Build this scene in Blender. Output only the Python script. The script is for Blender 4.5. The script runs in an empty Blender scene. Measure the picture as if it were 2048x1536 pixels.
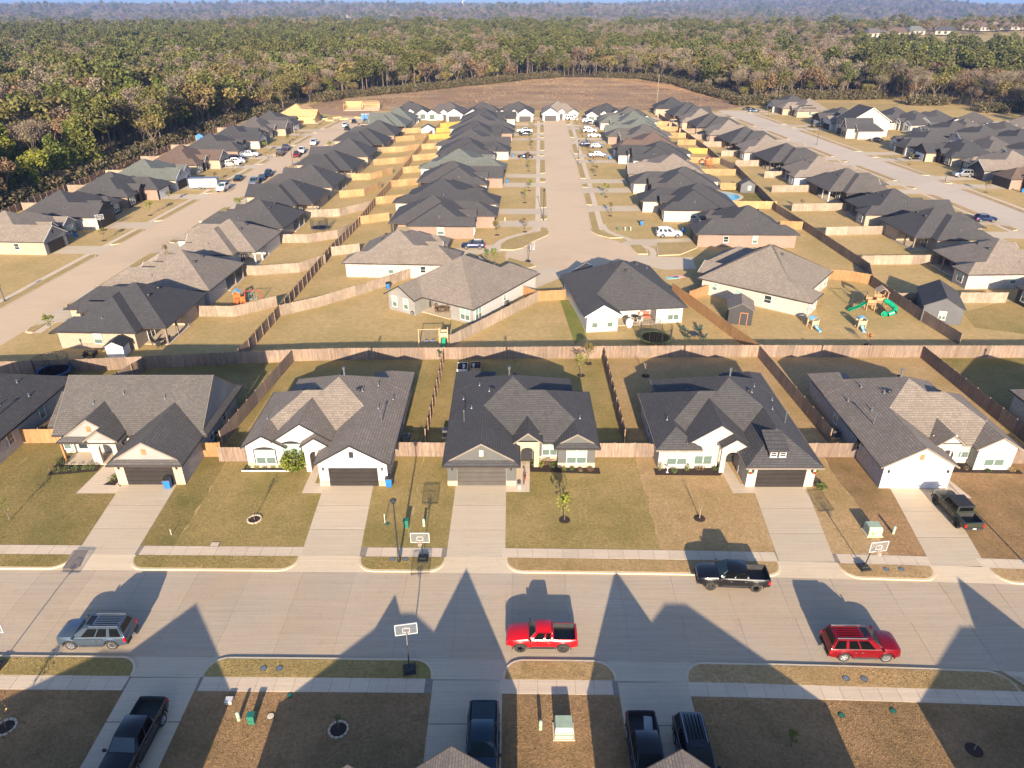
import bpy, bmesh, math, random
import numpy as np
from math import sin, cos, pi, radians, hypot, atan2, sqrt
random.seed(7)
sc = bpy.context.scene
# ------------------------------------------------------------------ camera
CAM_H, FPX, PITCH = 43.0, 1422.0, radians(28.0)
cam = bpy.data.objects.new('camera', bpy.data.cameras.new('camera'))
sc.collection.objects.link(cam)
cam.location = (0, 0, CAM_H); cam.rotation_euler = (radians(90) - PITCH, 0, 0)
cam.data.sensor_width = 36; cam.data.lens = FPX / 2048 * 36
cam.data.clip_start = .5; cam.data.clip_end = 30000
sc.camera = cam
# ------------------------------------------------------------------ sky and sun
SUN_EL, SUN_AZ = 16.8, -1.5          # shadows run away from the camera, a touch to the left
SKY_STRENGTH, SUN_STRENGTH = 0.115, 5.0
w = bpy.data.worlds.new('World'); sc.world = w; w.use_nodes = True
nt = w.node_tree; nt.nodes.clear()
wo = nt.nodes.new('ShaderNodeOutputWorld'); bg = nt.nodes.new('ShaderNodeBackground')
sky = nt.nodes.new('ShaderNodeTexSky'); sky.sky_type = 'NISHITA'; sky.sun_disc = False
sky.sun_elevation = radians(SUN_EL); sky.sun_rotation = radians(180 + SUN_AZ)
sky.altitude = 150; sky.air_density = 0.7; sky.dust_density = 1.5; sky.ozone_density = 5.0
bg.inputs['Strength'].default_value = SKY_STRENGTH
hs = nt.nodes.new('ShaderNodeHueSaturation'); hs.inputs['Saturation'].default_value = .9; nt.links.new(sky.outputs[0], hs.inputs['Color']); nt.links.new(hs.outputs[0], bg.inputs[0]); nt.links.new(bg.outputs[0], wo.inputs[0])
sun = bpy.data.objects.new('sun', bpy.data.lights.new('sun', 'SUN')); sc.collection.objects.link(sun)
sun.data.energy = SUN_STRENGTH; sun.data.angle = radians(.5); sun.data.color = (1, .83, .62)
sun.rotation_euler = (radians(90 - SUN_EL), 0, radians(-SUN_AZ)); sun.location = (0, -60, 60)
vs = sc.view_settings
vs.view_transform = 'Standard'; vs.look = 'None'; vs.gamma = 1; vs.use_curve_mapping = False
vs.exposure = 1.32
sc.render.engine = 'CYCLES'; sc.cycles.volume_bounces = 0; sc.cycles.max_bounces = 6
# ------------------------------------------------------------------ helpers
COL = sc.collection
def at(u, v, z=0.0):
    """ground (or height z) point that the photo pixel u, v (2048 x 1536) looks at"""
    dx = (u - 1024) / FPX; dy = (768 - v) / FPX
    d = (dx, cos(PITCH) + dy * sin(PITCH), -sin(PITCH) + dy * cos(PITCH))
    t = (z - CAM_H) / d[2]
    return (d[0] * t, d[1] * t)
ORD = ['first', 'second', 'third', 'fourth', 'fifth', 'sixth', 'seventh', 'eighth', 'ninth', 'tenth', 'eleventh', 'twelfth', 'thirteenth', 'fourteenth', 'fifteenth']
kids = {}
def reg(o, parent):
    if parent is not None:
        o.parent = parent; kids.setdefault(parent.name, []).append(o)
def mobj(name, mesh, parent=None, loc=(0, 0, 0), rz=0.0, sc3=None, rot=None):
    o = bpy.data.objects.new(name, mesh); COL.objects.link(o)
    o.location = loc; o.rotation_euler = rot if rot else (0, 0, rz)
    if sc3: o.scale = sc3
    reg(o, parent); return o
def tag(o, label=None, cat=None, group=None, kind=None):
    if label: o['label'] = label
    if cat: o['category'] = cat
    if group: o['group'] = group
    if kind: o['kind'] = kind
    return o
def thing(name, label, cat, loc=(0, 0, 0), rz=0.0, group=None):
    o = bpy.data.objects.new(name, None); o.empty_display_size = .3; COL.objects.link(o)
    o.location = loc; o.rotation_euler = (0, 0, rz)
    return tag(o, label, cat, group)
def dup(o, loc=None, rz=None, label=None, parent=None, mats=None):
    c = o.copy(); COL.objects.link(c); reg(c, parent)
    if parent is None and o.parent is not None: c.parent = None
    if loc is not None: c.location = loc
    if rz is not None: c.rotation_euler = (0, 0, rz)
    if label: c['label'] = label
    for k in kids.get(o.name, []): dup(k, parent=c, mats=mats)
    if mats and c.type == 'MESH':
        for s in c.material_slots:
            if s.material and s.material.name in mats:
                s.link = 'OBJECT'; s.material = mats[s.material.name]
    return c
class MB:
    """collects simple solids; build() links them as one mesh object"""
    def __init__(s): s.v = []; s.f = []; s.m = []; s.cur = 0
    def add(s, vs, fs, mi=None):
        b = len(s.v); s.v += [tuple(p) for p in vs]
        for f in fs: s.f.append(tuple(i + b for i in f)); s.m.append(s.cur if mi is None else mi)
    def box(s, x0, x1, y0, y1, z0, z1, mi=None):
        s.add([(x0, y0, z0), (x1, y0, z0), (x1, y1, z0), (x0, y1, z0), (x0, y0, z1), (x1, y0, z1), (x1, y1, z1), (x0, y1, z1)],
              [(3, 2, 1, 0), (4, 5, 6, 7), (0, 1, 5, 4), (1, 2, 6, 5), (2, 3, 7, 6), (3, 0, 4, 7)], mi)
    def obox(s, c, hx, hy, hz, rz=0, mi=None, rx=0, ry=0):
        import mathutils
        R = mathutils.Euler((rx, ry, rz)).to_matrix(); c = mathutils.Vector(c)
        vs = [c + R @ mathutils.Vector((a * hx, b * hy, d * hz)) for d in (-1, 1) for a, b in ((-1, -1), (1, -1), (1, 1), (-1, 1))]
        s.add(vs, [(3, 2, 1, 0), (4, 5, 6, 7), (0, 1, 5, 4), (1, 2, 6, 5), (2, 3, 7, 6), (3, 0, 4, 7)], mi)
    def poly(s, pts, mi=None): s.add(pts, [tuple(range(len(pts)))], mi)
    def prism(s, pts, z0, z1, mi=None, top=None):
        n = len(pts)
        if sum(pts[i][0] * pts[(i + 1) % n][1] - pts[(i + 1) % n][0] * pts[i][1] for i in range(n)) < 0: pts = pts[::-1]
        vs = [(p[0], p[1], z0) for p in pts] + [(p[0], p[1], z1) for p in pts]
        s.add(vs, [tuple(range(n - 1, -1, -1))] + [(i, (i + 1) % n, n + (i + 1) % n, n + i) for i in range(n)], mi)
        s.add(vs[n:], [tuple(range(n))], top if top is not None else mi)
    def slab(s, pts, t, mi=None):
        """planar polygon (counter-clockwise from above) thickened straight down by t"""
        n = len(pts); lo = [(p[0], p[1], p[2] - t) for p in pts]
        s.add(list(pts) + lo, [tuple(range(n)), tuple(range(2 * n - 1, n - 1, -1))] + [(i, n + i, n + (i + 1) % n, (i + 1) % n) for i in range(n)], mi)
    def tube(s, p0, p1, r0, r1=None, n=6, mi=None, cap=True):
        if r1 is None: r1 = r0
        d = [b - a for a, b in zip(p0, p1)]; L = sqrt(sum(k * k for k in d)) or 1e-6; d = [k / L for k in d]
        a = (0, 0, 1) if abs(d[2]) < .9 else (1, 0, 0)
        u = (d[1] * a[2] - d[2] * a[1], d[2] * a[0] - d[0] * a[2], d[0] * a[1] - d[1] * a[0])
        L = sqrt(sum(k * k for k in u)); u = [k / L for k in u]
        w_ = (d[1] * u[2] - d[2] * u[1], d[2] * u[0] - d[0] * u[2], d[0] * u[1] - d[1] * u[0])
        vs = []
        for P, r in ((p0, r0), (p1, r1)):
            for i in range(n):
                t = 2 * pi * i / n; vs.append(tuple(P[k] + r * (cos(t) * u[k] + sin(t) * w_[k]) for k in range(3)))
        fs = [(i, (i + 1) % n, n + (i + 1) % n, n + i) for i in range(n)]
        if cap: fs += [tuple(range(n - 1, -1, -1)), tuple(range(n, 2 * n))]
        s.add(vs, fs, mi)
    def lathe(s, prof, n=12, c=(0, 0, 0), axis='z', mi=None, cap=True):
        vs = []
        for r, h in prof:
            for i in range(n):
                t = 2 * pi * i / n
                if axis == 'z': vs.append((c[0] + r * cos(t), c[1] + r * sin(t), c[2] + h))
                else: vs.append((c[0] + r * cos(t), c[1] + h, c[2] + r * sin(t)))
        fs = []
        for j in range(len(prof) - 1):
            for i in range(n):
                a, b = j * n + i, j * n + (i + 1) % n; fs.append((a, b, b + n, a + n) if axis == 'z' else (b, a, a + n, b + n))
        s.add(vs, fs, mi)
        m = len(prof) - 1
        if not cap: return
        if prof[0][0] > 1e-4: s.add(vs[:n], [tuple(range(n - 1, -1, -1))], mi)
        if prof[-1][0] > 1e-4: s.add(vs[m * n:], [tuple(range(n))], mi)
    def mesh(s, name, mats, smooth=None, flip=False):
        vs = [(-x, y, z) for x, y, z in s.v] if flip else s.v
        fs = [f[::-1] for f in s.f] if flip else s.f
        me = bpy.data.meshes.new(name); me.from_pydata(vs, [], fs)
        for m_ in (mats if isinstance(mats, (list, tuple)) else [mats]): me.materials.append(m_)
        if any(s.m): me.polygons.foreach_set('material_index', s.m)
        if smooth is not None:
            me.polygons.foreach_set('use_smooth', [True] * len(fs))
            me.set_sharp_from_angle(angle=radians(smooth))
        me.update(); return me
    def build(s, name, mats, parent=None, smooth=None, flip=False, loc=(0, 0, 0), rz=0):
        return mobj(name, s.mesh(name, mats, smooth, flip), parent, loc, rz)
# ------------------------------------------------------------------ materials
def _nodes(name):
    m = bpy.data.materials.new(name); m.use_nodes = True
    n = m.node_tree.nodes; return m, n, m.node_tree.links, n['Principled BSDF']
def _mix(n, l, a, b, f, mode='MIX'):
    x = n.new('ShaderNodeMix'); x.data_type = 'RGBA'; x.blend_type = mode
    for s_, v_ in ((x.inputs[0], f), (x.inputs[6], a), (x.inputs[7], b)):
        if isinstance(v_, (int, float)): s_.default_value = v_
        elif isinstance(v_, tuple): s_.default_value = v_ + ((1,) if len(v_) == 3 else ())
        else: l.new(v_, s_)
    return x.outputs[2]
def _math(n, l, op, a, b=None, c=None):
    x = n.new('ShaderNodeMath'); x.operation = op
    for i, v_ in enumerate((a, b, c)):
        if v_ is None: continue
        if isinstance(v_, (int, float)): x.inputs[i].default_value = v_
        else: l.new(v_, x.inputs[i])
    return x.outputs[0]
def _ramp(n, l, f, p0, p1):
    x = n.new('ShaderNodeMapRange'); l.new(f, x.inputs[0]); x.inputs[1].default_value = p0; x.inputs[2].default_value = p1
    return x.outputs[0]
def _noise(n, l, vec, scale, detail=3, rough=.55):
    x = n.new('ShaderNodeTexNoise'); l.new(vec, x.inputs['Vector']); x.inputs['Scale'].default_value = scale
    x.inputs['Detail'].default_value = detail; x.inputs['Roughness'].default_value = rough
    return x.outputs['Fac']
def _coord(n, kind='Object'): return n.new('ShaderNodeTexCoord').outputs[kind]
def _pos(n): return n.new('ShaderNodeNewGeometry').outputs['Position']
def _bump(n, l, b, h, dist, strength=1):
    x = n.new('ShaderNodeBump'); l.new(h, x.inputs['Height']); x.inputs['Distance'].default_value = dist
    x.inputs['Strength'].default_value = strength; l.new(x.outputs[0], b.inputs['Normal'])
def M(name, c1, c2=None, scale=1.5, fine=None, fine_amt=.25, rough=.8, metal=0, bump=0, world=True, rand=0, spec=None, stretch=None, lo=.35, hi=.65):
    m, n, l, b = _nodes(name)
    b.inputs['Roughness'].default_value = rough; b.inputs['Metallic'].default_value = metal
    if spec is not None: b.inputs['Specular IOR Level'].default_value = spec
    if c2 is None: c2 = tuple(min(1, k * .82) for k in c1)
    vec = _pos(n) if world else _coord(n)
    if stretch:
        mp = n.new('ShaderNodeMapping'); l.new(vec, mp.inputs[0]); mp.inputs['Scale'].default_value = stretch; vec = mp.outputs[0]
    f = _ramp(n, l, _noise(n, l, vec, scale), lo, hi)
    c = _mix(n, l, c1, c2, f)
    if fine:
        g = _ramp(n, l, _noise(n, l, vec, fine, 2), .3, .7)
        c = _mix(n, l, c, (0.0, 0.0, 0.0), _math(n, l, 'MULTIPLY', g, fine_amt))
        if bump: _bump(n, l, b, g, bump)
    if rand:
        oi = n.new('ShaderNodeObjectInfo')
        v = _math(n, l, 'ADD', _math(n, l, 'MULTIPLY', oi.outputs['Random'], rand), 1 - rand / 2)
        x = n.new('ShaderNodeHueSaturation'); l.new(c, x.inputs['Color']); l.new(v, x.inputs['Value']); c = x.outputs[0]
    l.new(c, b.inputs['Base Color']); return m
def _tri(n, l):
    """object-space coords along a wall or roof plane: u runs along it, v is height"""
    tc = n.new('ShaderNodeTexCoord'); sp = n.new('ShaderNodeSeparateXYZ'); l.new(tc.outputs['Object'], sp.inputs[0])
    sn = n.new('ShaderNodeSeparateXYZ'); l.new(tc.outputs['Normal'], sn.inputs[0])
    k = _math(n, l, 'GREATER_THAN', _math(n, l, 'ABSOLUTE', sn.outputs[0]), _math(n, l, 'ABSOLUTE', sn.outputs[1]))
    u = _math(n, l, 'ADD', _math(n, l, 'MULTIPLY', sp.outputs[0], _math(n, l, 'SUBTRACT', 1, k)), _math(n, l, 'MULTIPLY', sp.outputs[1], k))
    cb = n.new('ShaderNodeCombineXYZ'); l.new(u, cb.inputs[0]); l.new(sp.outputs[2], cb.inputs[1]); return cb.outputs[0], tc.outputs['Object']
def BR(name, a, b_, mortar, bw=.3, bh=.1, ms=.012, rough=.85, bump=.004, blotch=None, bf=.5, bs=3.0, off=.5):
    m, n, l, b = _nodes(name); vec, ob = _tri(n, l)
    x = n.new('ShaderNodeTexBrick'); l.new(vec, x.inputs['Vector'])
    for k, c in (('Color1', a), ('Color2', b_), ('Mortar', mortar)): x.inputs[k].default_value = c + (1,)
    x.inputs['Scale'].default_value = 1; x.inputs['Mortar Size'].default_value = ms; x.inputs['Brick Width'].default_value = bw
    x.inputs['Row Height'].default_value = bh; x.offset = off
    c = x.outputs[0]
    if blotch:
        g = _ramp(n, l, _noise(n, l, ob, bs, 4, .65), .45, .62); c = _mix(n, l, c, blotch, _math(n, l, 'MULTIPLY', g, bf))
    g2 = _ramp(n, l, _noise(n, l, ob, .25, 3), .3, .7); c = _mix(n, l, c, (0, 0, 0), _math(n, l, 'MULTIPLY', g2, .12))
    b.inputs['Roughness'].default_value = rough; l.new(c, b.inputs['Base Color'])
    _bump(n, l, b, _math(n, l, 'SUBTRACT', 1, x.outputs[1]), bump); return m
def ROOF(name, c, v=.22):
    k = lambda f: tuple(q * f for q in c)
    return BR(name, k(1 + v), k(1 - v * .55), k(.5), .33, .145, .015, .93, .012, blotch=k(.75), bf=.45, bs=.8)
def GLASS(name, c, rough=.04):
    m, n, l, b = _nodes(name); f = _noise(n, l, _coord(n), .8)
    l.new(_mix(n, l, c, tuple(q * .6 for q in c), f), b.inputs['Base Color']); b.inputs['Roughness'].default_value = rough
    b.inputs['IOR'].default_value = 1.55; return m
def PAINT(name, c, metal=.3, rough=.28):
    m, n, l, b = _nodes(name); f = _noise(n, l, _coord(n), 40, 2)
    l.new(_mix(n, l, c, tuple(q * .82 for q in c), f), b.inputs['Base Color']); b.inputs['Metallic'].default_value = metal
    b.inputs['Roughness'].default_value = rough; b.inputs['Coat Weight'].default_value = .35; b.inputs['Coat Roughness'].default_value = .08; return m
def GRASS(name, a, b_, dry, dryamt=.5, stripe=0):
    m, n, l, b = _nodes(name); p = _pos(n)
    c = _mix(n, l, a, b_, _ramp(n, l, _noise(n, l, p, .22, 5, .6), .38, .62))
    d = _ramp(n, l, _noise(n, l, p, .09, 4, .6), .42, .66)
    c = _mix(n, l, c, dry, _math(n, l, 'MULTIPLY', d, dryamt))
    e = _ramp(n, l, _noise(n, l, p, 1.6, 4, .7), .35, .7); c = _mix(n, l, c, tuple(q * .55 for q in dry), _math(n, l, 'MULTIPLY', e, .38))
    g = _ramp(n, l, _noise(n, l, p, 3.6, 6, .78), .4, .6); c = _mix(n, l, c, tuple(q * .3 for q in a), _math(n, l, 'MULTIPLY', g, .45)); g4 = _ramp(n, l, _noise(n, l, p, .7, 5, .7), .5, .7); c = _mix(n, l, c, tuple(q * .6 for q in b_), _math(n, l, 'MULTIPLY', g4, .35))
    if stripe:
        wv = n.new('ShaderNodeTexWave'); l.new(p, wv.inputs['Vector']); wv.inputs['Scale'].default_value = .35; wv.bands_direction = 'Y'; wv.inputs['Distortion'].default_value = 1.5
        wv.inputs['Detail'].default_value = 3
        c = _mix(n, l, c, tuple(q * 1.35 for q in dry), _math(n, l, 'MULTIPLY', wv.outputs['Fac'], stripe))
    l.new(c, b.inputs['Base Color']); b.inputs['Roughness'].default_value = .95; b.inputs['Specular IOR Level'].default_value = .1
    _bump(n, l, b, _noise(n, l, p, 11, 3, .7), .06); return m
def CONC(name, c, warm=(.42, .26, .14), wf=.35, rand=.08):
    m, n, l, b = _nodes(name); p = _pos(n)
    f = _ramp(n, l, _noise(n, l, p, .18, 5, .6), .35, .7)
    q = _mix(n, l, c, warm, _math(n, l, 'MULTIPLY', f, wf))
    mp = n.new('ShaderNodeMapping'); l.new(p, mp.inputs[0]); mp.inputs['Scale'].default_value = (.1, 3.6, 1)
    g = _ramp(n, l, _noise(n, l, mp.outputs[0], 1.6, 3, .6), .35, .7); q = _mix(n, l, q, tuple(k * .65 for k in c), _math(n, l, 'MULTIPLY', g, .42))
    s_ = _ramp(n, l, _noise(n, l, p, 1.1, 5, .7), .55, .75); q = _mix(n, l, q, tuple(k * .5 for k in c), _math(n, l, 'MULTIPLY', s_, .25)); s5 = _ramp(n, l, _noise(n, l, p, .06, 3, .5), .5, .75); q = _mix(n, l, q, tuple(k * .62 for k in c), _math(n, l, 'MULTIPLY', s5, .35))
    e = _ramp(n, l, _noise(n, l, p, 14, 2), .35, .65); q = _mix(n, l, q, (0, 0, 0), _math(n, l, 'MULTIPLY', e, .1))
    oi = n.new('ShaderNodeObjectInfo'); v = _math(n, l, 'ADD', _math(n, l, 'MULTIPLY', oi.outputs['Random'], rand), 1 - rand / 2)
    x = n.new('ShaderNodeHueSaturation'); l.new(q, x.inputs['Color']); l.new(v, x.inputs['Value'])
    l.new(x.outputs[0], b.inputs['Base Color']); b.inputs['Roughness'].default_value = .85; _bump(n, l, b, e, .004); return m
def FENCE(name, a, b_, streak, rand=.35):
    m, n, l, b = _nodes(name); tc = _coord(n); sp = n.new('ShaderNodeSeparateXYZ'); l.new(tc, sp.inputs[0])
    k = _math(n, l, 'FLOOR', _math(n, l, 'DIVIDE', sp.outputs[0], .1435))
    oi = n.new('ShaderNodeObjectInfo'); wn = n.new('ShaderNodeTexWhiteNoise'); wn.noise_dimensions = '2D'
    cb = n.new('ShaderNodeCombineXYZ'); l.new(k, cb.inputs[0]); l.new(_math(n, l, 'MULTIPLY', oi.outputs['Random'], 91.7), cb.inputs[1]); l.new(cb.outputs[0], wn.inputs['Vector'])
    c = _mix(n, l, a, b_, wn.outputs['Value'])
    p = _pos(n); f = _ramp(n, l, _noise(n, l, p, .5, 4, .65), .4, .65); c = _mix(n, l, c, streak, _math(n, l, 'MULTIPLY', f, .55))
    mp = n.new('ShaderNodeMapping'); l.new(p, mp.inputs[0]); mp.inputs['Scale'].default_value = (9, 9, .8)
    g = _ramp(n, l, _noise(n, l, mp.outputs[0], 1.2, 3), .35, .65); c = _mix(n, l, c, (0, 0, 0), _math(n, l, 'MULTIPLY', g, .35))
    v = _math(n, l, 'ADD', _math(n, l, 'MULTIPLY', oi.outputs['Random'], rand), 1 - rand / 2)
    x = n.new('ShaderNodeHueSaturation'); l.new(c, x.inputs['Color']); l.new(v, x.inputs['Value'])
    l.new(x.outputs[0], b.inputs['Base Color']); b.inputs['Roughness'].default_value = .9; return m
def LEAF(name, a, b_, rand=.35, hrand=.02):
    m, n, l, b = _nodes(name); p = _pos(n)
    c = _mix(n, l, a, b_, _ramp(n, l, _noise(n, l, p, .5, 4, .6), .35, .65))
    oi = n.new('ShaderNodeObjectInfo'); v = _math(n, l, 'ADD', _math(n, l, 'MULTIPLY', oi.outputs['Random'], rand), 1 - rand / 2)
    wn = n.new('ShaderNodeTexWhiteNoise'); wn.noise_dimensions = '1D'; l.new(oi.outputs['Random'], wn.inputs['W'])
    h = _math(n, l, 'ADD', _math(n, l, 'MULTIPLY', wn.outputs['Value'], hrand * 2), .5 - hrand)
    x = n.new('ShaderNodeHueSaturation'); l.new(c, x.inputs['Color']); l.new(v, x.inputs['Value']); l.new(h, x.inputs['Hue'])
    l.new(x.outputs[0], b.inputs['Base Color']); b.inputs['Roughness'].default_value = .75; b.inputs['Specular IOR Level'].default_value = .25
    b.inputs['Subsurface Weight'].default_value = 0; return m
m_roofs = {'char': ROOF('charcoal_shingle', (.066, .063, .064)), 'grey': ROOF('weathered_grey_shingle', (.1, .09, .083)),
           'tan': ROOF('taupe_shingle', (.225, .187, .152)), 'brown': ROOF('brown_shingle', (.13, .088, .068)),
           'green': ROOF('sage_grey_shingle', (.125, .135, .118)), 'dark': ROOF('near_black_shingle', (.05, .049, .053))}
m_walls = {'white': BR('whitewashed_brick', (.47, .43, .38), (.38, .335, .285), (.45, .42, .38), .3, .1, .012, blotch=(.25, .2, .18), bf=.42, bs=3.5),
           'cream': BR('cream_brick', (.37, .295, .21), (.3, .23, .165), (.35, .29, .22), .24, .08),
           'rose': BR('rose_brick', (.27, .18, .135), (.21, .135, .1), (.29, .24, .2), .24, .08, blotch=(.2, .13, .1), bf=.4),
           'stone': BR('pale_stone', (.42, .34, .25), (.34, .27, .19), (.43, .36, .28), .5, .22, .02, bump=.01, blotch=(.36, .28, .2), bf=.35),
           'siding': M('white_board_siding', (.46, .447, .425), (.42, .407, .385), .4, rough=.6, world=False, fine=3, fine_amt=.06),
           'grey': M('pale_grey_siding', (.25, .24, .22), (.21, .2, .185), .4, rough=.6, world=False, fine=3, fine_amt=.08),
           'sage': M('blue_grey_siding', (.09, .09, .085), (.078, .078, .074), .4, rough=.6, world=False, fine=3, fine_amt=.08),
           'black': M('charcoal_siding', (.03, .03, .032), (.024, .024, .026), .4, rough=.6, world=False, fine=3, fine_amt=.1)}
m_white = M('white_trim', (.58, .565, .54), (.52, .5, .47), 1, rough=.5)
m_black = M('black_trim', (.02, .02, .022), (.015, .015, .016), 1, rough=.5)
m_brownt = M('bronze_gutter', (.05, .04, .035), (.04, .032, .028), 1, rough=.45)
m_tantrim = M('taupe_trim', (.19, .155, .12), (.16, .13, .1), 1, rough=.6)
m_cedar = M('cedar_stain', (.34, .16, .06), (.25, .11, .04), 3, rough=.7)
m_blind = GLASS('window_with_pale_blinds', (.3, .42, .37), .12)
m_sash = GLASS('window_half_lit_glass', (.12, .17, .145), .06)
m_dglass = GLASS('window_dark_glass', (.03, .04, .045))
m_gblack = M('dark_garage_door_paint', (.022, .018, .017), (.017, .014, .013), 1, rough=.45)
m_ggrey = M('grey_garage_door_paint', (.075, .066, .058), (.062, .055, .048), 1, rough=.45)
m_gwhite = M('white_garage_door_paint', (.66, .65, .63), (.6, .59, .575), 1, rough=.4)
m_metal = M('galvanised_metal', (.36, .37, .39), (.28, .29, .31), 2, rough=.35, metal=.8)
m_street = CONC('tined_street_concrete', (.47, .385, .285), (.53, .37, .215), .55)
m_street2 = CONC('tan_street_concrete', (.62, .47, .31), (.64, .45, .27), .5, 0)
m_street3 = CONC('grey_street_concrete', (.58, .48, .37), (.58, .45, .32), .3, 0)
m_drive = CONC('driveway_concrete', (.58, .48, .345), (.6, .42, .25), .35)
m_walk = CONC('sidewalk_concrete', (.64, .52, .38), (.64, .47, .31), .35, .1)
m_kerb = CONC('kerb_concrete', (.66, .55, .38), (.66, .46, .26), .5)
m_patch = CONC('dark_concrete_patch', (.3, .24, .19), (.3, .22, .16), .4)
g_green = GRASS('green_lawn', (.29, .225, .08), (.2, .18, .055), (.47, .33, .14), .65)
g_olive = GRASS('olive_lawn', (.4, .295, .11), (.29, .235, .075), (.53, .375, .165), .7)
g_tan = GRASS('tan_lawn', (.52, .345, .165), (.42, .295, .12), (.62, .42, .22), .7)
g_brown = GRASS('dormant_brown_lawn', (.38, .235, .115), (.25, .17, .075), (.54, .33, .165), .65)
g_gold = GRASS('gold_lawn', (.46, .335, .145), (.38, .29, .115), (.52, .37, .18), .6, .15)
m_mulch = M('dark_mulch', (.035, .022, .016), (.06, .03, .02), 3, fine=12, fine_amt=.5, rough=.95, bump=.03)
m_dirt = M('bare_red_dirt', (.4, .24, .14), (.32, .19, .11), .6, fine=4, fine_amt=.3, rough=.95)
m_fw = FENCE('weathered_cedar_pickets', (.22, .145, .1), (.31, .225, .165), (.17, .14, .125))
m_fg = FENCE('new_golden_pickets', (.38, .245, .11), (.44, .295, .145), (.3, .17, .08), .3)
m_fy = FENCE('bright_yellow_pickets', (.5, .31, .06), (.55, .36, .09), (.42, .25, .06), .1)
m_fp = FENCE('sun_bleached_pickets', (.31, .24, .175), (.38, .305, .23), (.24, .17, .125))
m_fo = FENCE('orange_cedar_pickets', (.36, .18, .075), (.4, .23, .1), (.3, .16, .07), .15)
m_post = M('fence_post_wood', (.3, .2, .12), (.24, .15, .09), 2, rough=.85)
m_tyre = M('tyre_rubber', (.02, .019, .018), (.035, .03, .026), 5, rough=.85)
m_rim = M('alloy_rim', (.5, .5, .5), (.38, .38, .4), 5, rough=.3, metal=.3)
m_rimb = M('black_rim', (.03, .03, .03), (.12, .12, .12), 9, rough=.3, metal=.5)
m_plas = M('black_plastic', (.02, .02, .02), (.03, .03, .03), 3, rough=.6)
m_cglass = GLASS('car_glass', (.012, .014, .016), .03)
m_wglass = GLASS('windscreen_glass', (.05, .09, .1), .03)
m_tail = M('red_lamp_lens', (.5, .01, .01), (.35, .01, .01), 4, rough=.15)
m_head = M('clear_lamp_lens', (.7, .7, .68), (.5, .5, .5), 6, rough=.1)
m_paint = PAINT('car_paint', (.5, .5, .5))
paints = {k: PAINT('car_paint_' + k, c, mt) for k, (c, mt) in {'red': ((.58, .006, .012), .1), 'crimson': ((.2, .003, .01), .3), 'slate': ((.085, .12, .165), .5),
          'black': ((.006, .006, .008), .1), 'navy': ((.01, .02, .07), .35), 'white': ((.75, .75, .74), 0), 'silver': ((.42, .43, .45), .8), 'olive': ((.05, .055, .04), .3), 'teal': ((.015, .04, .055), .3)}.items()}
m_bin = M('blue_bin_plastic', (.02, .16, .42), (.015, .12, .34), 2, rough=.45)
m_gpl = M('green_plastic', (.01, .32, .16), (.01, .26, .13), 2, rough=.35)
m_util = M('pale_green_utility_metal', (.34, .42, .3), (.28, .36, .26), 3, rough=.5)
m_utild = M('dark_green_utility_metal', (.02, .16, .11), (.015, .12, .08), 3, rough=.5)
m_lamp = M('lamp_post_paint', (.02, .02, .022), (.03, .03, .03), 2, rough=.45)
m_joint = M('slab_joint_filler', (.26, .215, .17), (.2, .17, .135), 3)
m_bark = M('tree_bark', (.2, .15, .11), (.13, .1, .075), 3, fine=10, fine_amt=.4, rough=.95)
m_barkp = M('pale_bare_bark', (.33, .27, .2), (.22, .18, .135), 1, fine=6, fine_amt=.35, rough=.95, rand=.3)
lf = {'pine': LEAF('pine_needles', (.125, .12, .03), (.055, .064, .019), .4), 'cedar': LEAF('cedar_foliage', (.15, .155, .03), (.05, .07, .018), .4),
      'oak': LEAF('olive_oak_leaves', (.19, .15, .05), (.11, .1, .035)), 'rust': LEAF('rust_leaves', (.185, .12, .062), (.125, .085, .045), .35, .01),
      'twig': LEAF('bare_twigs', (.23, .18, .125), (.15, .118, .08), .4), 'lime': LEAF('yellow_green_leaves', (.2, .2, .03), (.1, .13, .02)),
      'gold': LEAF('golden_leaves', (.4, .25, .1), (.3, .17, .07)), 'scrub': LEAF('brushy_undergrowth', (.13, .1, .05), (.075, .07, .035), .4), 'shrub': LEAF('shrub_leaves', (.11, .14, .035), (.05, .075, .02))}
# ------------------------------------------------------------------ terrain
def yc(x):
    x = max(-70, min(62, x)); return 41.78 - .0105 * x - .0005 * max(0, x) ** 2
def sm(a, b, t):
    t = max(0, min(1, (t - a) / (b - a))); return t * t * (3 - 2 * t)
def tz(x, y):
    d = hypot(x, y)
    if d < 560: return 0.0
    z = 5 * sm(560, 1050, d) - 26 * sm(1250, 1900, d) + 44 * sm(2300, 6200, d)
    n = sin(x * .0021 + 1.3) * cos(y * .0017 + .4) + .6 * sin(x * .0047 - y * .0031) + .4 * sin(y * .0083 + x * .0029 + 2)
    z += n * 13 * sm(1100, 3000, d) * (1 - .35 * sm(4500, 6500, d))
    z += 12 * math.exp(-((x - 820) / 330) ** 2 - ((y - 1010) / 210) ** 2)
    z += 48 * math.exp(-(((x - 2150) / 620) ** 4) - ((y - 5200) / 700) ** 2) + 14 * math.exp(-((x - 1300) / 700) ** 2 - ((y - 5600) / 600) ** 2)
    z += 8 * math.exp(-((x + 300) / 500) ** 2 - ((y - 5300) / 600) ** 2)
    return z
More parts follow.
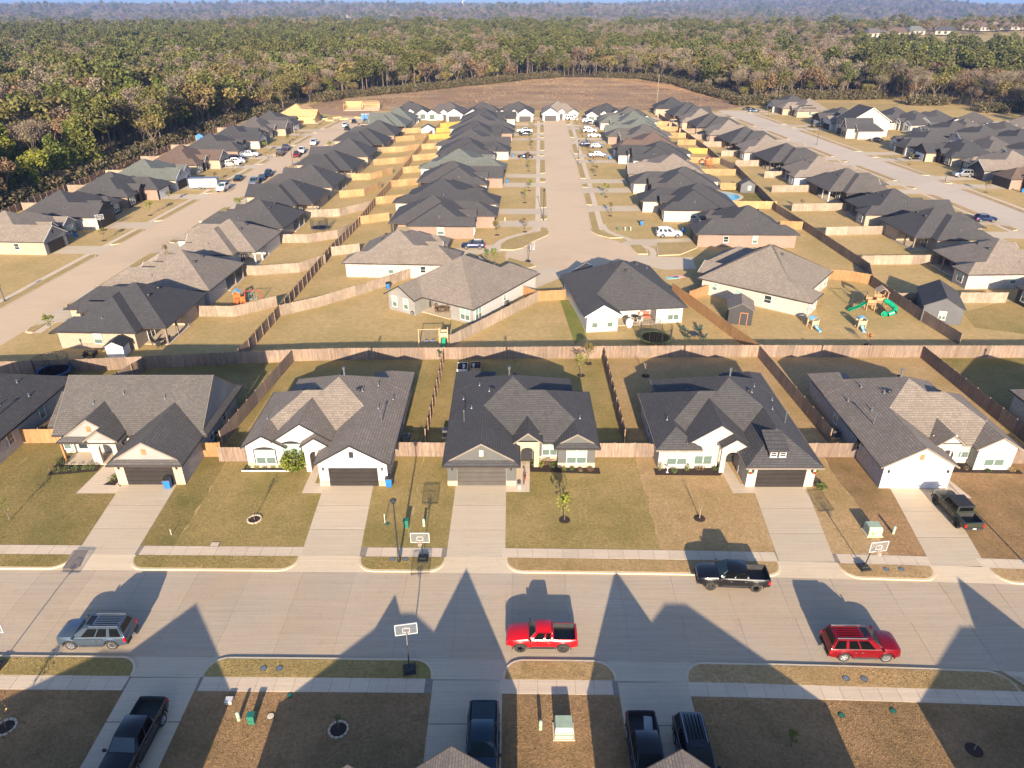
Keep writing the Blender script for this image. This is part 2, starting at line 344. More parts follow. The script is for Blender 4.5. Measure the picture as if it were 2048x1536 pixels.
def build_ground():
    offs = [-60, -30, -20, -12, -6.62, -6.6, -4.6, 0, 4.6, 6.6, 6.62, 12, 20, 30, 45]
    ys = [('o', o) for o in offs] + [('y', y) for y in [100, 120, 160, 200, 260, 330, 420, 500, 560]]
    y = 600
    while y < 7600: ys.append(('y', y)); y *= 1.045
    xs = sorted(set([-70, -60, -50, -40, -30, -20, -10, 0, 10, 20, 30, 40, 50, 62]))
    x = 90
    while x < 7200: xs.append(x); xs.insert(0, -x); x *= 1.07
    vs = []; fs = []
    for k, q in ys:
        for x in xs:
            if k == 'o':
                z = -.15 if abs(q) <= 6.61 else 0.0; vs.append((x, yc(x) + q, z))
            else: vs.append((x, q, tz(x, q)))
    n = len(xs)
    for j in range(len(ys) - 1):
        for i in range(n - 1): a = j * n + i; fs.append((a, a + 1, a + n + 1, a + n))
    me = bpy.data.meshes.new('ground'); me.from_pydata(vs, [], fs)
    m, nn, l, b = _nodes('ground_cover'); p = _pos(nn)
    c = _mix(nn, l, (.62, .43, .2), (.5, .37, .155), _ramp(nn, l, _noise(nn, l, p, .12, 5, .6), .38, .62))
    c = _mix(nn, l, c, (.66, .46, .22), _ramp(nn, l, _noise(nn, l, p, .05, 4), .5, .72))
    g = _ramp(nn, l, _noise(nn, l, p, 7, 3, .7), .3, .7); c = _mix(nn, l, c, (.14, .11, .045), _math(nn, l, 'MULTIPLY', g, .3)); g3 = _ramp(nn, l, _noise(nn, l, p, 1.2, 5, .7), .35, .7); c = _mix(nn, l, c, (.2, .15, .06), _math(nn, l, 'MULTIPLY', g3, .4))
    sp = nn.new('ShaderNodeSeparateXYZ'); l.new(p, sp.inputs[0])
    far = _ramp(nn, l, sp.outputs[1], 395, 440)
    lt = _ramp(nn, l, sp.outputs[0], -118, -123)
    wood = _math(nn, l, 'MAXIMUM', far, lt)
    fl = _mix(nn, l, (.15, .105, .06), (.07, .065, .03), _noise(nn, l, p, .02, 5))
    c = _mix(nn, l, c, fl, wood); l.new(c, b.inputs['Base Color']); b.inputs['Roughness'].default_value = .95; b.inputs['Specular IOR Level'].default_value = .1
    _bump(nn, l, b, g, .05)
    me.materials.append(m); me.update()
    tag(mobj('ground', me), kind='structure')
build_ground()
def sheet(name, pts, mat, z=.004, parent=None, th=None):
    mb = MB()
    if th: mb.prism(pts, z - th, z)
    else:
        n = len(pts)
        if sum(pts[i][0] * pts[(i + 1) % n][1] - pts[(i + 1) % n][0] * pts[i][1] for i in range(n)) < 0: pts = pts[::-1]
        mb.poly([(p[0], p[1], z) for p in pts])
    o = mb.build(name, mat, parent)
    if parent is None: tag(o, kind='structure')
    return o
# lots on both sides of the near street, each lawn its own tone
def band(x0, x1, o0, y1, n=8):
    """region between the curved street offset o0 and the straight line y1"""
    a = [(x0 + (x1 - x0) * i / n, yc(x0 + (x1 - x0) * i / n) + o0) for i in range(n + 1)]
    return a + [(x1, y1), (x0, y1)]
def jag(q, amp=.22):
    out = []; rj = random.Random(9)
    for a, b in zip(q, q[1:] + q[:1]):
        n = 14 if abs(b[0] - a[0]) < 1 and abs(b[1] - a[1]) > 5 else 1
        for i in range(n): f = i / n; out.append((a[0] + (b[0] - a[0]) * f + (rj.uniform(-amp, amp) if i else 0), a[1] + (b[1] - a[1]) * f))
    return out
for x0, x1, g in ((-95, -52.3, g_green), (-52.3, -30.4, g_green), (-30.4, -9.5, g_olive), (-9.5, 13.4, g_olive), (13.4, 33.6, g_tan), (33.6, 56.8, g_brown), (56.8, 95, g_green)):
    sheet('lawn', jag(band(x0, x1, 6.4, 66, 6)), g, .004 + (x0 + 95) * .00002)
for x0, x1, y1, g in ((-95, -51.5, 85, g_green), (-51.5, -30.4, 87, g_green), (-30.4, -9.4, 88, g_olive), (-9.4, 12.4, 88.2, g_olive), (12.4, 34.5, 88.4, g_tan), (34.5, 56.8, 88.5, g_tan), (56.8, 95, 88.5, g_green)):
    sheet('lawn', [(x0, 66), (x1, 66), (x1, y1), (x0, y1)], g, .004)
for x0, x1, g in ((-95, -40, g_brown), (-40, -3, g_brown), (-3, 10, g_brown), (10, 95, g_brown)):
    sheet('lawn', [(x0, 8), (x1, 8)] + [(p[0], p[1]) for p in band(x0, x1, -6.4, 0, 8)[:9]][::-1], g, .004)
# ---- near street: base, two lanes of slabs
street = MB()
N = 40; xs_ = [-75 + 150 * i / N for i in range(N + 1)]
for i in range(N):
    a, b = xs_[i], xs_[i + 1]
    street.poly([(a, yc(a) - 4.6, -.1265), (b, yc(b) - 4.6, -.1265), (b, yc(b) + 4.6, -.1265), (a, yc(a) + 4.6, -.1265)])
street = tag(street.build('street', M('joint_sealant', (.2, .17, .14), (.15, .125, .1), 3)), kind='structure')
def slab_mesh(name, w, d, h, mat, bev=.012):
    mb = MB(); mb.box(-w / 2, w / 2, -d / 2, d / 2, -h, 0)
    return mb.mesh(name, mat)
sl = slab_mesh('street_slab', 4.485, 4.575, .03, m_street); R_ = random.Random(3)
x = -72.0
while x < 72:
    cx = x + 2.25; rz = atan2(yc(cx + 1) - yc(cx - 1), 2)
    for s in (-1, 1):
        mobj('street_slab', sl, street, (cx, yc(cx) + s * 2.3, -.104 + R_.uniform(-.001, .001)), rz)
    x += 4.5
# ---- sidewalks made of slabs
dr_far = [(-39.7, -34.1, 59.2), (-19.1, -14.1, 59.3), (-5.7, -.6, 59.3), (24.4, 29.8, 59.0), (38.2, 43.3, 58.6)]
dr_cb = [(-38.7, -33.5, ), (-18.7, -13.5), (-5.8, -.6), (23.4, 28.3), (36.5, 41.2), (-62.5, -57.5), (63, 68)]
dr_near = [(-27.6, -22.6), (-5.7, -.7), (7.6, 12.6), (37.2, 42.2), (-47, -42)]
ws = slab_mesh('sidewalk_slab', 1.32, 1.2, .06, m_walk)
for side, dr in ((1, dr_cb), (-1, dr_near)):
    p = MB()
    for i in range(N):
        a, b = xs_[i], xs_[i + 1]; o0, o1 = sorted((side * 6.42, side * 7.66))
        p.poly([(a, yc(a) + o0, .008), (b, yc(b) + o0, .008), (b, yc(b) + o1, .008), (a, yc(a) + o1, .008)])
    par = tag(p.build('sidewalk', m_joint), kind='structure')
    x = -56.0
    while x < 62:
        cx = x + .67
        if not any(a - .2 < cx < b + .2 for a, b in dr):
            rz = atan2(yc(cx + 1) - yc(cx - 1), 2)
            mobj('sidewalk_slab', ws, par, (cx, yc(cx) + side * 7.03, .026 + R_.uniform(-.003, .003)), rz)
        x += 1.345
# ---- driveways: base with apron, slabs on top
def driveway(xa, xb, y0, y1, side, xa2=None, xb2=None, mat=m_drive, z=.012, patch=None):
    """from the sidewalk line y0 (xa..xb) to the garage y1 (xa2..xb2)"""
    xa2 = xa if xa2 is None else xa2; xb2 = xb if xb2 is None else xb2
    mb = MB(); zz = z
    q = [(xa, y0), (xb, y0), (xb2, y1), (xa2, y1)]
    if side < 0: q = q[::-1]
    mb.poly([(a, b, zz) for a, b in q])
    par = tag(mb.build('driveway', m_joint), kind='structure')
    n = max(1, int(round(abs(y1 - y0) / 3.4)))
    for i in range(n):
        f0, f1 = i / n, (i + 1) / n; g = .004
        L = lambda f: (xa + (xa2 - xa) * f, y0 + (y1 - y0) * f); R = lambda f: (xb + (xb2 - xb) * f, y0 + (y1 - y0) * f)
        a, b, c, d = L(f0 + g), R(f0 + g), R(f1 - g), L(f1 - g); cx = (a[0] + b[0] + c[0] + d[0]) / 4; cy = (a[1] + c[1]) / 2
        m_ = MB(); m_.prism([(p[0] - cx, p[1] - cy) for p in (a, b, c, d)], -.02, .012 + R_.uniform(-.002, .002))
        m_.build('driveway_slab', mat, par, loc=(cx, cy, zz))
    return par
for (a, b), (c, d, y1) in zip(dr_cb[:5], dr_far):
    driveway(a, b, yc((a + b) / 2) + 6.5, y1, 1, c, d)
driveway(-62.5, -57.5, yc(-60) + 6.5, 60.5, 1); driveway(63, 68, yc(62) + 6.5, 59, 1)
for a, b in dr_near: driveway(a, b, yc((a + b) / 2) - 6.5, 24.6, -1)
# aprons: ramps from sidewalk level down to the gutter
for side, dr in ((1, dr_cb), (-1, dr_near)):
    for a, b in dr:
        mb = MB(); a1, b1 = a - 1.25, b + 1.25; n = 6
        for i in range(n):
            u0 = a1 + (b1 - a1) * i / n; u1 = a1 + (b1 - a1) * (i + 1) / n
            v0 = a - .05 + (b - a + .1) * i / n; v1 = a - .05 + (b - a + .1) * (i + 1) / n
            q = [(u0, yc(u0) + side * 4.58, -.1), (u1, yc(u1) + side * 4.58, -.1), (v1, yc(v1) + side * 6.5, .03), (v0, yc(v0) + side * 6.5, .03)]
            mb.poly(q if side > 0 else q[::-1])
        o = mb.build('driveway_apron', m_drive if side > 0 else m_drive); tag(o, kind='structure')
sheet('dark_concrete_patch', [at(125, 1138), at(155, 1138), at(177, 1101), at(147, 1101)], m_patch, .04)  # small sheet in a darker concrete tone at the left driveway edge
# ---- verges between the driveways: rounded grass islands inside a kerb
def verge(x0, x1, side, r=1.55, gm=g_olive, left_round=True, right_round=True, o_in=4.62, o_out=6.42):
    def ring(ins):
        pts = []
        ra = r - ins if left_round else 0; rb = r - ins if right_round else 0
        oi, oo = o_in + ins, o_out
        n = 7
        for i in range(n + 1):     # left corner
            t = pi / 2 * i / n
            pts.append((x0 + ins + ra * (1 - sin(t)) * 0 + ra * (1 - sin(t)), oi + ra * (1 - cos(t))) if ra else (x0 + ins, oi))
            if not ra: break
        pts = [(x0 + ins + ra - ra * sin(pi / 2 * i / n), oi + ra - ra * cos(pi / 2 * i / n)) for i in range(n + 1)] if ra else [(x0 + ins, oi)]
        pts = pts[::-1]            # from back-left toward street-left
        e = [(x1 - ins - rb + rb * sin(pi / 2 * i / n), oi + rb - rb * cos(pi / 2 * i / n)) for i in range(n + 1)] if rb else [(x1 - ins, oi)]
        k = max(2, int((x1 - x0) / 3)); mid = [(x0 + ins + ra + (x1 - x0 - 2 * ins - ra - rb) * j / k, oi) for j in range(1, k)]
        out = [(x0 + ins, oo)] + pts + mid + e + [(x1 - ins, oo)]
        return [(a, yc(a) + side * b) for a, b in out]
    mb = MB(); mb.prism(ring(0), -.125, .012); g = MB(); g.prism(ring(.2), .0, .03)
    o = tag(g.build('verge', gm), kind='structure'); mb.build('kerb', m_kerb, o); return o
def verges(dr, side, lo, hi, gms):
    d = sorted(dr); e = lo; k = 0
    for a, b in d + [(hi, hi)]:
        if a > e: verge(e, a, side, gm=gms[min(k, len(gms) - 1)])
        e = b; k += 1
verges(dr_cb, 1, -74, 74, [g_olive, g_olive, g_olive, g_olive, g_tan, g_tan, g_tan, g_tan])
verges([d for d in dr_near if d[0] < 30], -1, -74, 36.2, [g_brown, g_olive, g_olive, g_tan, g_tan])
verge(41.2, 74, -1, gm=g_brown)
sheet('front_walk', [at(152, 987), at(232, 987), at(243, 978), at(222, 945), at(250, 935)][:3] + [(-40.0, 59.0), (-41.6, 62.6), (-43.2, 62.6)], m_walk, .016)
sheet('front_walk', [(-21.0, 57.6), (-18.9, 57.6), (-18.9, 59.3), (-20.1, 59.3), (-20.1, 64), (-21.6, 64.2), (-21.0, 61)], m_walk, .016)
sheet('front_walk', [(-.9, 57.8), (1.75, 57.8), (1.9, 63.2), (.5, 63.2), (.4, 59.4), (-.7, 59.2)], m_walk, .016)
sheet('front_walk', [(22.1, 57.6), (24.6, 57.6), (24.6, 59), (23.3, 59.2), (22.9, 63.8), (21.8, 63.8)], m_walk, .016)
sheet('front_walk', [(43.2, 56.8), (45.5, 56.8), (44.9, 60), (45.5, 62.6), (44.4, 62.6), (43.2, 59)], m_walk, .016)
# ------------------------------------------------------------------ streets beyond the back fences
def ribbon(name, Lp, Rp, mat, z):
    """Lp and Rp: matching points on the two edges"""
    mb = MB()
    for i in range(len(Lp) - 1):
        q = [Lp[i], Rp[i], Rp[i + 1], Lp[i + 1]]
        mb.poly([(a, b, z) for a, b in q])
    return tag(mb.build(name, mat), kind='structure')
def interp(tab, y):
    for (y0, x0), (y1, x1) in zip(tab, tab[1:]):
        if y <= y1 or (y1, x1) == tab[-1]: return x0 + (x1 - x0) * (y - y0) / (y1 - y0)
LSL = [(60, -84.7), (106, -82.2), (156, -79.4), (190, -77.9), (290, -74), (330, -70.5)]; LSR = [(60, -75.6), (92, -73.3), (130, -71.5), (190, -68.9), (233, -67.2), (321, -62.5), (330, -61)]
CSL = [(140, 7.6), (148, 7.8), (209, 9.8), (321, 13.7)]; CSR = [(140, 16.8), (148, 17.1), (209, 19.3), (321, 22.6)]
RSL = [(100, 109.8), (150, 110.2), (175, 109.3), (200, 107.8), (222, 105.9), (313, 98.6), (370, 94)]; RSR = [(100, 119.8), (150, 120.6), (171, 120.2), (204, 118.4), (226, 116.4), (269, 113.2), (328, 109), (370, 104)]
def edges(a, b, y0, y1, n): return [[(interp(t, y0 + (y1 - y0) * i / n), y0 + (y1 - y0) * i / n) for i in range(n + 1)] for t in (a, b)]
ribbon('street', *edges(LSL, LSR, 92.5, 326, 20), m_street2, .012)
ribbon('street', *edges(CSL, CSR, 137, 321, 16), m_street2, .012)
ribbon('street', *edges(RSL, RSR, 100, 352, 20), m_street3, .012)
ribbon('street', [(-77 + 3.5 * i, 330.5 - .02 * i) for i in range(44)], [(-77 + 3.5 * i, 321.5 - .01 * i) for i in range(44)], m_street2, .016)
sheet('cul_de_sac', [(12.6 + 14.0 * cos(t * pi / 18), 134.0 + 12.2 * sin(t * pi / 18)) for t in range(36)], m_street2, .016)
sheet('cul_de_sac', [(3.2, 143.5), (5.6, 145.5), (7.4, 149), (7.9, 156), (17.3, 156), (17.6, 149), (19.5, 145.8), (22.4, 143.5), (13, 136)], m_street2, .02)
for pts_ in ([(903, 512), (1010, 503), (1050, 512), (1048, 497), (1000, 488), (905, 498)], [(1072, 536), (1118, 536), (1122, 556), (1075, 575), (1058, 590), (1050, 560)], [(1130, 540), (1170, 535), (1180, 560), (1135, 560)],
             [(1262, 512), (1385, 515), (1392, 538), (1330, 540), (1270, 528)], [(1240, 487), (1262, 479), (1325, 478), (1390, 476), (1395, 490), (1330, 492), (1262, 492)], [(1250, 540), (1330, 545), (1390, 560), (1385, 570), (1300, 556)][:0]):
    if pts_: sheet('driveway', [at(*p) for p in pts_], m_drive, .024)
def curved_walk(px, w=1.25):
    P = [at(*p) for p in px]; mb = MB(); n = len(P); L = []; R = []
    for i in range(n):
        a = P[max(0, i - 1)]; b = P[min(n - 1, i + 1)]; d = hypot(b[0] - a[0], b[1] - a[1]); nx, ny = -(b[1] - a[1]) / d * w / 2, (b[0] - a[0]) / d * w / 2
        L.append((P[i][0] + nx, P[i][1] + ny)); R.append((P[i][0] - nx, P[i][1] - ny))
    for i in range(n - 1): mb.poly([(q[0], q[1], .03) for q in (R[i], R[i + 1], L[i + 1], L[i])])
    tag(mb.build('sidewalk', m_walk), kind='structure')
curved_walk([(1072, 452), (1070, 459), (1060, 464), (1040, 469), (1018, 475), (1002, 482), (993, 490), (990, 500)])
curved_walk([(1205, 449), (1209, 457), (1218, 464), (1235, 471), (1252, 476), (1262, 481)])
curved_walk([(1290, 492), (1302, 498), (1307, 506), (1305, 514)])
def isle(px, gm):
    q = [at(*p) for p in px]; cx = sum(p[0] for p in q) / len(q); cy = sum(p[1] for p in q) / len(q); k_ = MB(); k_.prism(q, .0, .1); kb = k_.build('kerb', m_kerb)
    g_ = MB(); g_.prism([(cx + (x - cx) * (1 - .22 / max(.6, hypot(x - cx, y - cy))), cy + (y - cy) * (1 - .22 / max(.6, hypot(x - cx, y - cy)))) for x, y in q], .05, .13); v = tag(g_.build('verge', gm), kind='structure'); reg(kb, v)
isle([(1083, 462), (1099, 463), (1097, 470), (1080, 478), (1062, 486), (1045, 497), (1026, 501), (1000, 500), (1000, 490), (1010, 482), (1030, 474), (1060, 468)], g_gold)
isle([(1179, 458), (1197, 459), (1208, 466), (1226, 473), (1246, 476), (1220, 477), (1196, 471), (1184, 465)], g_gold)
isle([(1259, 490), (1282, 490), (1294, 499), (1296, 509), (1276, 509), (1266, 502)], g_gold)
isle([(1312, 486), (1388, 484), (1395, 496), (1360, 510), (1316, 512)][:5], g_gold)
isle([(1018, 516), (1040, 522), (1066, 528), (1072, 533), (1058, 537), (1034, 532), (1012, 520)], g_gold)
# walks and verges along a street edge
def edge_walk(tab, sgn, y0, y1, dys, gm, w0=1.7, w1=1.2):
    """sidewalk slabs parallel to a street edge; sgn -1 left, +1 right; dys: driveway centre y list"""
    mb = MB(); n = max(2, int((y1 - y0) / 8))
    for i in range(n):
        a, b = y0 + (y1 - y0) * i / n, y0 + (y1 - y0) * (i + 1) / n
        q = [(interp(tab, a) + sgn * w0, a), (interp(tab, a) + sgn * (w0 + w1), a), (interp(tab, b) + sgn * (w0 + w1), b), (interp(tab, b) + sgn * w0, b)]
        if sgn < 0: q = q[::-1]
        mb.poly([(p[0], p[1], .02) for p in q])
    tag(mb.build('sidewalk', m_walk), kind='structure')
    e = y0
    for d in sorted(dys) + [y1 + 3]:
        a, b = e, d - 3.3; e = d + 3.3
        if b - a < 1.5: continue
        for ins, z0, z1, nm, mt in ((0, .0, .1, 'kerb', m_kerb), (.18, .08, .125, 'verge', gm)):
            pts = []
            def pt(o, y): return (interp(tab, y) + sgn * o, y)
            r = 1.3
            pts = [pt(w0 - .03, a + ins)] + [pt(ins + r - r * sin(pi / 2 * k / 4), a + ins + r - r * cos(pi / 2 * k / 4)) for k in range(5)]
            pts += [pt(ins, a + (b - a) * .5)] if b - a > 4 else []
            pts += [pt(ins + r - r * cos(pi / 2 * k / 4), b - ins - r + r * sin(pi / 2 * k / 4)) for k in range(5)] + [pt(w0 - .03, b - ins)]
            m_ = MB(); m_.prism(pts, z0, z1)
            if nm == 'kerb': kb = m_.build('kerb', mt)
            else:
                v = tag(m_.build('verge', mt), kind='structure'); reg(kb, v)
def side_drive(tab, sgn, y, xf, w=5.2, mat=m_drive):
    xe = interp(tab, y)
    a, b = sorted((xe - sgn * .05, xf)); mb = MB()
    q = [(xe - sgn * .03, y - w / 2 - .9), (xe + sgn * 1.7, y - w / 2), (xf, y - w / 2), (xf, y + w / 2), (xe + sgn * 1.7, y + w / 2), (xe - sgn * .03, y + w / 2 + .9)]
    sheet('driveway', q, mat, .026)
# ------------------------------------------------------------------ short dormant grass on the front lots and verges
def grass():
    rg = np.random.RandomState(4); N = 330000
    x = rg.uniform(-58, 62, N); f = rg.uniform(0, 1, N); ycv = np.array([yc(t) for t in np.linspace(-58, 62, 241)]); yv = np.interp(x, np.linspace(-58, 62, 241), ycv)
    zone = rg.choice(4, N, p=[.52, .3, .09, .09])
    y = np.where(zone == 0, yv + 7.75 + f * 12.2, np.where(zone == 1, 26.5 + f * (yv - 7.8 - 26.5), np.where(zone == 2, yv + 4.85 + f * 1.5, yv - 6.35 + f * 1.5)))
    keep = np.ones(N, bool)
    def cut(x0, x1, y0, y1):
        nonlocal keep; keep &= ~((x > x0) & (x < x1) & (y > y0) & (y < y1))
    for (a, b), (c, d, y1) in zip(dr_cb[:5], dr_far): cut(min(a, c) - .15, max(b, d) + .15, 45, 62)
    for a, b in dr_cb: cut(a - .1, b + .1, 44, 50); cut(a - 1.3, b + 1.3, 44, 48.1 + 0 * a)
    for a, b in dr_near: cut(a - .1, b + .1, 20, 38); cut(a - 1.3, b + 1.3, 35.6, 38)
    for q in ((-44.2, -39.8, 57.3, 63), (-21.8, -18.3, 57.3, 64), (-1.2, 2.1, 57.5, 64), (21.6, 25, 57.3, 64), (43, 45.9, 56.6, 63), (-49, -40, 60, 66), (-41, -32.9, 58.9, 66), (-28.6, -19.6, 61.3, 66), (-20, -12.3, 58.8, 66), (-7, 1, 58.8, 66), (1.6, 9.5, 60.8, 66), (14.6, 23, 60.4, 66), (22.5, 31, 58.4, 66), (36.4, 44.6, 58.2, 66), (45.4, 53.6, 60.7, 66), (-70, -53.6, 59, 66), (58, 70, 55.8, 66)): cut(*q)
    x, y, zone = x[keep], y[keep], zone[keep]; n = len(x); z = np.where(zone >= 2, .03, .006)
    a = rg.uniform(0, 6.28, n); w_ = rg.uniform(.02, .045, n); h = rg.uniform(.012, .034, n) * (1 + .4 * (zone == 1))
    lx, ly = rg.normal(0, .04, n), rg.normal(0, .04, n)
    V = np.zeros((n, 3, 3)); V[:, 0] = np.stack([x + w_ * np.cos(a), y + w_ * np.sin(a), z], 1); V[:, 1] = np.stack([x - w_ * np.cos(a), y - w_ * np.sin(a), z], 1); V[:, 2] = np.stack([x + lx, y + ly, z + h], 1)
    me = bpy.data.meshes.new('grass'); me.vertices.add(3 * n); me.vertices.foreach_set('co', V.ravel()); me.loops.add(3 * n); me.loops.foreach_set('vertex_index', np.arange(3 * n, dtype=np.int32))
    me.polygons.add(n); me.polygons.foreach_set('loop_start', np.arange(0, 3 * n, 3, dtype=np.int32)); me.polygons.foreach_set('loop_total', np.full(n, 3, dtype=np.int32))
    for m in (g_green, g_olive, g_tan, g_brown): me.materials.append(m)
    mi = np.where(zone == 1, 3, np.where(x < -30.4, 0, np.where(x < 13.4, 1, np.where(x < 33.6, 2, np.where(x < 56.8, 3, 0))))); mi = np.where((zone == 3) & (x > 5), 2, np.where(zone == 3, 1, mi))
    me.polygons.foreach_set('material_index', mi.astype(np.int32)); me.update(calc_edges=True); me.validate()
    tag(mobj('grass', me), 'short dormant grass tufts on the front lawns and verges', 'grass', kind='stuff'); print('GRASS', n)
grass()
# ------------------------------------------------------------------ houses
P_ = .6; EZ = 2.7
_wm = {}
def window_meshes(w, h, cols, frame, arch=False):
    k = (w, h, cols, frame.name, arch)
    if k in _wm: return _wm[k]
    f = MB(); t = .07
    f.box(-w / 2 - t, w / 2 + t, -.07, 0, -t, 0); f.box(-w / 2 - t, w / 2 + t, -.07, 0, h, h + t)
    f.box(-w / 2 - t, -w / 2, -.07, 0, 0, h); f.box(w / 2, w / 2 + t, -.07, 0, 0, h)
    for i in range(1, cols): x = -w / 2 + w * i / cols; f.box(x - .045, x + .045, -.06, 0, 0, h)
    f.box(-w / 2, w / 2, -.05, 0, h * .42, h * .42 + .05)
    f.box(-w / 2 - .12, w / 2 + .12, -.12, 0, -t - .05, -t)
    if arch: f.cur = 1; f.box(-w / 2 - t - .1, -w / 2 - t, -.09, 0, 0, h + .02); f.box(w / 2 + t, w / 2 + t + .1, -.09, 0, 0, h + .02)
    if arch:
        n = 8
        for i in range(n):
            a0 = -w / 2 - .1 + (w + .2) * i / n; a1 = -w / 2 - .1 + (w + .2) * (i + 1) / n
            z = lambda a: h + .07 + .25 * (1 - (a / (w / 2 + .1)) ** 2)
            f.add([(a0, -.08, h + .02), (a1, -.08, h + .02), (a1, -.08, z(a1)), (a0, -.08, z(a0)), (a0, 0, h + .02), (a1, 0, h + .02), (a1, 0, z(a1)), (a0, 0, z(a0))],
                  [(0, 1, 2, 3), (3, 2, 6, 7), (7, 6, 5, 4)])
    pw = w / cols - .06; a = MB(); a.box(-pw / 2, pw / 2, -.02, 0, 0, h * .58 - .06); b = MB(); b.box(-pw / 2, pw / 2, -.02, 0, 0, h * .42 - .02)
    _wm[k] = (f.mesh('window_frame', [frame, m_black]), a.mesh('pane_up', m_blind), b.mesh('pane_low', m_sash), a.mesh('pane_dk', m_dglass), b.mesh('pane_dkl', m_dglass))
    return _wm[k]
_gm = {}
def garage_meshes(mat, w=4.9):
    if (mat.name, w) in _gm: return _gm[mat.name, w]
    f = MB(); f.box(-w / 2, w / 2, -.01, .05, 0, 2.16)
    s = MB(); s.box(-w / 2, w / 2, -.045, -.01, .012, .528)
    for i in range(8):
        x = -w / 2 + w * (i + .5) / 8; s.box(x - w / 18, x + w / 18, -.062, -.045, .1, .44)
    _gm[mat.name, w] = (f.mesh('garage_door', m_black), s.mesh('door_section', mat)); return _gm[mat.name, w]
class House:
    def __init__(s, label, loc, rz, roof, wall, front=None, trim=m_black, flip=False, lvl=1, group=None, name='house', eave=None):
        s.t = thing(name, label, 'house', (loc[0], loc[1], 0), rz, group); s.flip = flip; s.lvl = lvl
        s.roof = m_roofs[roof]; s.wall = m_walls[wall]; s.front = m_walls[front] if front else s.wall; s.trim = trim
        s.wings = []; s.eave = eave or m_brownt; s.R = MB(); s.G = MB(); s.K = MB(); s.g = MB()
    def put(s, mb, name, mats, smooth=None, parent=None): return mb.build(name, mats, parent or s.t, smooth, s.flip)
    def inst(s, name, mesh, x, y, z, rz=0, parent=None):
        if s.flip: x = -x; rz = -rz
        return mobj(name, mesh, parent or s.t, (x, y, z), rz)
    def wing(s, x0, x1, y0, y1, ax='y', A='h', B='h', p=P_, ez=EZ, over=.6, vent=None, split=True):
        i = len(s.wings); s.wings.append((x0, x1, y0, y1, ax, A, B, p, ez)); dz = .004 * i; ez_ = ez; ez = ez + dz
        if ax == 'y': h = (x1 - x0) / 2; L = y1 - y0; T = lambda a, b, z: ((x0 + x1) / 2 + a, y0 + b, z)
        else: h = (y1 - y0) / 2; L = x1 - x0; T = lambda a, b, z: (x0 + b, (y0 + y1) / 2 - a, z)
        rz = ez + h * p; t = .14; sk = .55
        ra = {'h': h, 'g': 0, 'n': 0, 'd': sk}[A]; rb = L - {'h': h, 'g': 0, 'n': 0, 'd': sk}[B]
        mb = MB() if s.lvl >= 2 and split else s.R
        lft = [(-h, 0, ez)] + ([(-h + sk, sk, ez + sk * p)] if A == 'd' else []) + [(0, ra, rz), (0, rb, rz)] + ([(-h + sk, L - sk, ez + sk * p)] if B == 'd' else []) + [(-h, L, ez)]
        mb.slab([T(*q) for q in lft], t); mb.slab([T(-a, b, z) for a, b, z in lft][::-1], t)
        for e, f in ((A, lambda b: b), (B, lambda b: L - b)):
            fl = f(0) != 0
            if e == 'h': q = [(-h, 0, ez), (h, 0, ez), (0, h, rz)]
            elif e == 'd': q = [(-h, 0, ez), (h, 0, ez), (h - sk, sk, ez + sk * p), (-h + sk, sk, ez + sk * p)]
            else: q = None
            if q:
                q = [T(a, f(b), z) for a, b, z in q]; mb.slab(q[::-1] if fl else q, t)
            if e in 'gd':
                b0 = over if e == 'g' else sk + .06; hh = h - .14 - (sk if e == 'd' else 0); zz = ez if e == 'g' else ez + sk * p - .05
                ap = rz - .13
                zz = ap - hh * p if e == 'g' else zz
                base = [(-hh, b0, zz), (hh, b0, zz), (0, b0, zz + hh * p)]
                back = [(a, b + .1, z) for a, b, z in base]
                v = [T(a, f(b), z) for a, b, z in base + back]
                fs = [(0, 1, 2), (5, 4, 3), (0, 3, 4, 1), (1, 4, 5, 2), (2, 5, 3, 0)]
                if fl: fs = [k[::-1] for k in fs]
                gw_ = MB(); gw_.add(v, fs); s.put(gw_, 'gable_wall', s.front)
                # rake boards
                b1 = -.03 if e == 'g' else sk - .02; h1 = h if e == 'g' else h - sk; z1 = ez if e == 'g' else ez + sk * p
                kb_ = MB()
                for sg in (-1, 1):
                    q = [(sg * h1, b1, z1 - .17), (0, b1, rz - .17), (0, b1, rz + .015), (sg * h1, b1, z1 + .015)]
                    q2 = [(a, b + .05, z) for a, b, z in q]
                    kb_.add([T(a, f(b), z) for a, b, z in q + q2], [(0, 1, 2, 3), (7, 6, 5, 4), (3, 2, 6, 7), (0, 4, 5, 1)])
                s.put(kb_, 'rake_board', s.trim)
                if vent:
                    wv, hv, mv = vent; m_ = MB(); zc = zz + hh * p * .48
                    pts = [T(a, f(b), z) for a in (-wv / 2, wv / 2) for b in (b0 - .05, b0) for z in (zc - hv / 2, zc + hv / 2)]
                    xs = [q[0] for q in pts]; yz = [q[1] for q in pts]
                    m_.box(min(xs), max(xs), min(yz), max(yz), zc - hv / 2, zc + hv / 2); s.put(m_, 'attic_vent', mv)
        # eave gutters
        gz0, gz1 = ez - .15, ez + .012; gw = .07
        def bar(a0, b0, a1, b1):
            A_, B_ = T(a0, b0, 0), T(a1, b1, 0); s.g.box(min(A_[0], B_[0]), max(A_[0], B_[0]), min(A_[1], B_[1]), max(A_[1], B_[1]), gz0, gz1)
        bar(-h - gw, 0, -h + .01, L); bar(h - .01, 0, h + gw, L)
        if A in 'hd': bar(-h - gw, -gw, h + gw, .01)
        if B in 'hd': bar(-h - gw, L - .01, h + gw, L + gw)
        if mb is not s.R: s.put(mb, 'roof', s.roof)
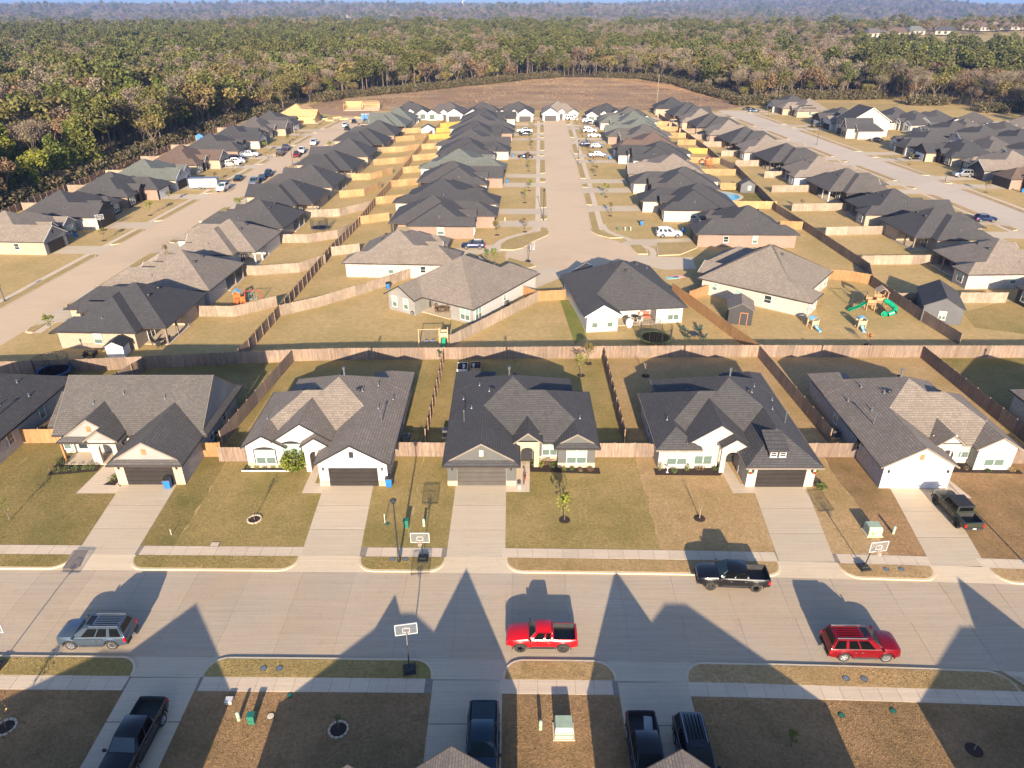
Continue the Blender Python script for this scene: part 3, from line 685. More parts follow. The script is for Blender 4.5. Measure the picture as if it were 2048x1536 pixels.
    def hz(s, x, y):
        z = 0
        for x0, x1, y0, y1, ax, A, B, p, ez in s.wings:
            if not (x0 <= x <= x1 and y0 <= y <= y1): continue
            d = [x - x0, x1 - x] if ax == 'y' else [y - y0, y1 - y]
            e = [y - y0, y1 - y] if ax == 'y' else [x - x0, x1 - x]
            if A == 'h': d.append(e[0])
            if B == 'h': d.append(e[1])
            z = max(z, ez + p * min(d))
        return z
    def walls(s, fp, h=EZ + .1, mat=None, name='wall', z0=0):
        m_ = MB(); m_.prism(fp, z0, h); s.put(m_, name, mat or s.wall)
    def clad(s, x0, x1, y, z0=0, z1=EZ + .08, t=.04, name='siding', mat=None):
        m_ = MB(); m_.box(x0, x1, y - t, y + .001, z0, z1); s.put(m_, name, mat or s.front)
    def win(s, x, y, z, w, h, cols=2, rz=0, dark=False, arch=False, frame=None):
        fr, a, b, ad, bd = window_meshes(w, h, cols, frame or (m_white if s.trim is not m_white else m_white), arch)
        o = s.inst('window', fr, x, y, z, rz)
        if s.lvl >= 1:
            for i in range(cols):
                xx = -w / 2 + w * (i + .5) / cols
                mobj('pane', ad if dark else a, o, (xx, -.005, h * .42 + .055)); mobj('pane', bd if dark else b, o, (xx, -.005, .01))
        else:
            k = ('far', w, h, dark)
            if k not in _wm:
                m_ = MB(); m_.box(-w / 2, w / 2, -.03, 0, 0, h); _wm[k] = m_.mesh('pane', m_dglass if dark else m_sash)
            mobj('pane', _wm[k], o, (0, -.002, 0))
    def garage(s, x, y, mat, w=4.9):
        f, q = garage_meshes(mat, w); o = s.inst('garage_door', f, x, y - .012, 0)
        if s.lvl >= 1:
            for i in range(4): mobj('door_section', q, o, (0, 0, .54 * i))
        else: o.data = _far_gd(mat, w)
    def door(s, x, y, mat=m_black, w=1.0):
        m_ = MB(); m_.box(x - w / 2, x + w / 2, y - .06, y, .05, 2.15); m_.box(x - w / 2 - .08, x + w / 2 + .08, y - .03, y, .02, 2.25, 0); o = s.put(m_, 'front_door', mat)
        if s.lvl >= 2: k = MB(); k.box(x + w / 2 - .15, x + w / 2 - .1, y - .11, y - .06, 1, 1.12); s.put(k, 'door_handle', m_metal, parent=o)
    def sconce(s, x, y, z=1.95):
        m_ = MB(); m_.box(x - .07, x + .07, y - .16, y - .03, z, z + .22); m_.box(x - .1, x + .1, y - .19, y, z + .22, z + .27); s.put(m_, 'wall_lamp', m_black)
    def arch(s, x0, x1, y, zt, ox0, ox1, oz, mat=None, th=.35, rise=.5):
        """porch front wall with an arched opening"""
        m_ = MB(); n = 8; cx = (ox0 + ox1) / 2; hw = (ox1 - ox0) / 2
        m_.box(x0, ox0, y, y + th, 0, zt); m_.box(ox1, x1, y, y + th, 0, zt)
        for i in range(n):
            a0 = ox0 + 2 * hw * i / n; a1 = ox0 + 2 * hw * (i + 1) / n; z = lambda a: oz + rise * sqrt(max(0, 1 - ((a - cx) / hw) ** 2))
            m_.add([(a0, y, z(a0)), (a1, y, z(a1)), (a1, y, zt), (a0, y, zt), (a0, y + th, z(a0)), (a1, y + th, z(a1)), (a1, y + th, zt), (a0, y + th, zt)],
                   [(0, 1, 2, 3), (7, 6, 5, 4), (0, 4, 5, 1), (3, 2, 6, 7)])
        s.put(m_, 'porch_arch', mat or s.front)
    def vents(s, pts, tall=()):
        for x, y in pts:
            z = s.hz(x, y); m_ = MB(); m_.tube((x, y, z - .1), (x, y, z + .42), .05, n=6); m_.lathe([(.16, -.02), (.06, .1)], 6, (x, y, z)); s.put(m_, 'vent_pipe', m_metal)
        for x, y in tall:
            z = s.hz(x, y); m_ = MB(); m_.tube((x, y, z - .1), (x, y, z + 1.3), .055, n=6); m_.lathe([(.1, 1.25), (.11, 1.4), (0.02, 1.45)], 6, (x, y, z)); s.put(m_, 'flue', m_metal)
    def turtle(s, pts):
        for x, y in pts:
            z = s.hz(x, y); m_ = MB(); m_.lathe([(.2, -.12), (.2, .12), (.27, .14), (.24, .26), (.05, .3)], 8, (x, y, z)); s.put(m_, 'roof_vent', m_black)
    def done(s):
        if s.R.v: s.put(s.R, 'roof', s.roof)
        if s.g.v: s.put(s.g, 'gutter', s.eave)
        return s.t
_fg = {}
def _far_gd(mat, w):
    if (mat.name, w) not in _fg:
        m_ = MB(); m_.box(-w / 2, w / 2, -.03, .05, 0, 2.16)
        for i in range(4): m_.box(-w / 2 + .05, w / 2 - .05, -.045, -.03, .06 + .54 * i, .48 + .54 * i)
        _fg[mat.name, w] = m_.mesh('garage_door', mat)
    return _fg[mat.name, w]
def std_house(label, loc, rz, roof='char', wall='white', front='siding', gd='black', gf='g', ff='g', entry='small', flip=False, lvl=1, trim=m_black, vent=None, group=None, stone=None, dormer=False, seed=0, winframe=None, doorm=None, eave=None, rear=True, deep=1):
    """one-storey plan shared by most of the street: long garage wing, hipped main block, entry gable and a front room wing"""
    h = House(label, loc, rz, roof, wall, front, trim, flip, lvl, group, eave=eave); r = random.Random(seed)
    gm = {'black': m_gblack, 'grey': m_ggrey, 'white': m_gwhite}[gd]
    ven = vent or (.42, .62, m_cedar)
    h.wing(-8, 6, 4.35, 18.8); h.wing(-2, 8, 4.4, 15.4, 'x', 'n', 'h')
    h.wing(-8, -.3, .3 if gf == 'g' else 0, 10, 'y', gf, 'n', vent=ven if gf in 'gd' else None, over=.3)
    h.wing(3.3, 8, 3.5 if ff == 'g' else 3.2, 9.5, 'y', ff, 'n', over=.3)
    if entry == 'small': h.wing(-.95, 2.05, 3.55, 9.5, 'y', 'g', 'n', p=.8, ez=3.15, over=.25)
    else:
        h.wing(-1.65, 4.75, 3.55, 11.5, 'y', 'g', 'n', p=.68, ez=3.35, over=.35); h.wing(-1.45, 1.55, 2.75, 8, 'y', 'g', 'n', p=.68, ez=3.3, over=.25)
    if rear: h.wing(-8, -3.2, 15, 20.6, 'y', 'n', 'h')
    fp = [(-7.55, .6), (-.75, .6), (-.75, 5.1), (3.75, 5.1), (3.75, 3.8), (7.55, 3.8), (7.55, 14.9), (-1, 14.9), (-1, 18.3), (-3.65, 18.3)]
    fp += [(-3.65, 20.1), (-7.55, 20.1)] if rear else [(-7.55, 18.3)]
    h.walls(fp)
    if h.front is not h.wall:
        h.clad(-7.59, -6.62, .6); h.clad(-1.68, -.71, .6); h.clad(-6.62, -1.68, .6, 2.2); h.clad(3.71, 7.59, 3.8); h.clad(-.7, 3.7, 5.1)
    if stone:
        for a, b, y in ((-7.62, -6.62, .6), (-1.68, -.68, .6), (3.68, 7.62, 3.8), (1.7, 3.72, 5.1)): h.clad(a, b, y, 0, .62, .1, 'stone_base', m_walls[stone])
    h.garage(-4.15, .6, gm)
    if entry == 'small':
        h.clad(-.7, 1.9, 5.06, 2.6, 3.5, .04); h.arch(-.62, 1.75, 3.8, 3.3, -.2, 1.2, 1.95, mat=m_walls[stone] if stone and lvl == 2 else None)
        h.door(.45, 5.06, doorm or m_black)
        if lvl: h.win(2.9, 5.06, .75, 1.3 if lvl == 1 else 1.5, 1.6, 2, frame=winframe)
    else:
        m_ = MB(); m_.box(1.3, 4.42, 3.93, 5.05, 0, 3.5); h.put(m_, 'front_bay', h.front)
        h.win(2.85, 3.92, .55, 1.8, 2.35, 2, arch=(gf == 'g'), frame=winframe)
        h.arch(-1.2, 1.3, 3.02, 3.4, -.65, .8, 2.05); m_ = MB(); m_.box(-1.2, 1.3, 3.93, 4.03, 2.9, 3.6); h.put(m_, 'gable_base', h.front); h.door(-.1, 5.06, doorm or m_black)
    if lvl >= 1 or True: h.win(5.65, 3.76, .62, 2.0, 1.65, 2, arch=(entry == 'big' and gf == 'g'), frame=winframe)
    if lvl >= 1:
        h.sconce(-7.1, .56); h.sconce(-1.2, .56)
    if lvl == 2:
        h.vents([(-5.5, 9), (-4.8, 13.5), (-6.6, 12.2), (6.2, 7.5), (-3.6, 10.8)], [(-6.2, 6.8)]); h.turtle([(-3.2, 10.6), (-.8, 13.5), (3.2, 12)])
        m_ = MB(); z = h.hz(-1.4, 12.2); m_.tube((-1.4, 12.2, z - .2), (-1.4, 12.2, z + .75), .1, n=8); m_.lathe([(.16, .7), (.17, .95), (.03, 1)], 8, (-1.4, 12.2, z)); h.put(m_, 'flue_cap', m_metal)
    elif lvl == 1:
        h.vents([(-5.8, 8 + r.random() * 3), (5.9, 9 + r.random())]); h.turtle([(-2.4, 14.2), (.6, 14.2)])
    else: h.turtle([(-2, 14)])
    # rear: covered patio on posts, sliding door, windows
    m_ = MB(); m_.box(-.9, 5.9, 14.95, 18.7, .02, .1); h.put(m_, 'patio_slab', m_drive)
    for x in (2.4, 5.6): m_ = MB(); m_.box(x - .13, x + .13, 18.2, 18.46, .1, EZ); h.put(m_, 'patio_post', h.trim if wall not in ('white', 'cream') else m_tantrim)
    h.win(3.6, 14.94, .1, 1.8, 2.1, 2, pi, dark=True, frame=winframe); h.win(.4, 14.94, .9, 1.0, 1.2, 1, pi, frame=winframe)
    if rear: h.win(-5.6, 20.14, .8, 1.5, 1.5, 2, pi, frame=winframe)
    h.win(-7.59, 12, .9, .9, 1.4, 1, -pi / 2, frame=winframe); h.win(7.59, 9.5, .9, 1.1, 1.4, 1, pi / 2, frame=winframe)
    if lvl: h.win(-7.59, 6.2, 1.1, .9, 1.1, 1, -pi / 2, dark=True, frame=winframe)
    if dormer:
        y0 = 1.0; z0 = h.hz(-3.6, y0); xa, xb = -4.5, -2.7
        m_ = MB(); m_.box(xa, xb, y0, y0 + .1, z0 - .05, z0 + .82)
        for x in (xa + .04, xb - .04): m_.add([(x, y0 + .1, z0), (x, y0 + .1, z0 + .8), (x, y0 + 2.4, z0 + 1.4)], [(0, 1, 2), (2, 1, 0)])
        h.put(m_, 'dormer_wall', m_walls['black'])
        m_ = MB(); m_.slab([(xa - .15, y0 - .2, z0 + .8), (xb + .15, y0 - .2, z0 + .8), (xb + .15, y0 + 2.7, z0 + 1.58), (xa - .15, y0 + 2.7, z0 + 1.58)], .1); h.put(m_, 'dormer_roof', h.roof)
        for x in (-4.05, -3.15): h.win(x, y0 - .005, z0 + .16, .52, .42, 1, dark=True, frame=m_white)
    t_ = h.done()
    if deep != 1: t_.scale = (1, deep, 1)
    return t_
# ---- the front row across the near street
house_c = std_house('charcoal-roofed house with grey board gables and grey garage door behind the young mulched tree', (1.1, 58.35), 0, 'char', 'white', 'sage', 'grey', 'd', 'd', 'small', lvl=2, trim=m_tantrim, stone='stone', vent=(.4, .7, M('pale_wood_vent', (.7, .55, .35), (.6, .45, .28), 4)), winframe=m_white)
house_b = std_house('taupe-roofed white board house with black-framed arched windows and round bush by the entry', (-20.1, 58.3), 0, 'tan', 'white', 'siding', 'black', 'g', 'g', 'big', flip=True, lvl=2, stone='stone', vent=(.45, .68, m_black), doorm=m_cedar)
house_d = std_house('charcoal hip-roofed whitewashed brick house with small twin-window dormer over the garage', (22.85, 58.1), 0, 'char', 'white', 'white', 'black', 'h', 'h', 'big', flip=True, lvl=2, dormer=True, winframe=m_white, eave=m_tantrim)
house_e = std_house('taupe-roofed white house with white garage door and small cedar vent at the right', (44.6, 57.9), 0, 'tan', 'white', 'siding', 'white', 'g', 'g', 'small', lvl=2, trim=m_tantrim, doorm=m_cedar, stone=None, eave=m_tantrim)
def house_a():
    h = House('grey-roofed brick house with long steep gable roof and corner timber-post porch at the left', (-41.3, 58.5), 0, 'grey', 'white', 'grey', m_tantrim, lvl=2)
    # x local = world + 41.3, y local = world - 58.5
    h.wing(-7.6, 8.9, 5.6, 16.9, 'x', 'g', 'd', p=.77); h.wing(-9.0, -3, 7.3, 15.4, 'x', 'g', 'n', p=.55)
    h.wing(1.0, 8.5, 0, 9.8, 'y', 'd', 'n', p=.63, vent=(.42, .62, m_cedar)); h.wing(-6.3, .5, 4.2, 11.5, 'y', 'd', 'n', p=.72, vent=(.42, .62, m_cedar))
    h.wing(-3.4, .2, 3.95, 8, 'y', 'g', 'n', p=.72, ez=3.0, over=.2)
    h.walls([(1.4, .6), (8.1, .6), (8.1, 16.2), (-8.6, 16.2), (-8.6, 8), (-7.2, 8), (-7.2, 6.4), (1.4, 6.4)])
    h.clad(1.36, 2.3, .6, mat=m_walls['stone']); h.clad(7.2, 8.14, .6, mat=m_walls['stone']); h.garage(4.75, .6, m_gblack)
    h.arch(-3.0, -.2, 4.2, 3.1, -2.1, -.7, 2.0, mat=m_walls['white']); m_ = MB(); m_.box(-6.1, -5.9, 4.3, 4.5, 0, EZ); h.put(m_, 'porch_post', m_cedar)
    h.door(-1.2, 6.36); h.win(-4.6, 6.36, .6, 2.0, 1.5, 2, dark=True); h.win(-6.8, 6.36, .6, .7, 1.4, 1); h.win(1.36, 3, .9, .8, 1.2, 1, -pi / 2)
    m_ = MB(); m_.box(-6.2, 1.3, 4.1, 6.4, .02, .12); h.put(m_, 'porch_slab', m_drive)
    h.sconce(1.85, .56); h.sconce(7.65, .56); h.win(8.14, 12, .7, .9, 1.5, 1, pi / 2, dark=True); h.win(8.14, 8, .7, .9, 1.5, 1, pi / 2)
    h.vents([(-1, 9.4), (3.6, 9), (-4, 8.5)]); h.turtle([(-3, 12.2), (2, 12.2), (6.2, 12.2)])
    return h.done()
house_a()
std_house('dark-roofed white-walled house cut by the left edge of the picture', (-61.9, 59.0), 0, 'char', 'white', 'white', 'black', 'd', 'g', 'small', flip=True, lvl=2, rear=False)
std_house('brown-roofed whitewashed house corner at the right edge beyond the last side fence', (67.2, 55.6), 0, 'tan', 'white', 'white', 'black', 'g', 'g', 'small', lvl=2, rear=False)
# ---- the near row behind the viewer: only roof tips and long shadows reach the picture
def near_house(label, gx, a, b, gables, mp=.66, roof='tan', yf=25.3, my=(.8, 15.3), pyr=None, lvl=1):
    """local x runs towards -x in the world; gables: (centre, half width, front y, pitch)"""
    h = House(label, (gx, yf), pi, roof, 'rose', 'stone', m_brownt, lvl=lvl)
    h.wing(a, b, my[0], my[1], 'x', 'h', 'h', p=mp)
    for c, hw, y0, p in gables: h.wing(c - hw, c + hw, y0, 9, 'y', 'g', 'n', p=p)
    if pyr: h.wing(*pyr, p=.75)
    h.walls([(a + .5, my[0] + .5), (b - .5, my[0] + .5), (b - .5, my[1] - .5), (a + .5, my[1] - .5)])
    h.garage(0, .6 if gables and gables[0][0] == 0 else my[0] + .48, m_gblack); h.turtle([(3 if b > 8 else -3, (my[0] + my[1]) / 2 + .8)])
    return h.done()
near_house('near-row house whose hipped roof throws its shadow over the slate SUV', -25.2, -3.6, 11.5, [], mp=.55, my=(1.6, 14), pyr=(-5.6, 5.6, 0, 13))
near_house('near-row house whose brown gable tip pokes in at the bottom left of centre', -3.4, -3.4, 12.6, [(0, 3.9, -.4, .93), (5.8, 3.0, .2, .95), (3.0, 1.7, -.2, .9)], mp=.64)
near_house('near-row house whose brown gable tip covers the noses of two dark vehicles', 9.5, -12.6, 3.6, [(0, 3.9, -.2, .93), (-2.6, 2.2, .4, 1.0)], mp=.68)
near_house('near-row house whose shadow falls over the street corner at the lower right', 38.6, -9, 10, [(0, 3.9, .6, .93), (3.5, 1.5, 0, .9)], mp=.58)
# ------------------------------------------------------------------ rows of houses along the streets beyond
ROOFN = {'char': 'charcoal-roofed', 'dark': 'near-black-roofed', 'grey': 'grey-roofed', 'tan': 'taupe-roofed', 'brown': 'brown-roofed', 'green': 'sage-grey-roofed'}
WALLN = {'white': 'whitewashed brick', 'cream': 'cream brick', 'rose': 'rosy brick', 'siding': 'white board', 'grey': 'pale grey', 'black': 'black board'}
ROWS = {  # name: (front x of y, rotation, phrase, [(y, roof, wall, front, flip, gf, ff, entry, lvl)])
 'L1': (lambda y: interp(LSL, y) - 9.6, radians(90 - 3), 'on the wood side of the left street', 'counted away from the viewer', [
    (142, 'tan', 'cream', 'grey', 0, 'g', 'g', 'small', 1), (160, 'char', 'white', 'black', 0, 'g', 'h', 'small', 1), (178.5, 'char', 'rose', 'black', 1, 'h', 'h', 'small', 1),
    (197, 'green', 'white', 'siding', 0, 'g', 'g', 'small', 1), (217, 'brown', 'cream', 'grey', 1, 'g', 'h', 'small', 1), (240, 'char', 'rose', 'black', 0, 'h', 'g', 'small', 1),
    (259, 'dark', 'white', 'siding', 0, 'g', 'g', 'big', 1), (278, 'grey', 'cream', 'grey', 1, 'g', 'h', 'small', 0), (296, 'char', 'white', 'grey', 0, 'h', 'g', 'small', 0)]),
 'L2': (lambda y: interp(LSR, y) + 5.4, radians(-90 - 3), 'on the inner side of the left street', 'counted away from the viewer', [
    (99.5, 'dark', 'cream', 'black', 0, 'h', 'h', 'small', 1), (117, 'tan', 'white', 'grey', 1, 'h', 'g', 'small', 1), (135, 'tan', 'siding', 'grey', 0, 'h', 'h', 'small', 1),
    (153, 'char', 'cream', 'black', 1, 'h', 'g', 'small', 1), (171, 'dark', 'cream', 'black', 0, 'g', 'h', 'small', 1), (190, 'char', 'cream', 'siding', 1, 'h', 'h', 'big', 1),
    (210, 'dark', 'cream', 'grey', 0, 'h', 'h', 'small', 0), (231, 'char', 'cream', 'black', 1, 'g', 'h', 'small', 0), (251, 'dark', 'cream', 'black', 0, 'h', 'h', 'small', 0),
    (272, 'char', 'rose', 'black', 1, 'h', 'g', 'small', 0), (291, 'green', 'cream', 'grey', 0, 'h', 'h', 'small', 0), (309, 'green', 'siding', 'siding', 1, 'g', 'h', 'small', 0)]),
 'C1': (lambda y: interp(CSL, y) - 11.2, radians(90 - 2), 'on the left side of the middle street', 'counted from the turning circle', [
    (128.3, 'tan', 'white', 'white', 0, 'h', 'h', 'small', 1), (153, 'char', 'rose', 'white', 1, 'h', 'g', 'small', 1), (172, 'dark', 'white', 'siding', 0, 'h', 'h', 'small', 1),
    (192, 'char', 'rose', 'white', 1, 'g', 'h', 'small', 1), (212, 'green', 'siding', 'siding', 0, 'h', 'g', 'small', 1), (231, 'dark', 'white', 'white', 1, 'h', 'h', 'small', 0),
    (249, 'char', 'white', 'siding', 0, 'g', 'h', 'small', 0), (267, 'dark', 'rose', 'white', 1, 'h', 'g', 'small', 0), (286, 'char', 'white', 'siding', 0, 'h', 'h', 'small', 0), (304, 'dark', 'white', 'white', 1, 'g', 'h', 'small', 0)]),
 'C2': (lambda y: interp(CSR, y) + 12.3, radians(-90 - 2), 'on the right side of the middle street', 'counted from the turning circle', [
    (147.5, 'char', 'rose', 'black', 1, 'h', 'h', 'small', 1), (166.5, 'dark', 'white', 'black', 0, 'h', 'h', 'small', 1), (185.5, 'char', 'white', 'black', 0, 'h', 'g', 'small', 1),
    (205, 'tan', 'rose', 'grey', 1, 'g', 'h', 'small', 1), (225, 'dark', 'siding', 'siding', 0, 'g', 'g', 'big', 1), (243, 'brown', 'rose', 'grey', 1, 'h', 'h', 'small', 0),
    (260, 'grey', 'rose', 'grey', 0, 'h', 'g', 'small', 0), (276, 'green', 'siding', 'siding', 1, 'g', 'h', 'small', 0), (293, 'green', 'white', 'siding', 0, 'h', 'h', 'small', 0), (309, 'grey', 'white', 'grey', 1, 'h', 'h', 'small', 0)]),
 'R1': (lambda y: interp(RSL, y) - 12.4, radians(90 + 3), 'on the near side of the right street', 'counted away from the viewer', [
    (124, 'tan', 'white', 'white', 0, 'h', 'g', 'small', 1), (144, 'char', 'cream', 'grey', 1, 'h', 'h', 'small', 1), (163, 'char', 'cream', 'grey', 0, 'g', 'h', 'small', 1),
    (184, 'grey', 'black', 'black', 1, 'h', 'h', 'small', 1), (202, 'tan', 'siding', 'grey', 0, 'h', 'g', 'small', 1), (221, 'char', 'black', 'black', 1, 'h', 'h', 'small', 1),
    (238, 'tan', 'white', 'grey', 0, 'g', 'h', 'small', 0), (254, 'char', 'rose', 'black', 1, 'h', 'h', 'small', 0), (272, 'tan', 'rose', 'grey', 0, 'h', 'g', 'small', 0),
    (289, 'char', 'cream', 'black', 1, 'h', 'h', 'small', 0), (304, 'tan', 'cream', 'grey', 0, 'h', 'h', 'small', 0), (321, 'char', 'cream', 'siding', 1, 'g', 'h', 'small', 0), (345, 'dark', 'cream', 'white', 0, 'h', 'h', 'small', 0)]),
 'R2': (lambda y: interp(RSR, y) + 12, radians(-90 + 3), 'on the far side of the right street', 'counted away from the viewer', [
    (190, 'brown', 'rose', 'black', 0, 'h', 'g', 'small', 1), (209, 'tan', 'grey', 'black', 1, 'g', 'h', 'small', 1), (228, 'dark', 'cream', 'black', 0, 'g', 'h', 'small', 1), (247, 'char', 'white', 'siding', 1, 'h', 'g', 'small', 1),
    (291, 'tan', 'siding', 'siding', 0, 'g', 'h', 'small', 0), (308, 'char', 'rose', 'black', 1, 'g', 'h', 'small', 0), (336, 'tan', 'cream', 'cream', 0, 'h', 'h', 'small', 0), (353, 'char', 'white', 'siding', 1, 'g', 'h', 'small', 0)]),
}
rnd = random.Random(11)
for key, (fx, rz, where, cnt, lst) in ROWS.items():
    for i, (y, roof, wall, front, flip, gf, ff, ent, lvl) in enumerate(lst):
        lab = '%s %s house %s, %s from the viewer' % (ROOFN[roof], WALLN[wall], where, ORD[i])
        x = fx(y)
        if key == 'C1' and i == 0: x = -9.2
        if key == 'C2' and i == 0: x = 37.0
        if key == 'L2' : y2 = y
        std_house(lab, (x, y), rz + rnd.uniform(-.02, .02), roof, wall, front, ['black', 'black', 'white'][i % 3] if wall != 'siding' else 'black', gf, ff, ent, bool(flip), lvl, m_black if roof in ('char', 'dark') else m_white,
                  (.4, .6, m_black), seed=i, winframe=m_white, rear=(key not in ('L1', 'L2')) and i % 2 == 0, deep={'C1': 1.2 if i else 1, 'C2': 1.14 if i else 1}.get(key, 1))
ROW_Y = {k: [q[0] for q in v[4]] for k, v in ROWS.items()}
def flip_drive(key, i):
    fl = ROWS[key][4][i][4]; d = -4.15 * (-1 if fl else 1)
    return d
for key, tab, sgn in (('L1', LSL, -1), ('L2', LSR, 1), ('C1', CSL, -1), ('C2', CSR, 1), ('R1', RSL, -1), ('R2', RSR, 1)):
    fx = ROWS[key][0]; ds = []
    for i, y in enumerate(ROW_Y[key]):
        # local x -> world y: +1 when the front faces +x, -1 when it faces -x
        yd = y + flip_drive(key, i) * (1 if key in ('L1', 'C1', 'R1') else -1)
        if key in ('C1', 'C2') and i == 0: continue
        ds.append(yd); side_drive(tab, sgn, yd, fx(y) - sgn * .1 + sgn * .6)
    y0, y1 = {'L1': (80, 318), 'L2': (97, 316), 'C1': (149, 318), 'C2': (152, 316), 'R1': (112, 345), 'R2': (150, 350)}[key]
    edge_walk(tab, sgn, y0, y1, ds, g_gold if key[0] != 'R' else g_tan)
    # yards tone
# ---- houses round the turning circle and at the ends
def turned(P, local, rz):
    return (P[0] - (cos(rz) * local[0] - sin(rz) * local[1]), P[1] - (sin(rz) * local[0] + cos(rz) * local[1]))
def circle_house(label, P, rz, roof, wall, front, W=8.0, patio=True, q1=True, rear='g'):
    loc = turned(P, (-W, 18.4), rz)
    h = House(label, loc, rz, roof, wall, front, m_black if q1 else m_white, lvl=2, eave=m_brownt)
    h.wing(-W, W, 1.5, 18.4); h.wing(-W, -.5, -1.2, 8, 'y', 'h', 'n'); h.wing(W - 6.2 if q1 else W - 5.6, W, 9, 20.4, 'y', 'n', rear); h.wing(1, 6, .2, 8, 'y', 'g', 'n')
    xa = W - 5.75 if q1 else W - 5.15
    h.walls([(-W + .5, -.7), (-1, -.7), (-1, 2.2), (W - .5, 2.2), (W - .5, 19.8), (xa, 19.8), (xa, 15), (-W + 4.6, 15), (-W + 4.6, 17.9), (-W + .5, 17.9)])
    # the rear bay shows siding
    h.clad(-W + .46, -W + 4.64, 17.9, t=-.04); m_ = MB(); m_.box(xa - .04, W - .46, 19.8, 19.84, 0, EZ + .08); h.put(m_, 'siding', h.front)
    m_ = MB(); m_.box(xa - .04, xa, 15, 19.8, 0, EZ + .08); h.put(m_, 'siding', h.front)
    m_ = MB(); m_.box(-W + 4.6, xa, 15, 15.04, 0, EZ + .08); h.put(m_, 'siding', h.front)
    m_ = MB(); m_.box(-W + 4.6, xa - .04, 15.04, 18.2, .02, .1); h.put(m_, 'patio_slab', m_drive)
    for x in (-W + 1.9, ) : h.win(x, 17.95, .55, 1.7, 1.9, 2, pi)
    for x in (W - 1.7, W - 4.0): h.win(x, 19.85, .75, .85, 1.7, 1, pi)
    for x in ((-1.8, -.6, .6) if q1 else (-.2, 1.2)): h.win(x, 15.05, 1.2, .8, 1.0, 1, pi, dark=True)
    h.win(-2.6 if q1 else -2.4, 15.05, .1, 1.1, 2.1, 1, pi, dark=not q1)
    if q1: h.win(-W + .49, 16.4, .45, 1.6, 2, 2, -pi / 2); h.win(-W + .49, 9, 1.1, .7, .9, 1, -pi / 2)
    if rear == 'h':
        for y, z, w_ in ((4.5, 1.1, .8), (8.5, .9, .9), (13.5, 1.0, 1.1)): h.win(W - .49, y, z, w_, 1.2, 1, pi / 2, dark=y > 10)
    h.vents([(-3.6, 6), (-6, 4)]); h.turtle([(1.2, 7.8), (-1.2, 7.8)]); h.turtle([(0, 12)]) if not q1 else None
    h.garage(-4.3, -.71, m_gblack)
    return h.done()
q1 = circle_house('taupe-roofed house with pale grey back wall and furnished corner patio', (-5.8, 99.5), radians(147.5), 'tan', 'siding', 'grey')
q2 = circle_house('charcoal-roofed white house behind the round netted trampoline', (26.6, 100.7), radians(187.3) , 'char', 'siding', 'siding', W=8.15, q1=False)
q3 = circle_house('taupe-roofed whitewashed house set at an angle behind the black shed', (55.3, 117.2), radians(232), 'tan', 'white', 'white', W=8.8, q1=False, rear='h')
std_house('black-sided house corner at the right edge beyond the tall black shed', (103, 103), radians(93), 'char', 'black', 'black', 'black', 'h', 'h', 'small', flip=True, lvl=1, seed=8)
for i, (u, v, roof, wall, fl) in enumerate([(820, 203, 'char', 'white', 0), (891, 204, 'grey', 'siding', 1), (967, 205, 'char', 'white', 0), (1030, 204, 'char', 'cream', 1), (1119, 203, 'tan', 'cream', 0), (1208, 207, 'dark', 'white', 1), (1262, 214, 'char', 'white', 0)]):
    x, y = at(u, v, 6.8)
    std_house('%s %s house closing the far end of the middle street, %s from left' % (ROOFN[roof], WALLN[wall], ORD[i]), (x, min(y - 9, 334)), radians(-2), roof, wall, 'siding', 'black', 'g', 'g', 'small', bool(fl), 0, m_white, (.4, .6, m_black), seed=i, winframe=m_black)
for i, (u, v, roof, wall, rz, fl) in enumerate([(1784, 214, 'char', 'cream', -88, 0), (1858, 219, 'char', 'white', -60, 1), (1947, 224, 'grey', 'siding', -40, 0), (1952, 249, 'char', 'black', -86, 1), (1924, 237, 'grey', 'cream', -86, 0), (2026, 256, 'dark', 'cream', -86, 1), (2044, 233, 'tan', 'cream', -70, 0), (1822, 221, 'char', 'white', -75, 0), (1893, 240, 'char', 'cream', -86, 1), (1992, 241, 'char', 'white', -60, 1), (1975, 272, 'grey', 'cream', -86, 0), (2052, 280, 'char', 'white', -86, 1)]):
    x, y = at(u, v, 6.8); r = radians(rz)
    std_house('%s %s house in the rows beyond the right street, %s from left' % (ROOFN[roof], WALLN[wall], ORD[i]), turned((x, y), (-1, 10), r), r, roof, wall, 'siding', 'black', 'g', 'g', 'small', bool(fl), 0, m_white, (.4, .6, m_black), seed=i, winframe=m_white)
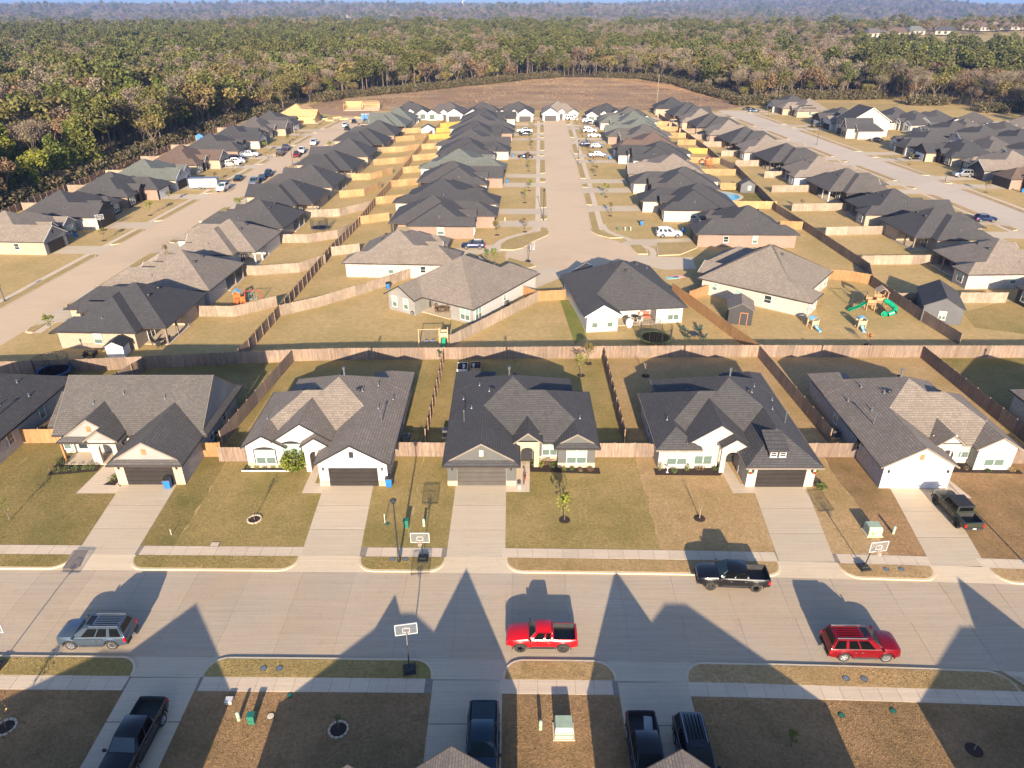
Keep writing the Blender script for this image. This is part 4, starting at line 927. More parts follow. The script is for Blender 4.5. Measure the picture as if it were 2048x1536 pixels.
def two_storey():
    h = House('two-storey whitewashed house with dark garage door across the right street', (interp(RSR, 279) + 10.5, 279), radians(-87), 'dark', 'white', 'white', m_white, lvl=1)
    h.wing(-8.5, 3, 1, 17, 'x', 'g', 'g', p=.6, ez=5.4); h.wing(1.5, 6.5, -1.5, 9, 'y', 'g', 'n', p=1.3, ez=3.6); h.wing(3, 8.5, 2, 12, 'y', 'g', 'h', p=.8, ez=2.9)
    h.walls([(-8.1, 1.6), (2.6, 1.6), (2.6, 16.4), (-8.1, 16.4)], 5.5); h.walls([(2.0, -.9), (6, -.9), (6, 8), (2.0, 8)], 3.8); h.walls([(3.4, 2.6), (8, 2.6), (8, 11.5), (3.4, 11.5)], 3.0)
    h.garage(-4, 1.6, m_gblack)
    for x in (-6.5, -4, -1.5): h.win(x, 1.58, 3.4, .9, 1.3, 1, dark=True, frame=m_black)
    for x in (3.2, 4.9): h.win(x, -.92, .8, .9, 1.5, 1, dark=True, frame=m_black)
    h.win(4, -.92, 3.9, .8, 1.4, 1, dark=True, frame=m_black); h.win(-8.12, 7, .9, 1.2, 1.2, 2, -pi / 2, dark=True, frame=m_black)
    h.turtle([(-2, 10)]); h.done()
two_storey()
def solar():
    # panels on the roof of the taupe house with solar array
    t = thing('solar_array', 'black solar array in two rows on the taupe roof across the right street', 'solar panels', (0, 0, 0))
    h = next(o for o in COL.objects if o.get('label', '').startswith('taupe-roofed cream brick house on the far side of the right street'))
    t.location = h.location; t.rotation_euler = h.rotation_euler
    me = MB(); me.box(-.5, .5, -.02, .02, -.8, .8); mm = me.mesh('solar_panel', m_dglass)
    # near side slope faces local +x
    for r_, n in ((0, 6), (1, 4)):
        for k in range(n):
            a = 7.2 - 0 - r_ * 1.6; z = 2.7 + .6 * (1.3 + r_ * 1.5) + .12
            mobj('solar_panel', mm, t, (8 - 1.3 - r_ * 1.5, 6.2 + k * 1.05 + r_ * 1, z), 0, rot=(radians(90), 0, radians(0))).rotation_euler = (radians(90 - 31), 0, radians(90))
solar()
# ------------------------------------------------------------------ fences
_pm = {}
def panel_mesh(L, mat, h=1.83):
    k = (round(L, 2), mat.name, h)
    if k in _pm: return _pm[k]
    mb = MB(); r = random.Random(int(L * 100)); n = max(1, int(round(L / .1435))); w = L / n
    for i in range(n):
        x = -L / 2 + w * i; t = h + r.uniform(-.02, .02)
        mb.box(x + .006, x + w - .006, -.018 + r.uniform(-.004, .004), .0, .03, t)
    for z in (.3, .95, 1.55): mb.box(-L / 2, L / 2, .0, .045, z - .045, z + .045, 1)
    _pm[k] = mb.mesh('panel', [mat, m_post]); return _pm[k]
_pp = MB(); _pp.box(-.05, .05, -.0, .09, 0, 1.9); _post = _pp.mesh('post', m_post)
def fence(pts, label, mat=None, px=True, flip=False, group=None, name='fence', sag=0):
    """runs through the given base points; panels one by one between posts. pickets face the right-hand side of the run"""
    P = [at(*p) if px else p for p in pts]
    if flip: P = P[::-1]
    ang = lambda a, b: atan2(b[1] - a[1], b[0] - a[0])
    t = thing(name, label, 'gate' if name == 'gate' else 'fence', (P[0][0], P[0][1], 0), 0, group); o = P[0]
    for a, b in zip(P, P[1:]):
        L = hypot(b[0] - a[0], b[1] - a[1]); n = max(1, int(round(L / 2.44))); q = L / n; rz = ang(a, b)
        me = panel_mesh(q, mat or m_fw)
        for i in range(n):
            f = (i + .5) / n; mobj('panel', me, t, (a[0] + (b[0] - a[0]) * f - o[0], a[1] + (b[1] - a[1]) * f - o[1], 0), rz)
            f = i / n; mobj('post', _post, t, (a[0] + (b[0] - a[0]) * f - o[0], a[1] + (b[1] - a[1]) * f - o[1], 0), rz)
        mobj('post', _post, t, (b[0] - o[0], b[1] - o[1], 0), rz)
    return t
fence([(-60, 750), (140, 744), (297, 737), (588, 723)], 'weathered back fence at the left with the blue trampoline standing before it', m_fw)
fence([(588, 723), (700, 720), (889, 719), (1204, 716)], 'weathered back fence below the swing set with the green slide', m_fw)
fence([(1204, 716), (1515, 714), (1840, 715), (2110, 715)], 'weathered back fence running right from the netted trampoline', m_fw)
fence([(-48.9, 85.3), (-51.2, 78), (-52.4, 67)], 'side fence left of the long steep grey roof', m_fw, px=False)
fence([(588, 723), (445, 890)], 'dark side fence between the long grey roof and the white arched-window house', m_fw, flip=True)
fence([(889, 719), (851, 886)], 'thin-looking side fence seen nearly end on between the taupe and charcoal roofs', m_fw)
fence([(1206, 716), (1249, 887)], 'side fence between the grey-gabled house and the dormer house', m_fw, flip=True)
fence([(1515, 714), (1657, 886)], 'side fence with visible rails between the dormer house and the white-garage house', m_fw)
fence([(1840, 715), (2052, 889)], 'side fence with visible rails running off the right edge beside the white-garage house', m_fw)
fence([(-54.4, 66.8), (-50.2, 66.9)], 'short pale orange front fence at the far left between two houses', m_fo, px=False)
fence([(-33.2, 64.1), (-31.3, 64.1)], 'short bright orange front fence right of the steep-roofed garage', m_fo, px=False)
fence([(-31.2, 63.2), (-27.8, 63.2)], 'grey-brown gate panel left of the white arched-window house', m_fw, px=False, name='gate')
fence([(-12.6, 64.2), (-7.1, 64.1)], 'front fence between the white arched-window house and the grey garage door', m_fw, px=False)
fence([(8.8, 64.0), (15.3, 64.0)], 'front fence between the grey-gabled house and the dormer house', m_fw, px=False)
fence([(30.4, 64.0), (36.9, 64.0)], 'front fence between the dormer house and the white-garage house', m_fw, px=False)
fence([(52.9, 62.8), (57, 62.8)], 'short front fence at the right edge beside the white-garage house', m_fw, px=False)
# middle of the block
fence([(480, 722), (500, 702), (562, 631)], 'near length of the long back-to-back fence left of the big empty yard', m_fw, flip=True)
fence([(562, 631), (664, 508), (718, 453)], 'second length of the long back-to-back fence left of the middle houses', m_fw, flip=True)
fence([(718, 453), (751, 410), (782, 376), (805, 348)], 'third length of the long back-to-back fence beside the golden yards', m_fg, flip=True)
fence([(805, 348), (825, 322), (843, 299), (858, 276), (881, 254), (896, 241)], 'far length of the long back-to-back fence beside the golden yards', m_fg, flip=True)
fence([(562, 632), (640, 614), (735, 585), (846, 548)], 'long diagonal fence from the spine to the whitewashed house of the turning circle', m_fp)
fence([(901, 694), (1076, 603)], 'diagonal fence between the furnished patio house and the trampoline yard', m_fp)
fence([(1076, 603), (1130, 600)], 'short fence joining the diagonal fence to the charcoal-roofed white house', m_fo)
fence([(1047, 592), (1076, 603)], 'short brown gate beside the taupe patio house', m_fo, name='gate')
fence([(1343, 586), (1375, 609), (1480, 687), (1518, 714)], 'fence with orange rails right of the netted trampoline', m_fo)
fence([(1378, 603), (1420, 588)], 'orange gate leaning open beside the black shed', m_fo, name='gate')
fence([(1917, 690), (1830, 635), (1741, 572), (1735, 546)], 'near length of the right back-to-back fence beside the big playset', m_fw, flip=True)
fence([(1735, 546), (1603, 457)], 'second length of the right back-to-back fence, weathered dark', m_fw, flip=True)
fence([(1603, 457), (1551, 424), (1520, 391), (1505, 378)], 'third length of the right back-to-back fence beside the pool yard', m_fw, flip=True)
fence([(1505, 378), (1470, 342), (1439, 328), (1416, 307), (1391, 289)], 'fourth length of the right back-to-back fence beside the orange playset yard', m_fw, flip=True)
fence([(1391, 289), (1371, 274), (1338, 250), (1317, 236)], 'far length of the right back-to-back fence', m_fw, flip=True)
def run(lst, mats, phrase):
    for i, pts in enumerate(lst): fence(pts, '%s, %s from the viewer' % (phrase, ORD[i]), mats[i % len(mats)] if not callable(mats) else mats(i))
run([[(369, 633), (470, 634), (555, 613)], [(472, 549), (513, 551), (600, 545), (652, 527)], [(557, 486), (617, 486), (676, 477), (706, 462)], [(612, 436), (680, 433), (743, 417)],
     [(680, 396), (729, 392), (764, 376)], [(703, 361), (741, 360), (786, 347)], [(748, 331), (805, 326), (822, 322)], [(763, 306), (805, 304), (840, 298)], [(787, 284), (830, 281), (857, 275)], [(806, 267), (850, 265)]],
    lambda i: m_fp if i < 4 else m_fg, 'side fence between yards left of the long middle fence')
run([[(664, 512), (720, 505)], [(718, 449), (779, 441)], [(751, 409), (810, 403)], [(781, 375), (830, 370), (866, 366)], [(805, 347), (855, 343), (886, 340)], [(825, 322), (870, 318), (904, 316)],
     [(843, 299), (880, 297), (916, 295)], [(858, 279), (932, 275)], [(871, 266), (942, 262)], [(881, 256), (947, 250)]],
    lambda i: m_fp if i < 1 else (m_fg if i < 7 else m_fy), 'golden side fence between yards right of the long middle fence')
run([[(1653, 558), (1700, 562), (1738, 569)], [(1559, 458), (1603, 460)], [(1449, 417), (1551, 418)], [(1440, 380), (1505, 379)], [(1385, 351), (1470, 351)], [(1378, 326), (1440, 328)], [(1376, 307), (1414, 308)],
     [(1355, 290), (1391, 290)], [(1312, 276), (1371, 276)], [(1300, 262), (1355, 263)], [(1298, 252), (1338, 252)]],
    lambda i: m_fy if i == 6 else (m_fo if i < 2 else m_fg), 'side fence between yards left of the right back-to-back fence')
run([[(1791, 607), (1840, 607)], [(1720, 530), (1899, 528)], [(1650, 471), (1800, 468)], [(1583, 423), (1709, 421)], [(1543, 385), (1622, 384)], [(1528, 356), (1604, 355)], [(1470, 333), (1560, 332)],
     [(1442, 313), (1520, 312)], [(1406, 294), (1490, 294)], [(1381, 279), (1450, 279)], [(1358, 267), (1425, 267)], [(1338, 254), (1400, 254)], [(1315, 236), (1370, 235)]],
    lambda i: m_fp, 'bleached side fence between yards right of the right back-to-back fence')
fence([(1917, 606), (2010, 606)], 'bleached fence behind the tall black shed, right part', m_fp)
fence([(-116.5, 120), (-117, 170), (-116.5, 215), (-114.5, 262), (-112.5, 305)], 'long wood-edge fence behind the left street houses', m_fw, px=False, flip=True)
for i, y in enumerate((169, 188, 207, 228, 249, 268, 287)): fence([(-116.4 + i * .35, y), (-109 + i * .4, y)], 'short tan side fence against the wood edge, %s from the viewer' % ORD[i], m_fp, px=False)
# ------------------------------------------------------------------ vehicles
def wheel_mesh(r, wd, rim, spokes=5):
    t = MB(); t.lathe([(r * .62, -wd / 2), (r * .9, -wd / 2), (r, -wd * .32), (r, wd * .32), (r * .9, wd / 2), (r * .62, wd / 2)], 20, axis='y', cap=False)
    m = MB(); m.lathe([(r * .63, -wd * .44), (r * .57, -wd * .46), (r * .53, -wd * .3)], 16, axis='y', mi=0, cap=False); m.lathe([(.001, -wd * .25), (r * .6, -wd * .25)], 16, axis='y', mi=1, cap=False)
    for i in range(spokes):
        a = 2 * pi * i / spokes; c, s_ = cos(a), sin(a); p = []
        for q, hw in ((0, r * .1), (r * .57, r * .075)):
            for sg in (-1, 1): p.append((c * q - s_ * hw * sg, s_ * q + c * hw * sg))
        m.add([(p[0][0], -wd * .4, p[0][1]), (p[1][0], -wd * .4, p[1][1]), (p[3][0], -wd * .42, p[3][1]), (p[2][0], -wd * .42, p[2][1]), (p[0][0], -wd * .26, p[0][1]), (p[1][0], -wd * .26, p[1][1]), (p[3][0], -wd * .26, p[3][1]), (p[2][0], -wd * .26, p[2][1])],
              [(0, 1, 2, 3), (3, 2, 1, 0), (0, 4, 5, 1), (2, 6, 7, 3), (1, 5, 6, 2), (3, 7, 4, 0)], 0)
    return t.mesh('tyre', m_tyre, 40), m.mesh('rim', [rim, m_plas], 30)
SPEC = {  # L, W, H, belt, hood z, clearance, wheel r, front axle x, rear axle x, windshield base, roof front, roof rear, rear base, bed?
 'pickup': dict(L=5.9, W=2.04, H=2.04, belt=1.36, hood=1.34, zb=.58, r=.47, fa=1.85, ra=-1.85, wb=1.25, rf=.55, rr=-1.05, rb=-1.2, bed=(-1.25, -2.85)),
 'small_pickup': dict(L=5.3, W=1.86, H=1.92, belt=1.3, hood=1.24, zb=.6, r=.46, fa=1.62, ra=-1.6, wb=1.0, rf=.45, rr=-.72, rb=-.82, bed=(-.9, -2.5)),
 'crawler': dict(L=5.5, W=1.9, H=1.98, belt=1.3, hood=1.28, zb=.6, r=.48, fa=1.9, ra=-1.65, wb=.95, rf=.7, rr=-1.1, rb=-1.18, bed=(-1.25, -2.6)),
 'suv': dict(L=5.25, W=2.04, H=2.03, belt=1.25, hood=1.3, zb=.42, r=.44, fa=1.6, ra=-1.5, wb=1.3, rf=.45, rr=-2.28, rb=-2.56, bed=None),
 'crossover': dict(L=4.75, W=1.88, H=1.72, belt=1.08, hood=1.05, zb=.32, r=.37, fa=1.42, ra=-1.35, wb=1.1, rf=.3, rr=-1.75, rb=-2.15, bed=None),
 'sedan': dict(L=4.8, W=1.84, H=1.45, belt=.92, hood=.95, zb=.25, r=.33, fa=1.42, ra=-1.4, wb=1.0, rf=.15, rr=-1.0, rb=-1.75, bed=None)}
_vm = {}
def vehicle_parts(kind, rimm=m_rim, spokes=5):
    k = (kind, rimm.name)
    if k in _vm: return _vm[k]
    S = SPEC[kind]; L, W, H = S['L'], S['W'], S['H']; hw = W / 2; parts = {}
    xs = set([L / 2, L / 2 - .06, L / 2 - .2, L / 2 - .45, -L / 2, -L / 2 + .05, -L / 2 + .15, S['wb'], S['wb'] + .12, S['rb'], 0, .5, -.5, -1])
    for a in (S['fa'], S['ra']):
        for i in range(9): xs.add(a + (S['r'] + .1) * cos(pi * i / 8))
    if S['bed']: b0, b1 = S['bed']; xs |= {b0, b0 + .01, b1, b1 - .01}
    xs = sorted(xs); xs = [x for i, x in enumerate(xs) if i == 0 or x - xs[i - 1] > .004]
    mb = MB(); rings = []
    for x in xs:
        e = max(0, (x - (L / 2 - .75)) / .75); g = max(0, (-x - (L / 2 - .5)) / .5)
        h_ = hw * (1 - .17 * e ** 2.2 - .07 * g ** 2)
        zb = S['zb'] + .08 * e ** 2 + .06 * g ** 2
        for a in (S['fa'], S['ra']):
            d = abs(x - a); R = S['r'] + .1
            if d < R - .001: zb = max(zb, S['r'] + sqrt(R * R - d * d))
        if x > S['wb']: f = (x - S['wb']) / (L / 2 - S['wb']); zt = S['belt'] + .03 - (S['belt'] + .03 - S['hood'] + .1) * f ** 1.6 - .12 * e ** 6
        elif x < S['rb'] and not S['bed']: zt = S['belt'] - (.02 if kind != 'sedan' else -.06) - .25 * g ** 5
        else: zt = S['belt']
        inbed = S['bed'] and S['bed'][1] - .002 < x < S['bed'][0] + .002
        zf = .86 if inbed else zt + .015
        fl = .03 * (1 if min(abs(x - S['fa']), abs(x - S['ra'])) < S['r'] + .2 else 0)
        zm = max(zb + .06, zt - .3)
        hs = [(h_ * .9 if zb < S['r'] + .1 else h_ - .02, zb), (h_ + fl, zb + .04), (h_ + fl * .5, zm), (h_ - .03, zt - .08), (h_ - .09, zt), (h_ - .15, zt + .004), (h_ - .17, zf), (0, zf + (.02 if not inbed else 0))]
        rings.append([(x, y, z) for y, z in hs] + [(x, -y, z) for y, z in hs[-2::-1]])
    n = len(rings[0])
    for i in range(len(rings) - 1):
        for j in range(n - 1):
            xm = (xs[i] + xs[i + 1]) / 2; inb = S['bed'] and S['bed'][1] - .02 < xm < S['bed'][0] + .02 and 5 <= j <= n - 7
            a, b = rings[i], rings[i + 1]; mb.add([a[j], a[j + 1], b[j + 1], b[j]], [(0, 1, 2, 3)], 1 if inb else 0)
    mb.add(rings[0], [tuple(range(n))]); mb.add(rings[-1], [tuple(range(n - 1, -1, -1))])
    mb.box(-L / 2 + .3, L / 2 - .4, -hw * .84, hw * .84, S['zb'] + .0, S['zb'] + .3, 1)
    # weld
    me = mb.mesh('body', [m_paint, m_plas]); bm = bmesh.new(); bm.from_mesh(me); bmesh.ops.remove_doubles(bm, verts=bm.verts, dist=.0005); bmesh.ops.recalc_face_normals(bm, faces=bm.faces)
    bm.to_mesh(me); bm.free(); me.polygons.foreach_set('use_smooth', [True] * len(me.polygons)); me.set_sharp_from_angle(angle=radians(38)); parts['body'] = [(me, (0, 0, 0))]
    # cabin frustum with rounded shoulders
    zb, zt = S['belt'] - .02, H; wb, rf, rr, rb = S['wb'], S['rf'], S['rr'], S['rb']
    yb, yt = hw - .07, hw - (.27 if kind != 'crawler' else .17)
    def cab(x0, x1, x2, x3, y0, y1, z0, z1, mb, mi=0):
        mb.add([(x0, -y0, z0), (x3, -y0, z0), (x3, y0, z0), (x0, y0, z0), (x1, -y1, z1), (x2, -y1, z1), (x2, y1, z1), (x1, y1, z1)], [(0, 1, 2, 3), (7, 6, 5, 4), (0, 4, 5, 1), (1, 5, 6, 2), (2, 6, 7, 3), (3, 7, 4, 0)][0:0] + [(1, 0, 4, 5), (2, 1, 5, 6), (3, 2, 6, 7), (0, 3, 7, 4), (4, 7, 6, 5)], mi)
    c = MB(); cab(wb, rf, rr, rb, yb, yt, zb, zt - .07, c); cab(rf, rf - .1, rr + .08, rr, yt, yt - .12, zt - .07, zt, c)
    if kind in ('suv',):
        for i in range(-2, 3): c.box(rr + .2, rf - .75, i * .22 - .03, i * .22 + .03, zt - .001, zt + .006)
    if kind == 'crawler':
        c.v = []; c.f = []; c.m = []; cab(wb, rf, rr, rb, yb, yt, zb, zt - .1, c); c.box(rr - .02, rf + .02, -yt - .01, yt + .01, zt - .1, zt, 1)
        for i in range(-3, 4): c.box(rr + .1, rf - .1, i * .2 - .02, i * .2 + .02, zt, zt + .015, 1)
    cm = c.mesh('cabin', [m_paint, m_plas])
    if kind != 'crawler':
        bm = bmesh.new(); bm.from_mesh(cm); bmesh.ops.remove_doubles(bm, verts=bm.verts, dist=.001)
        bmesh.ops.bevel(bm, geom=[e for e in bm.edges if len(e.link_faces) == 2], offset=.05, segments=2, affect='EDGES'); bm.to_mesh(cm); bm.free()
    cm.polygons.foreach_set('use_smooth', [True] * len(cm.polygons)); cm.set_sharp_from_angle(angle=radians(50)); parts['cabin'] = [(cm, (0, 0, 0))]
    def lerp(a, b, f): return a + (b - a) * f
    def quad(fn, pts, nm, mat, off):
        off = tuple(o_ * 1.8 for o_ in off)
        q = [fn(*p) for p in pts]; m_ = MB(); nx, ny, nz = off; o = [(x + nx * .012, y + ny * .012, z + nz * .012) for x, y, z in q]
        m_.add(o + q, [(0, 1, 2, 3), (3, 2, 1, 0), (0, 4, 5, 1), (1, 5, 6, 2), (2, 6, 7, 3), (3, 7, 4, 0)]); return m_.mesh(nm, mat)
    ztt = zt - .07
    F = lambda u, v: (lerp(wb, rf, v), lerp(lerp(-yb, -yt, v), lerp(yb, yt, v), u), lerp(zb, ztt, v))
    B = lambda u, v: (lerp(rb, rr, v), lerp(lerp(-yb, -yt, v), lerp(yb, yt, v), u), lerp(zb, ztt, v))
    parts['windscreen'] = [(quad(F, [(.05, .08), (.95, .08), (.94, .97), (.06, .97)], 'windscreen', m_wglass, (.6, 0, .8)), (0, 0, 0))]
    parts['rear_window'] = [(quad(B, [(.1, .3), (.9, .3), (.88, .93), (.12, .93)], 'rear_window', m_cglass, (-.9, 0, .4)), (0, 0, 0))]
    Lc = wb - rb; sw = []
    cuts = {'pickup': [(.12, .48), (.53, .93)], 'small_pickup': [(.16, .6), (.68, .93)], 'crawler': [(.08, .5), (.55, .95)], 'suv': [(.16, .42), (.45, .66), (.73, .95)], 'crossover': [(.17, .45), (.48, .72), (.76, .92)], 'sedan': [(.18, .52), (.55, .82)]}[kind]
    for sg in (-1, 1):
        def Sd(u, v, sg=sg):
            xb = lerp(wb, rb, u); xt = lerp(rf, rr, max(0, min(1, (u - .0) / 1))); return (lerp(xb, xt, v), sg * lerp(yb, yt, v), lerp(zb, ztt, v))
        for a, b in cuts: sw.append((quad(Sd, [(a, .08), (b, .08), (b, .93), (a, .93)], 'side_window', m_cglass, (0, sg * .95, .3)), (0, 0, 0)))
    parts['side_window'] = sw
    ty, rm = wheel_mesh(S['r'], .27, rimm, spokes); parts['wheel'] = [(ty, rm, (a, sg * (hw - .12), S['r']), sg) for a in (S['fa'], S['ra']) for sg in (-1, 1)]
    cl = []
    for sg in (-1, 1):
        m_ = MB(); y0, y1 = sorted((sg * (hw - .03), sg * (hw + .018))); m_.box(S['ra'] + S['r'] + .12, S['fa'] - S['r'] - .12, y0, y1, S['zb'] - .01, S['zb'] + .1); cl.append((m_.mesh('rocker_trim', m_plas), (0, 0, 0)))
        for a in (S['fa'], S['ra']):
            m_ = MB(); R0, R1 = S['r'] + .085, S['r'] + .15
            for i in range(10):
                t0, t1 = pi * i / 10, pi * (i + 1) / 10; q = [(a + R0 * cos(t0), S['r'] + R0 * sin(t0)), (a + R1 * cos(t0), S['r'] + R1 * sin(t0)), (a + R1 * cos(t1), S['r'] + R1 * sin(t1)), (a + R0 * cos(t1), S['r'] + R0 * sin(t1))]
                yo = sg * (hw + .045); yi = sg * (hw - .05); m_.add([(x, yo, z) for x, z in q] + [(x, yi, z) for x, z in q], [(0, 1, 2, 3), (3, 2, 1, 0), (1, 5, 6, 2), (2, 6, 5, 1), (0, 3, 7, 4)])
            cl.append((m_.mesh('wheel_arch', m_plas if kind in ('small_pickup', 'crawler', 'pickup') else m_paint), (0, 0, 0)))
    parts['body_trim'] = cl
    if kind in ('suv', 'crossover', 'pickup', 'sedan'):
        bt = []
        for sg in (-1, 1):
            m_ = MB(); y0, y1 = sorted((sg * (yb - .0), sg * (yb + .03))); m_.box(rb + .12, wb - .12, y0, y1, S['belt'] - .0, S['belt'] + .03); bt.append((m_.mesh('belt_trim', m_metal), (0, 0, 0)))
        parts['belt_trim'] = bt
    # arches liners, bumpers, lamps, mirrors, doors
    m_ = MB(); z = S['zb']
    m_.box(L / 2 - .16, L / 2 + .05, -hw * .8, hw * .8, z - .02, z + .24); parts['front_bumper'] = [(m_.mesh('front_bumper', m_plas if kind != 'suv' else m_paint), (0, 0, 0))]
    m_ = MB(); m_.box(-L / 2 - .07, -L / 2 + .12, -hw * .86, hw * .86, z, z + .22); parts['rear_bumper'] = [(m_.mesh('rear_bumper', m_plas), (0, 0, 0))]
    m_ = MB(); m_.box(L / 2 - .1, L / 2 - .0, -hw * .45, hw * .45, z + .3, S['hood'] - .22)
    for i in range(3): m_.box(L / 2 - .02, L / 2 + .02, -hw * .44, hw * .44, z + .36 + i * .12, z + .39 + i * .12, 1)
    parts['grille'] = [(m_.mesh('grille', [m_plas, m_metal]), (0, 0, 0))]
    hl = []; tl = []; mr = []; dr = []
    for sg in (-1, 1):
        m_ = MB(); m_.obox((L / 2 - .17, sg * hw * .68, S['hood'] - .3), .1, hw * .16, .075, sg * -.35); hl.append((m_.mesh('headlight', m_head), (0, 0, 0)))
        m_ = MB(); m_.obox((-L / 2 + .07, sg * (hw - .1), S['belt'] - .3), .09, .075, .17); tl.append((m_.mesh('tail_light', m_tail), (0, 0, 0)))
        m_ = MB(); m_.obox((wb - .12, sg * (hw + .12), S['belt'] + .08), .07, .1, .08); m_.tube((wb - .1, sg * (hw - .08), S['belt']), (wb - .12, sg * (hw + .08), S['belt'] + .05), .025); mr.append((m_.mesh('side_mirror', m_paint if kind == 'suv' else m_plas), (0, 0, 0)))
        fx = wb - .12; segs = [(fx, fx - Lc * .42), (fx - Lc * .43, max(S['ra'] + S['r'] + .12, fx - Lc * .8) if kind in ('suv', 'crossover', 'sedan') else rb + .1)]
        if kind == 'small_pickup': segs = [(fx, rb + .12)]
        for a, b in segs:
            m_ = MB(); y0, y1 = sorted((sg * (hw - .005), sg * (hw + .016))); m_.box(b + .02, a, y0, y1, S['zb'] + .1, S['belt'] - .14)
            h_ = MB(); y0, y1 = sorted((sg * (hw + .014), sg * (hw + .045))); h_.box(b + .08, b + .26, y0, y1, S['belt'] - .26, S['belt'] - .22)
            dr.append((m_.mesh('door', m_paint), (0, 0, 0), h_.mesh('door_handle', m_metal)))
    parts['headlight'] = hl; parts['tail_light'] = tl; parts['side_mirror'] = mr; parts['door'] = dr
    m_ = MB(); m_.box(-L / 2 - .085, -L / 2 - .07, -.16, .16, S['zb'] + .06, S['zb'] + .2); parts['number_plate'] = [(m_.mesh('number_plate', m_white), (0, 0, 0))]
    if kind in ('suv', 'crossover'):
        rr_ = []
        for sg in (-1, 1): m_ = MB(); m_.box(rr + .1, rf - .45, sg * (yt - .1) - .025, sg * (yt - .1) + .025, zt - .03, zt + .05); rr_.append((m_.mesh('roof_rail', m_metal), (0, 0, 0)))
        parts['roof_rail'] = rr_
    if kind == 'suv':
        m_ = MB(); m_.box(rf - .62, rf - .12, -.45, .45, zt - .0, zt + .008); parts['sunroof'] = [(m_.mesh('sunroof', m_cglass), (0, 0, 0))]
    if kind in ('suv', 'pickup', 'small_pickup', 'crawler'):
        st = []
        for sg in (-1, 1): m_ = MB(); y0, y1 = sorted((sg * (hw - .06), sg * (hw + .08))); m_.box(S['ra'] + .65, S['fa'] - .65, y0, y1, S['zb'] - .06, S['zb'] - .01); st.append((m_.mesh('side_step', m_metal if kind == 'suv' else m_plas), (0, 0, 0)))
        parts['side_step'] = st
    _vm[k] = parts; return parts
CATV = {'pickup': 'pickup truck', 'small_pickup': 'pickup truck', 'crawler': 'pickup truck', 'suv': 'suv', 'crossover': 'suv', 'sedan': 'car'}
def vehicle(kind, paint, loc, rz, label, detail=2, rim=m_rim, z=0.0, spokes=5, group=None, scale=None):
    """rz: heading of the nose, 0 = +x"""
    P = vehicle_parts(kind, rim, spokes); t = thing('parked_' + kind if kind != 'crawler' else 'parked_pickup', label, CATV[kind], (loc[0], loc[1], z), rz, group); pm = paints[paint]
    skip = () if detail == 2 else (('body_trim', 'belt_trim', 'grille', 'door', 'number_plate', 'side_step', 'sunroof', 'front_bumper', 'rear_bumper', 'side_mirror') if detail == 1 else ('body_trim', 'belt_trim', 'grille', 'door', 'number_plate', 'side_step', 'sunroof', 'front_bumper', 'rear_bumper', 'side_mirror', 'headlight', 'tail_light', 'roof_rail'))
    def paintit(o):
        for s_ in o.material_slots:
            if s_.material == m_paint: s_.link = 'OBJECT'; s_.material = pm
    for nm, lst in P.items():
        if nm in skip: continue
        for q in lst:
            if nm == 'wheel':
                o = mobj('wheel', q[0], t, q[2], pi if q[3] > 0 else 0)
                if detail: mobj('rim', q[1], o)
            else:
                o = mobj(nm, q[0], t, q[1]); paintit(o)
                if nm == 'door': mobj('door_handle', q[2], o)
    return t
SZ = -.104
vehicle('suv', 'slate', (-31.75, 39.15), pi + .01, 'slate blue suv with silver roof rails at the near kerb on the left', z=SZ, rim=m_rim)
vehicle('small_pickup', 'red', (2.25, 38.75), pi - .01, 'bright red pickup with open black bed at the near kerb', z=SZ, rim=m_rimb)
vehicle('pickup', 'black', (18.45, 45.2), pi - .06, 'glossy black crew cab pickup parked at the far kerb', z=SZ, rim=m_rimb, spokes=8)
vehicle('suv', 'crimson', (26.15, 38.0), -.02, 'dark red suv with silver roof rails at the near kerb on the right', z=SZ)
vehicle('crawler', 'olive', (42.2, 54.0), radians(92), 'olive black pickup with boxy hardtop on the driveway of the white garage', z=.03, rim=m_rimb)
vehicle('pickup', 'black', (-24.6, 29.9), radians(-92), 'black pickup with empty bed on the near driveway at the lower left', z=.03)
vehicle('pickup', 'teal', (-1.9, 29.6), radians(-90), 'dark teal pickup with covered bed on the near driveway at bottom centre', z=.03)
vehicle('pickup', 'black', (8.6, 28.8), radians(-90), 'black pickup with a pale board lying in its bed', z=.03)
vehicle('suv', 'black', (11.7, 28.9), radians(-90), 'black suv beside the pickup carrying a pale board', z=.03)
_b = MB(); _b.box(-1.0 + .1, .78, -.8, .8, 0, .03); 
o = tag(MB.build(_b, 'bed_cover', M('black_vinyl', (.02, .035, .045), (.015, .025, .03), 3, rough=.5)), 'soft black cover stretched over the bed of the dark teal pickup', 'bed cover'); o.location = (-1.9, 31.75, 1.36); o.rotation_euler = (0, 0, radians(90))
_b = MB(); _b.box(-.28, .28, -.62, .62, 0, .05); o = tag(_b.build('board', M('pale_grey_board', (.36, .4, .4), (.3, .33, .33), 2)), 'pale grey board lying in the bed of the black pickup', 'board'); o.location = (9.0, 30.9, 1.0); o.rotation_euler = (radians(8), 0, radians(-6))
def gv(u, v, z=0): x, y = at(u, v, z); return (x, y)
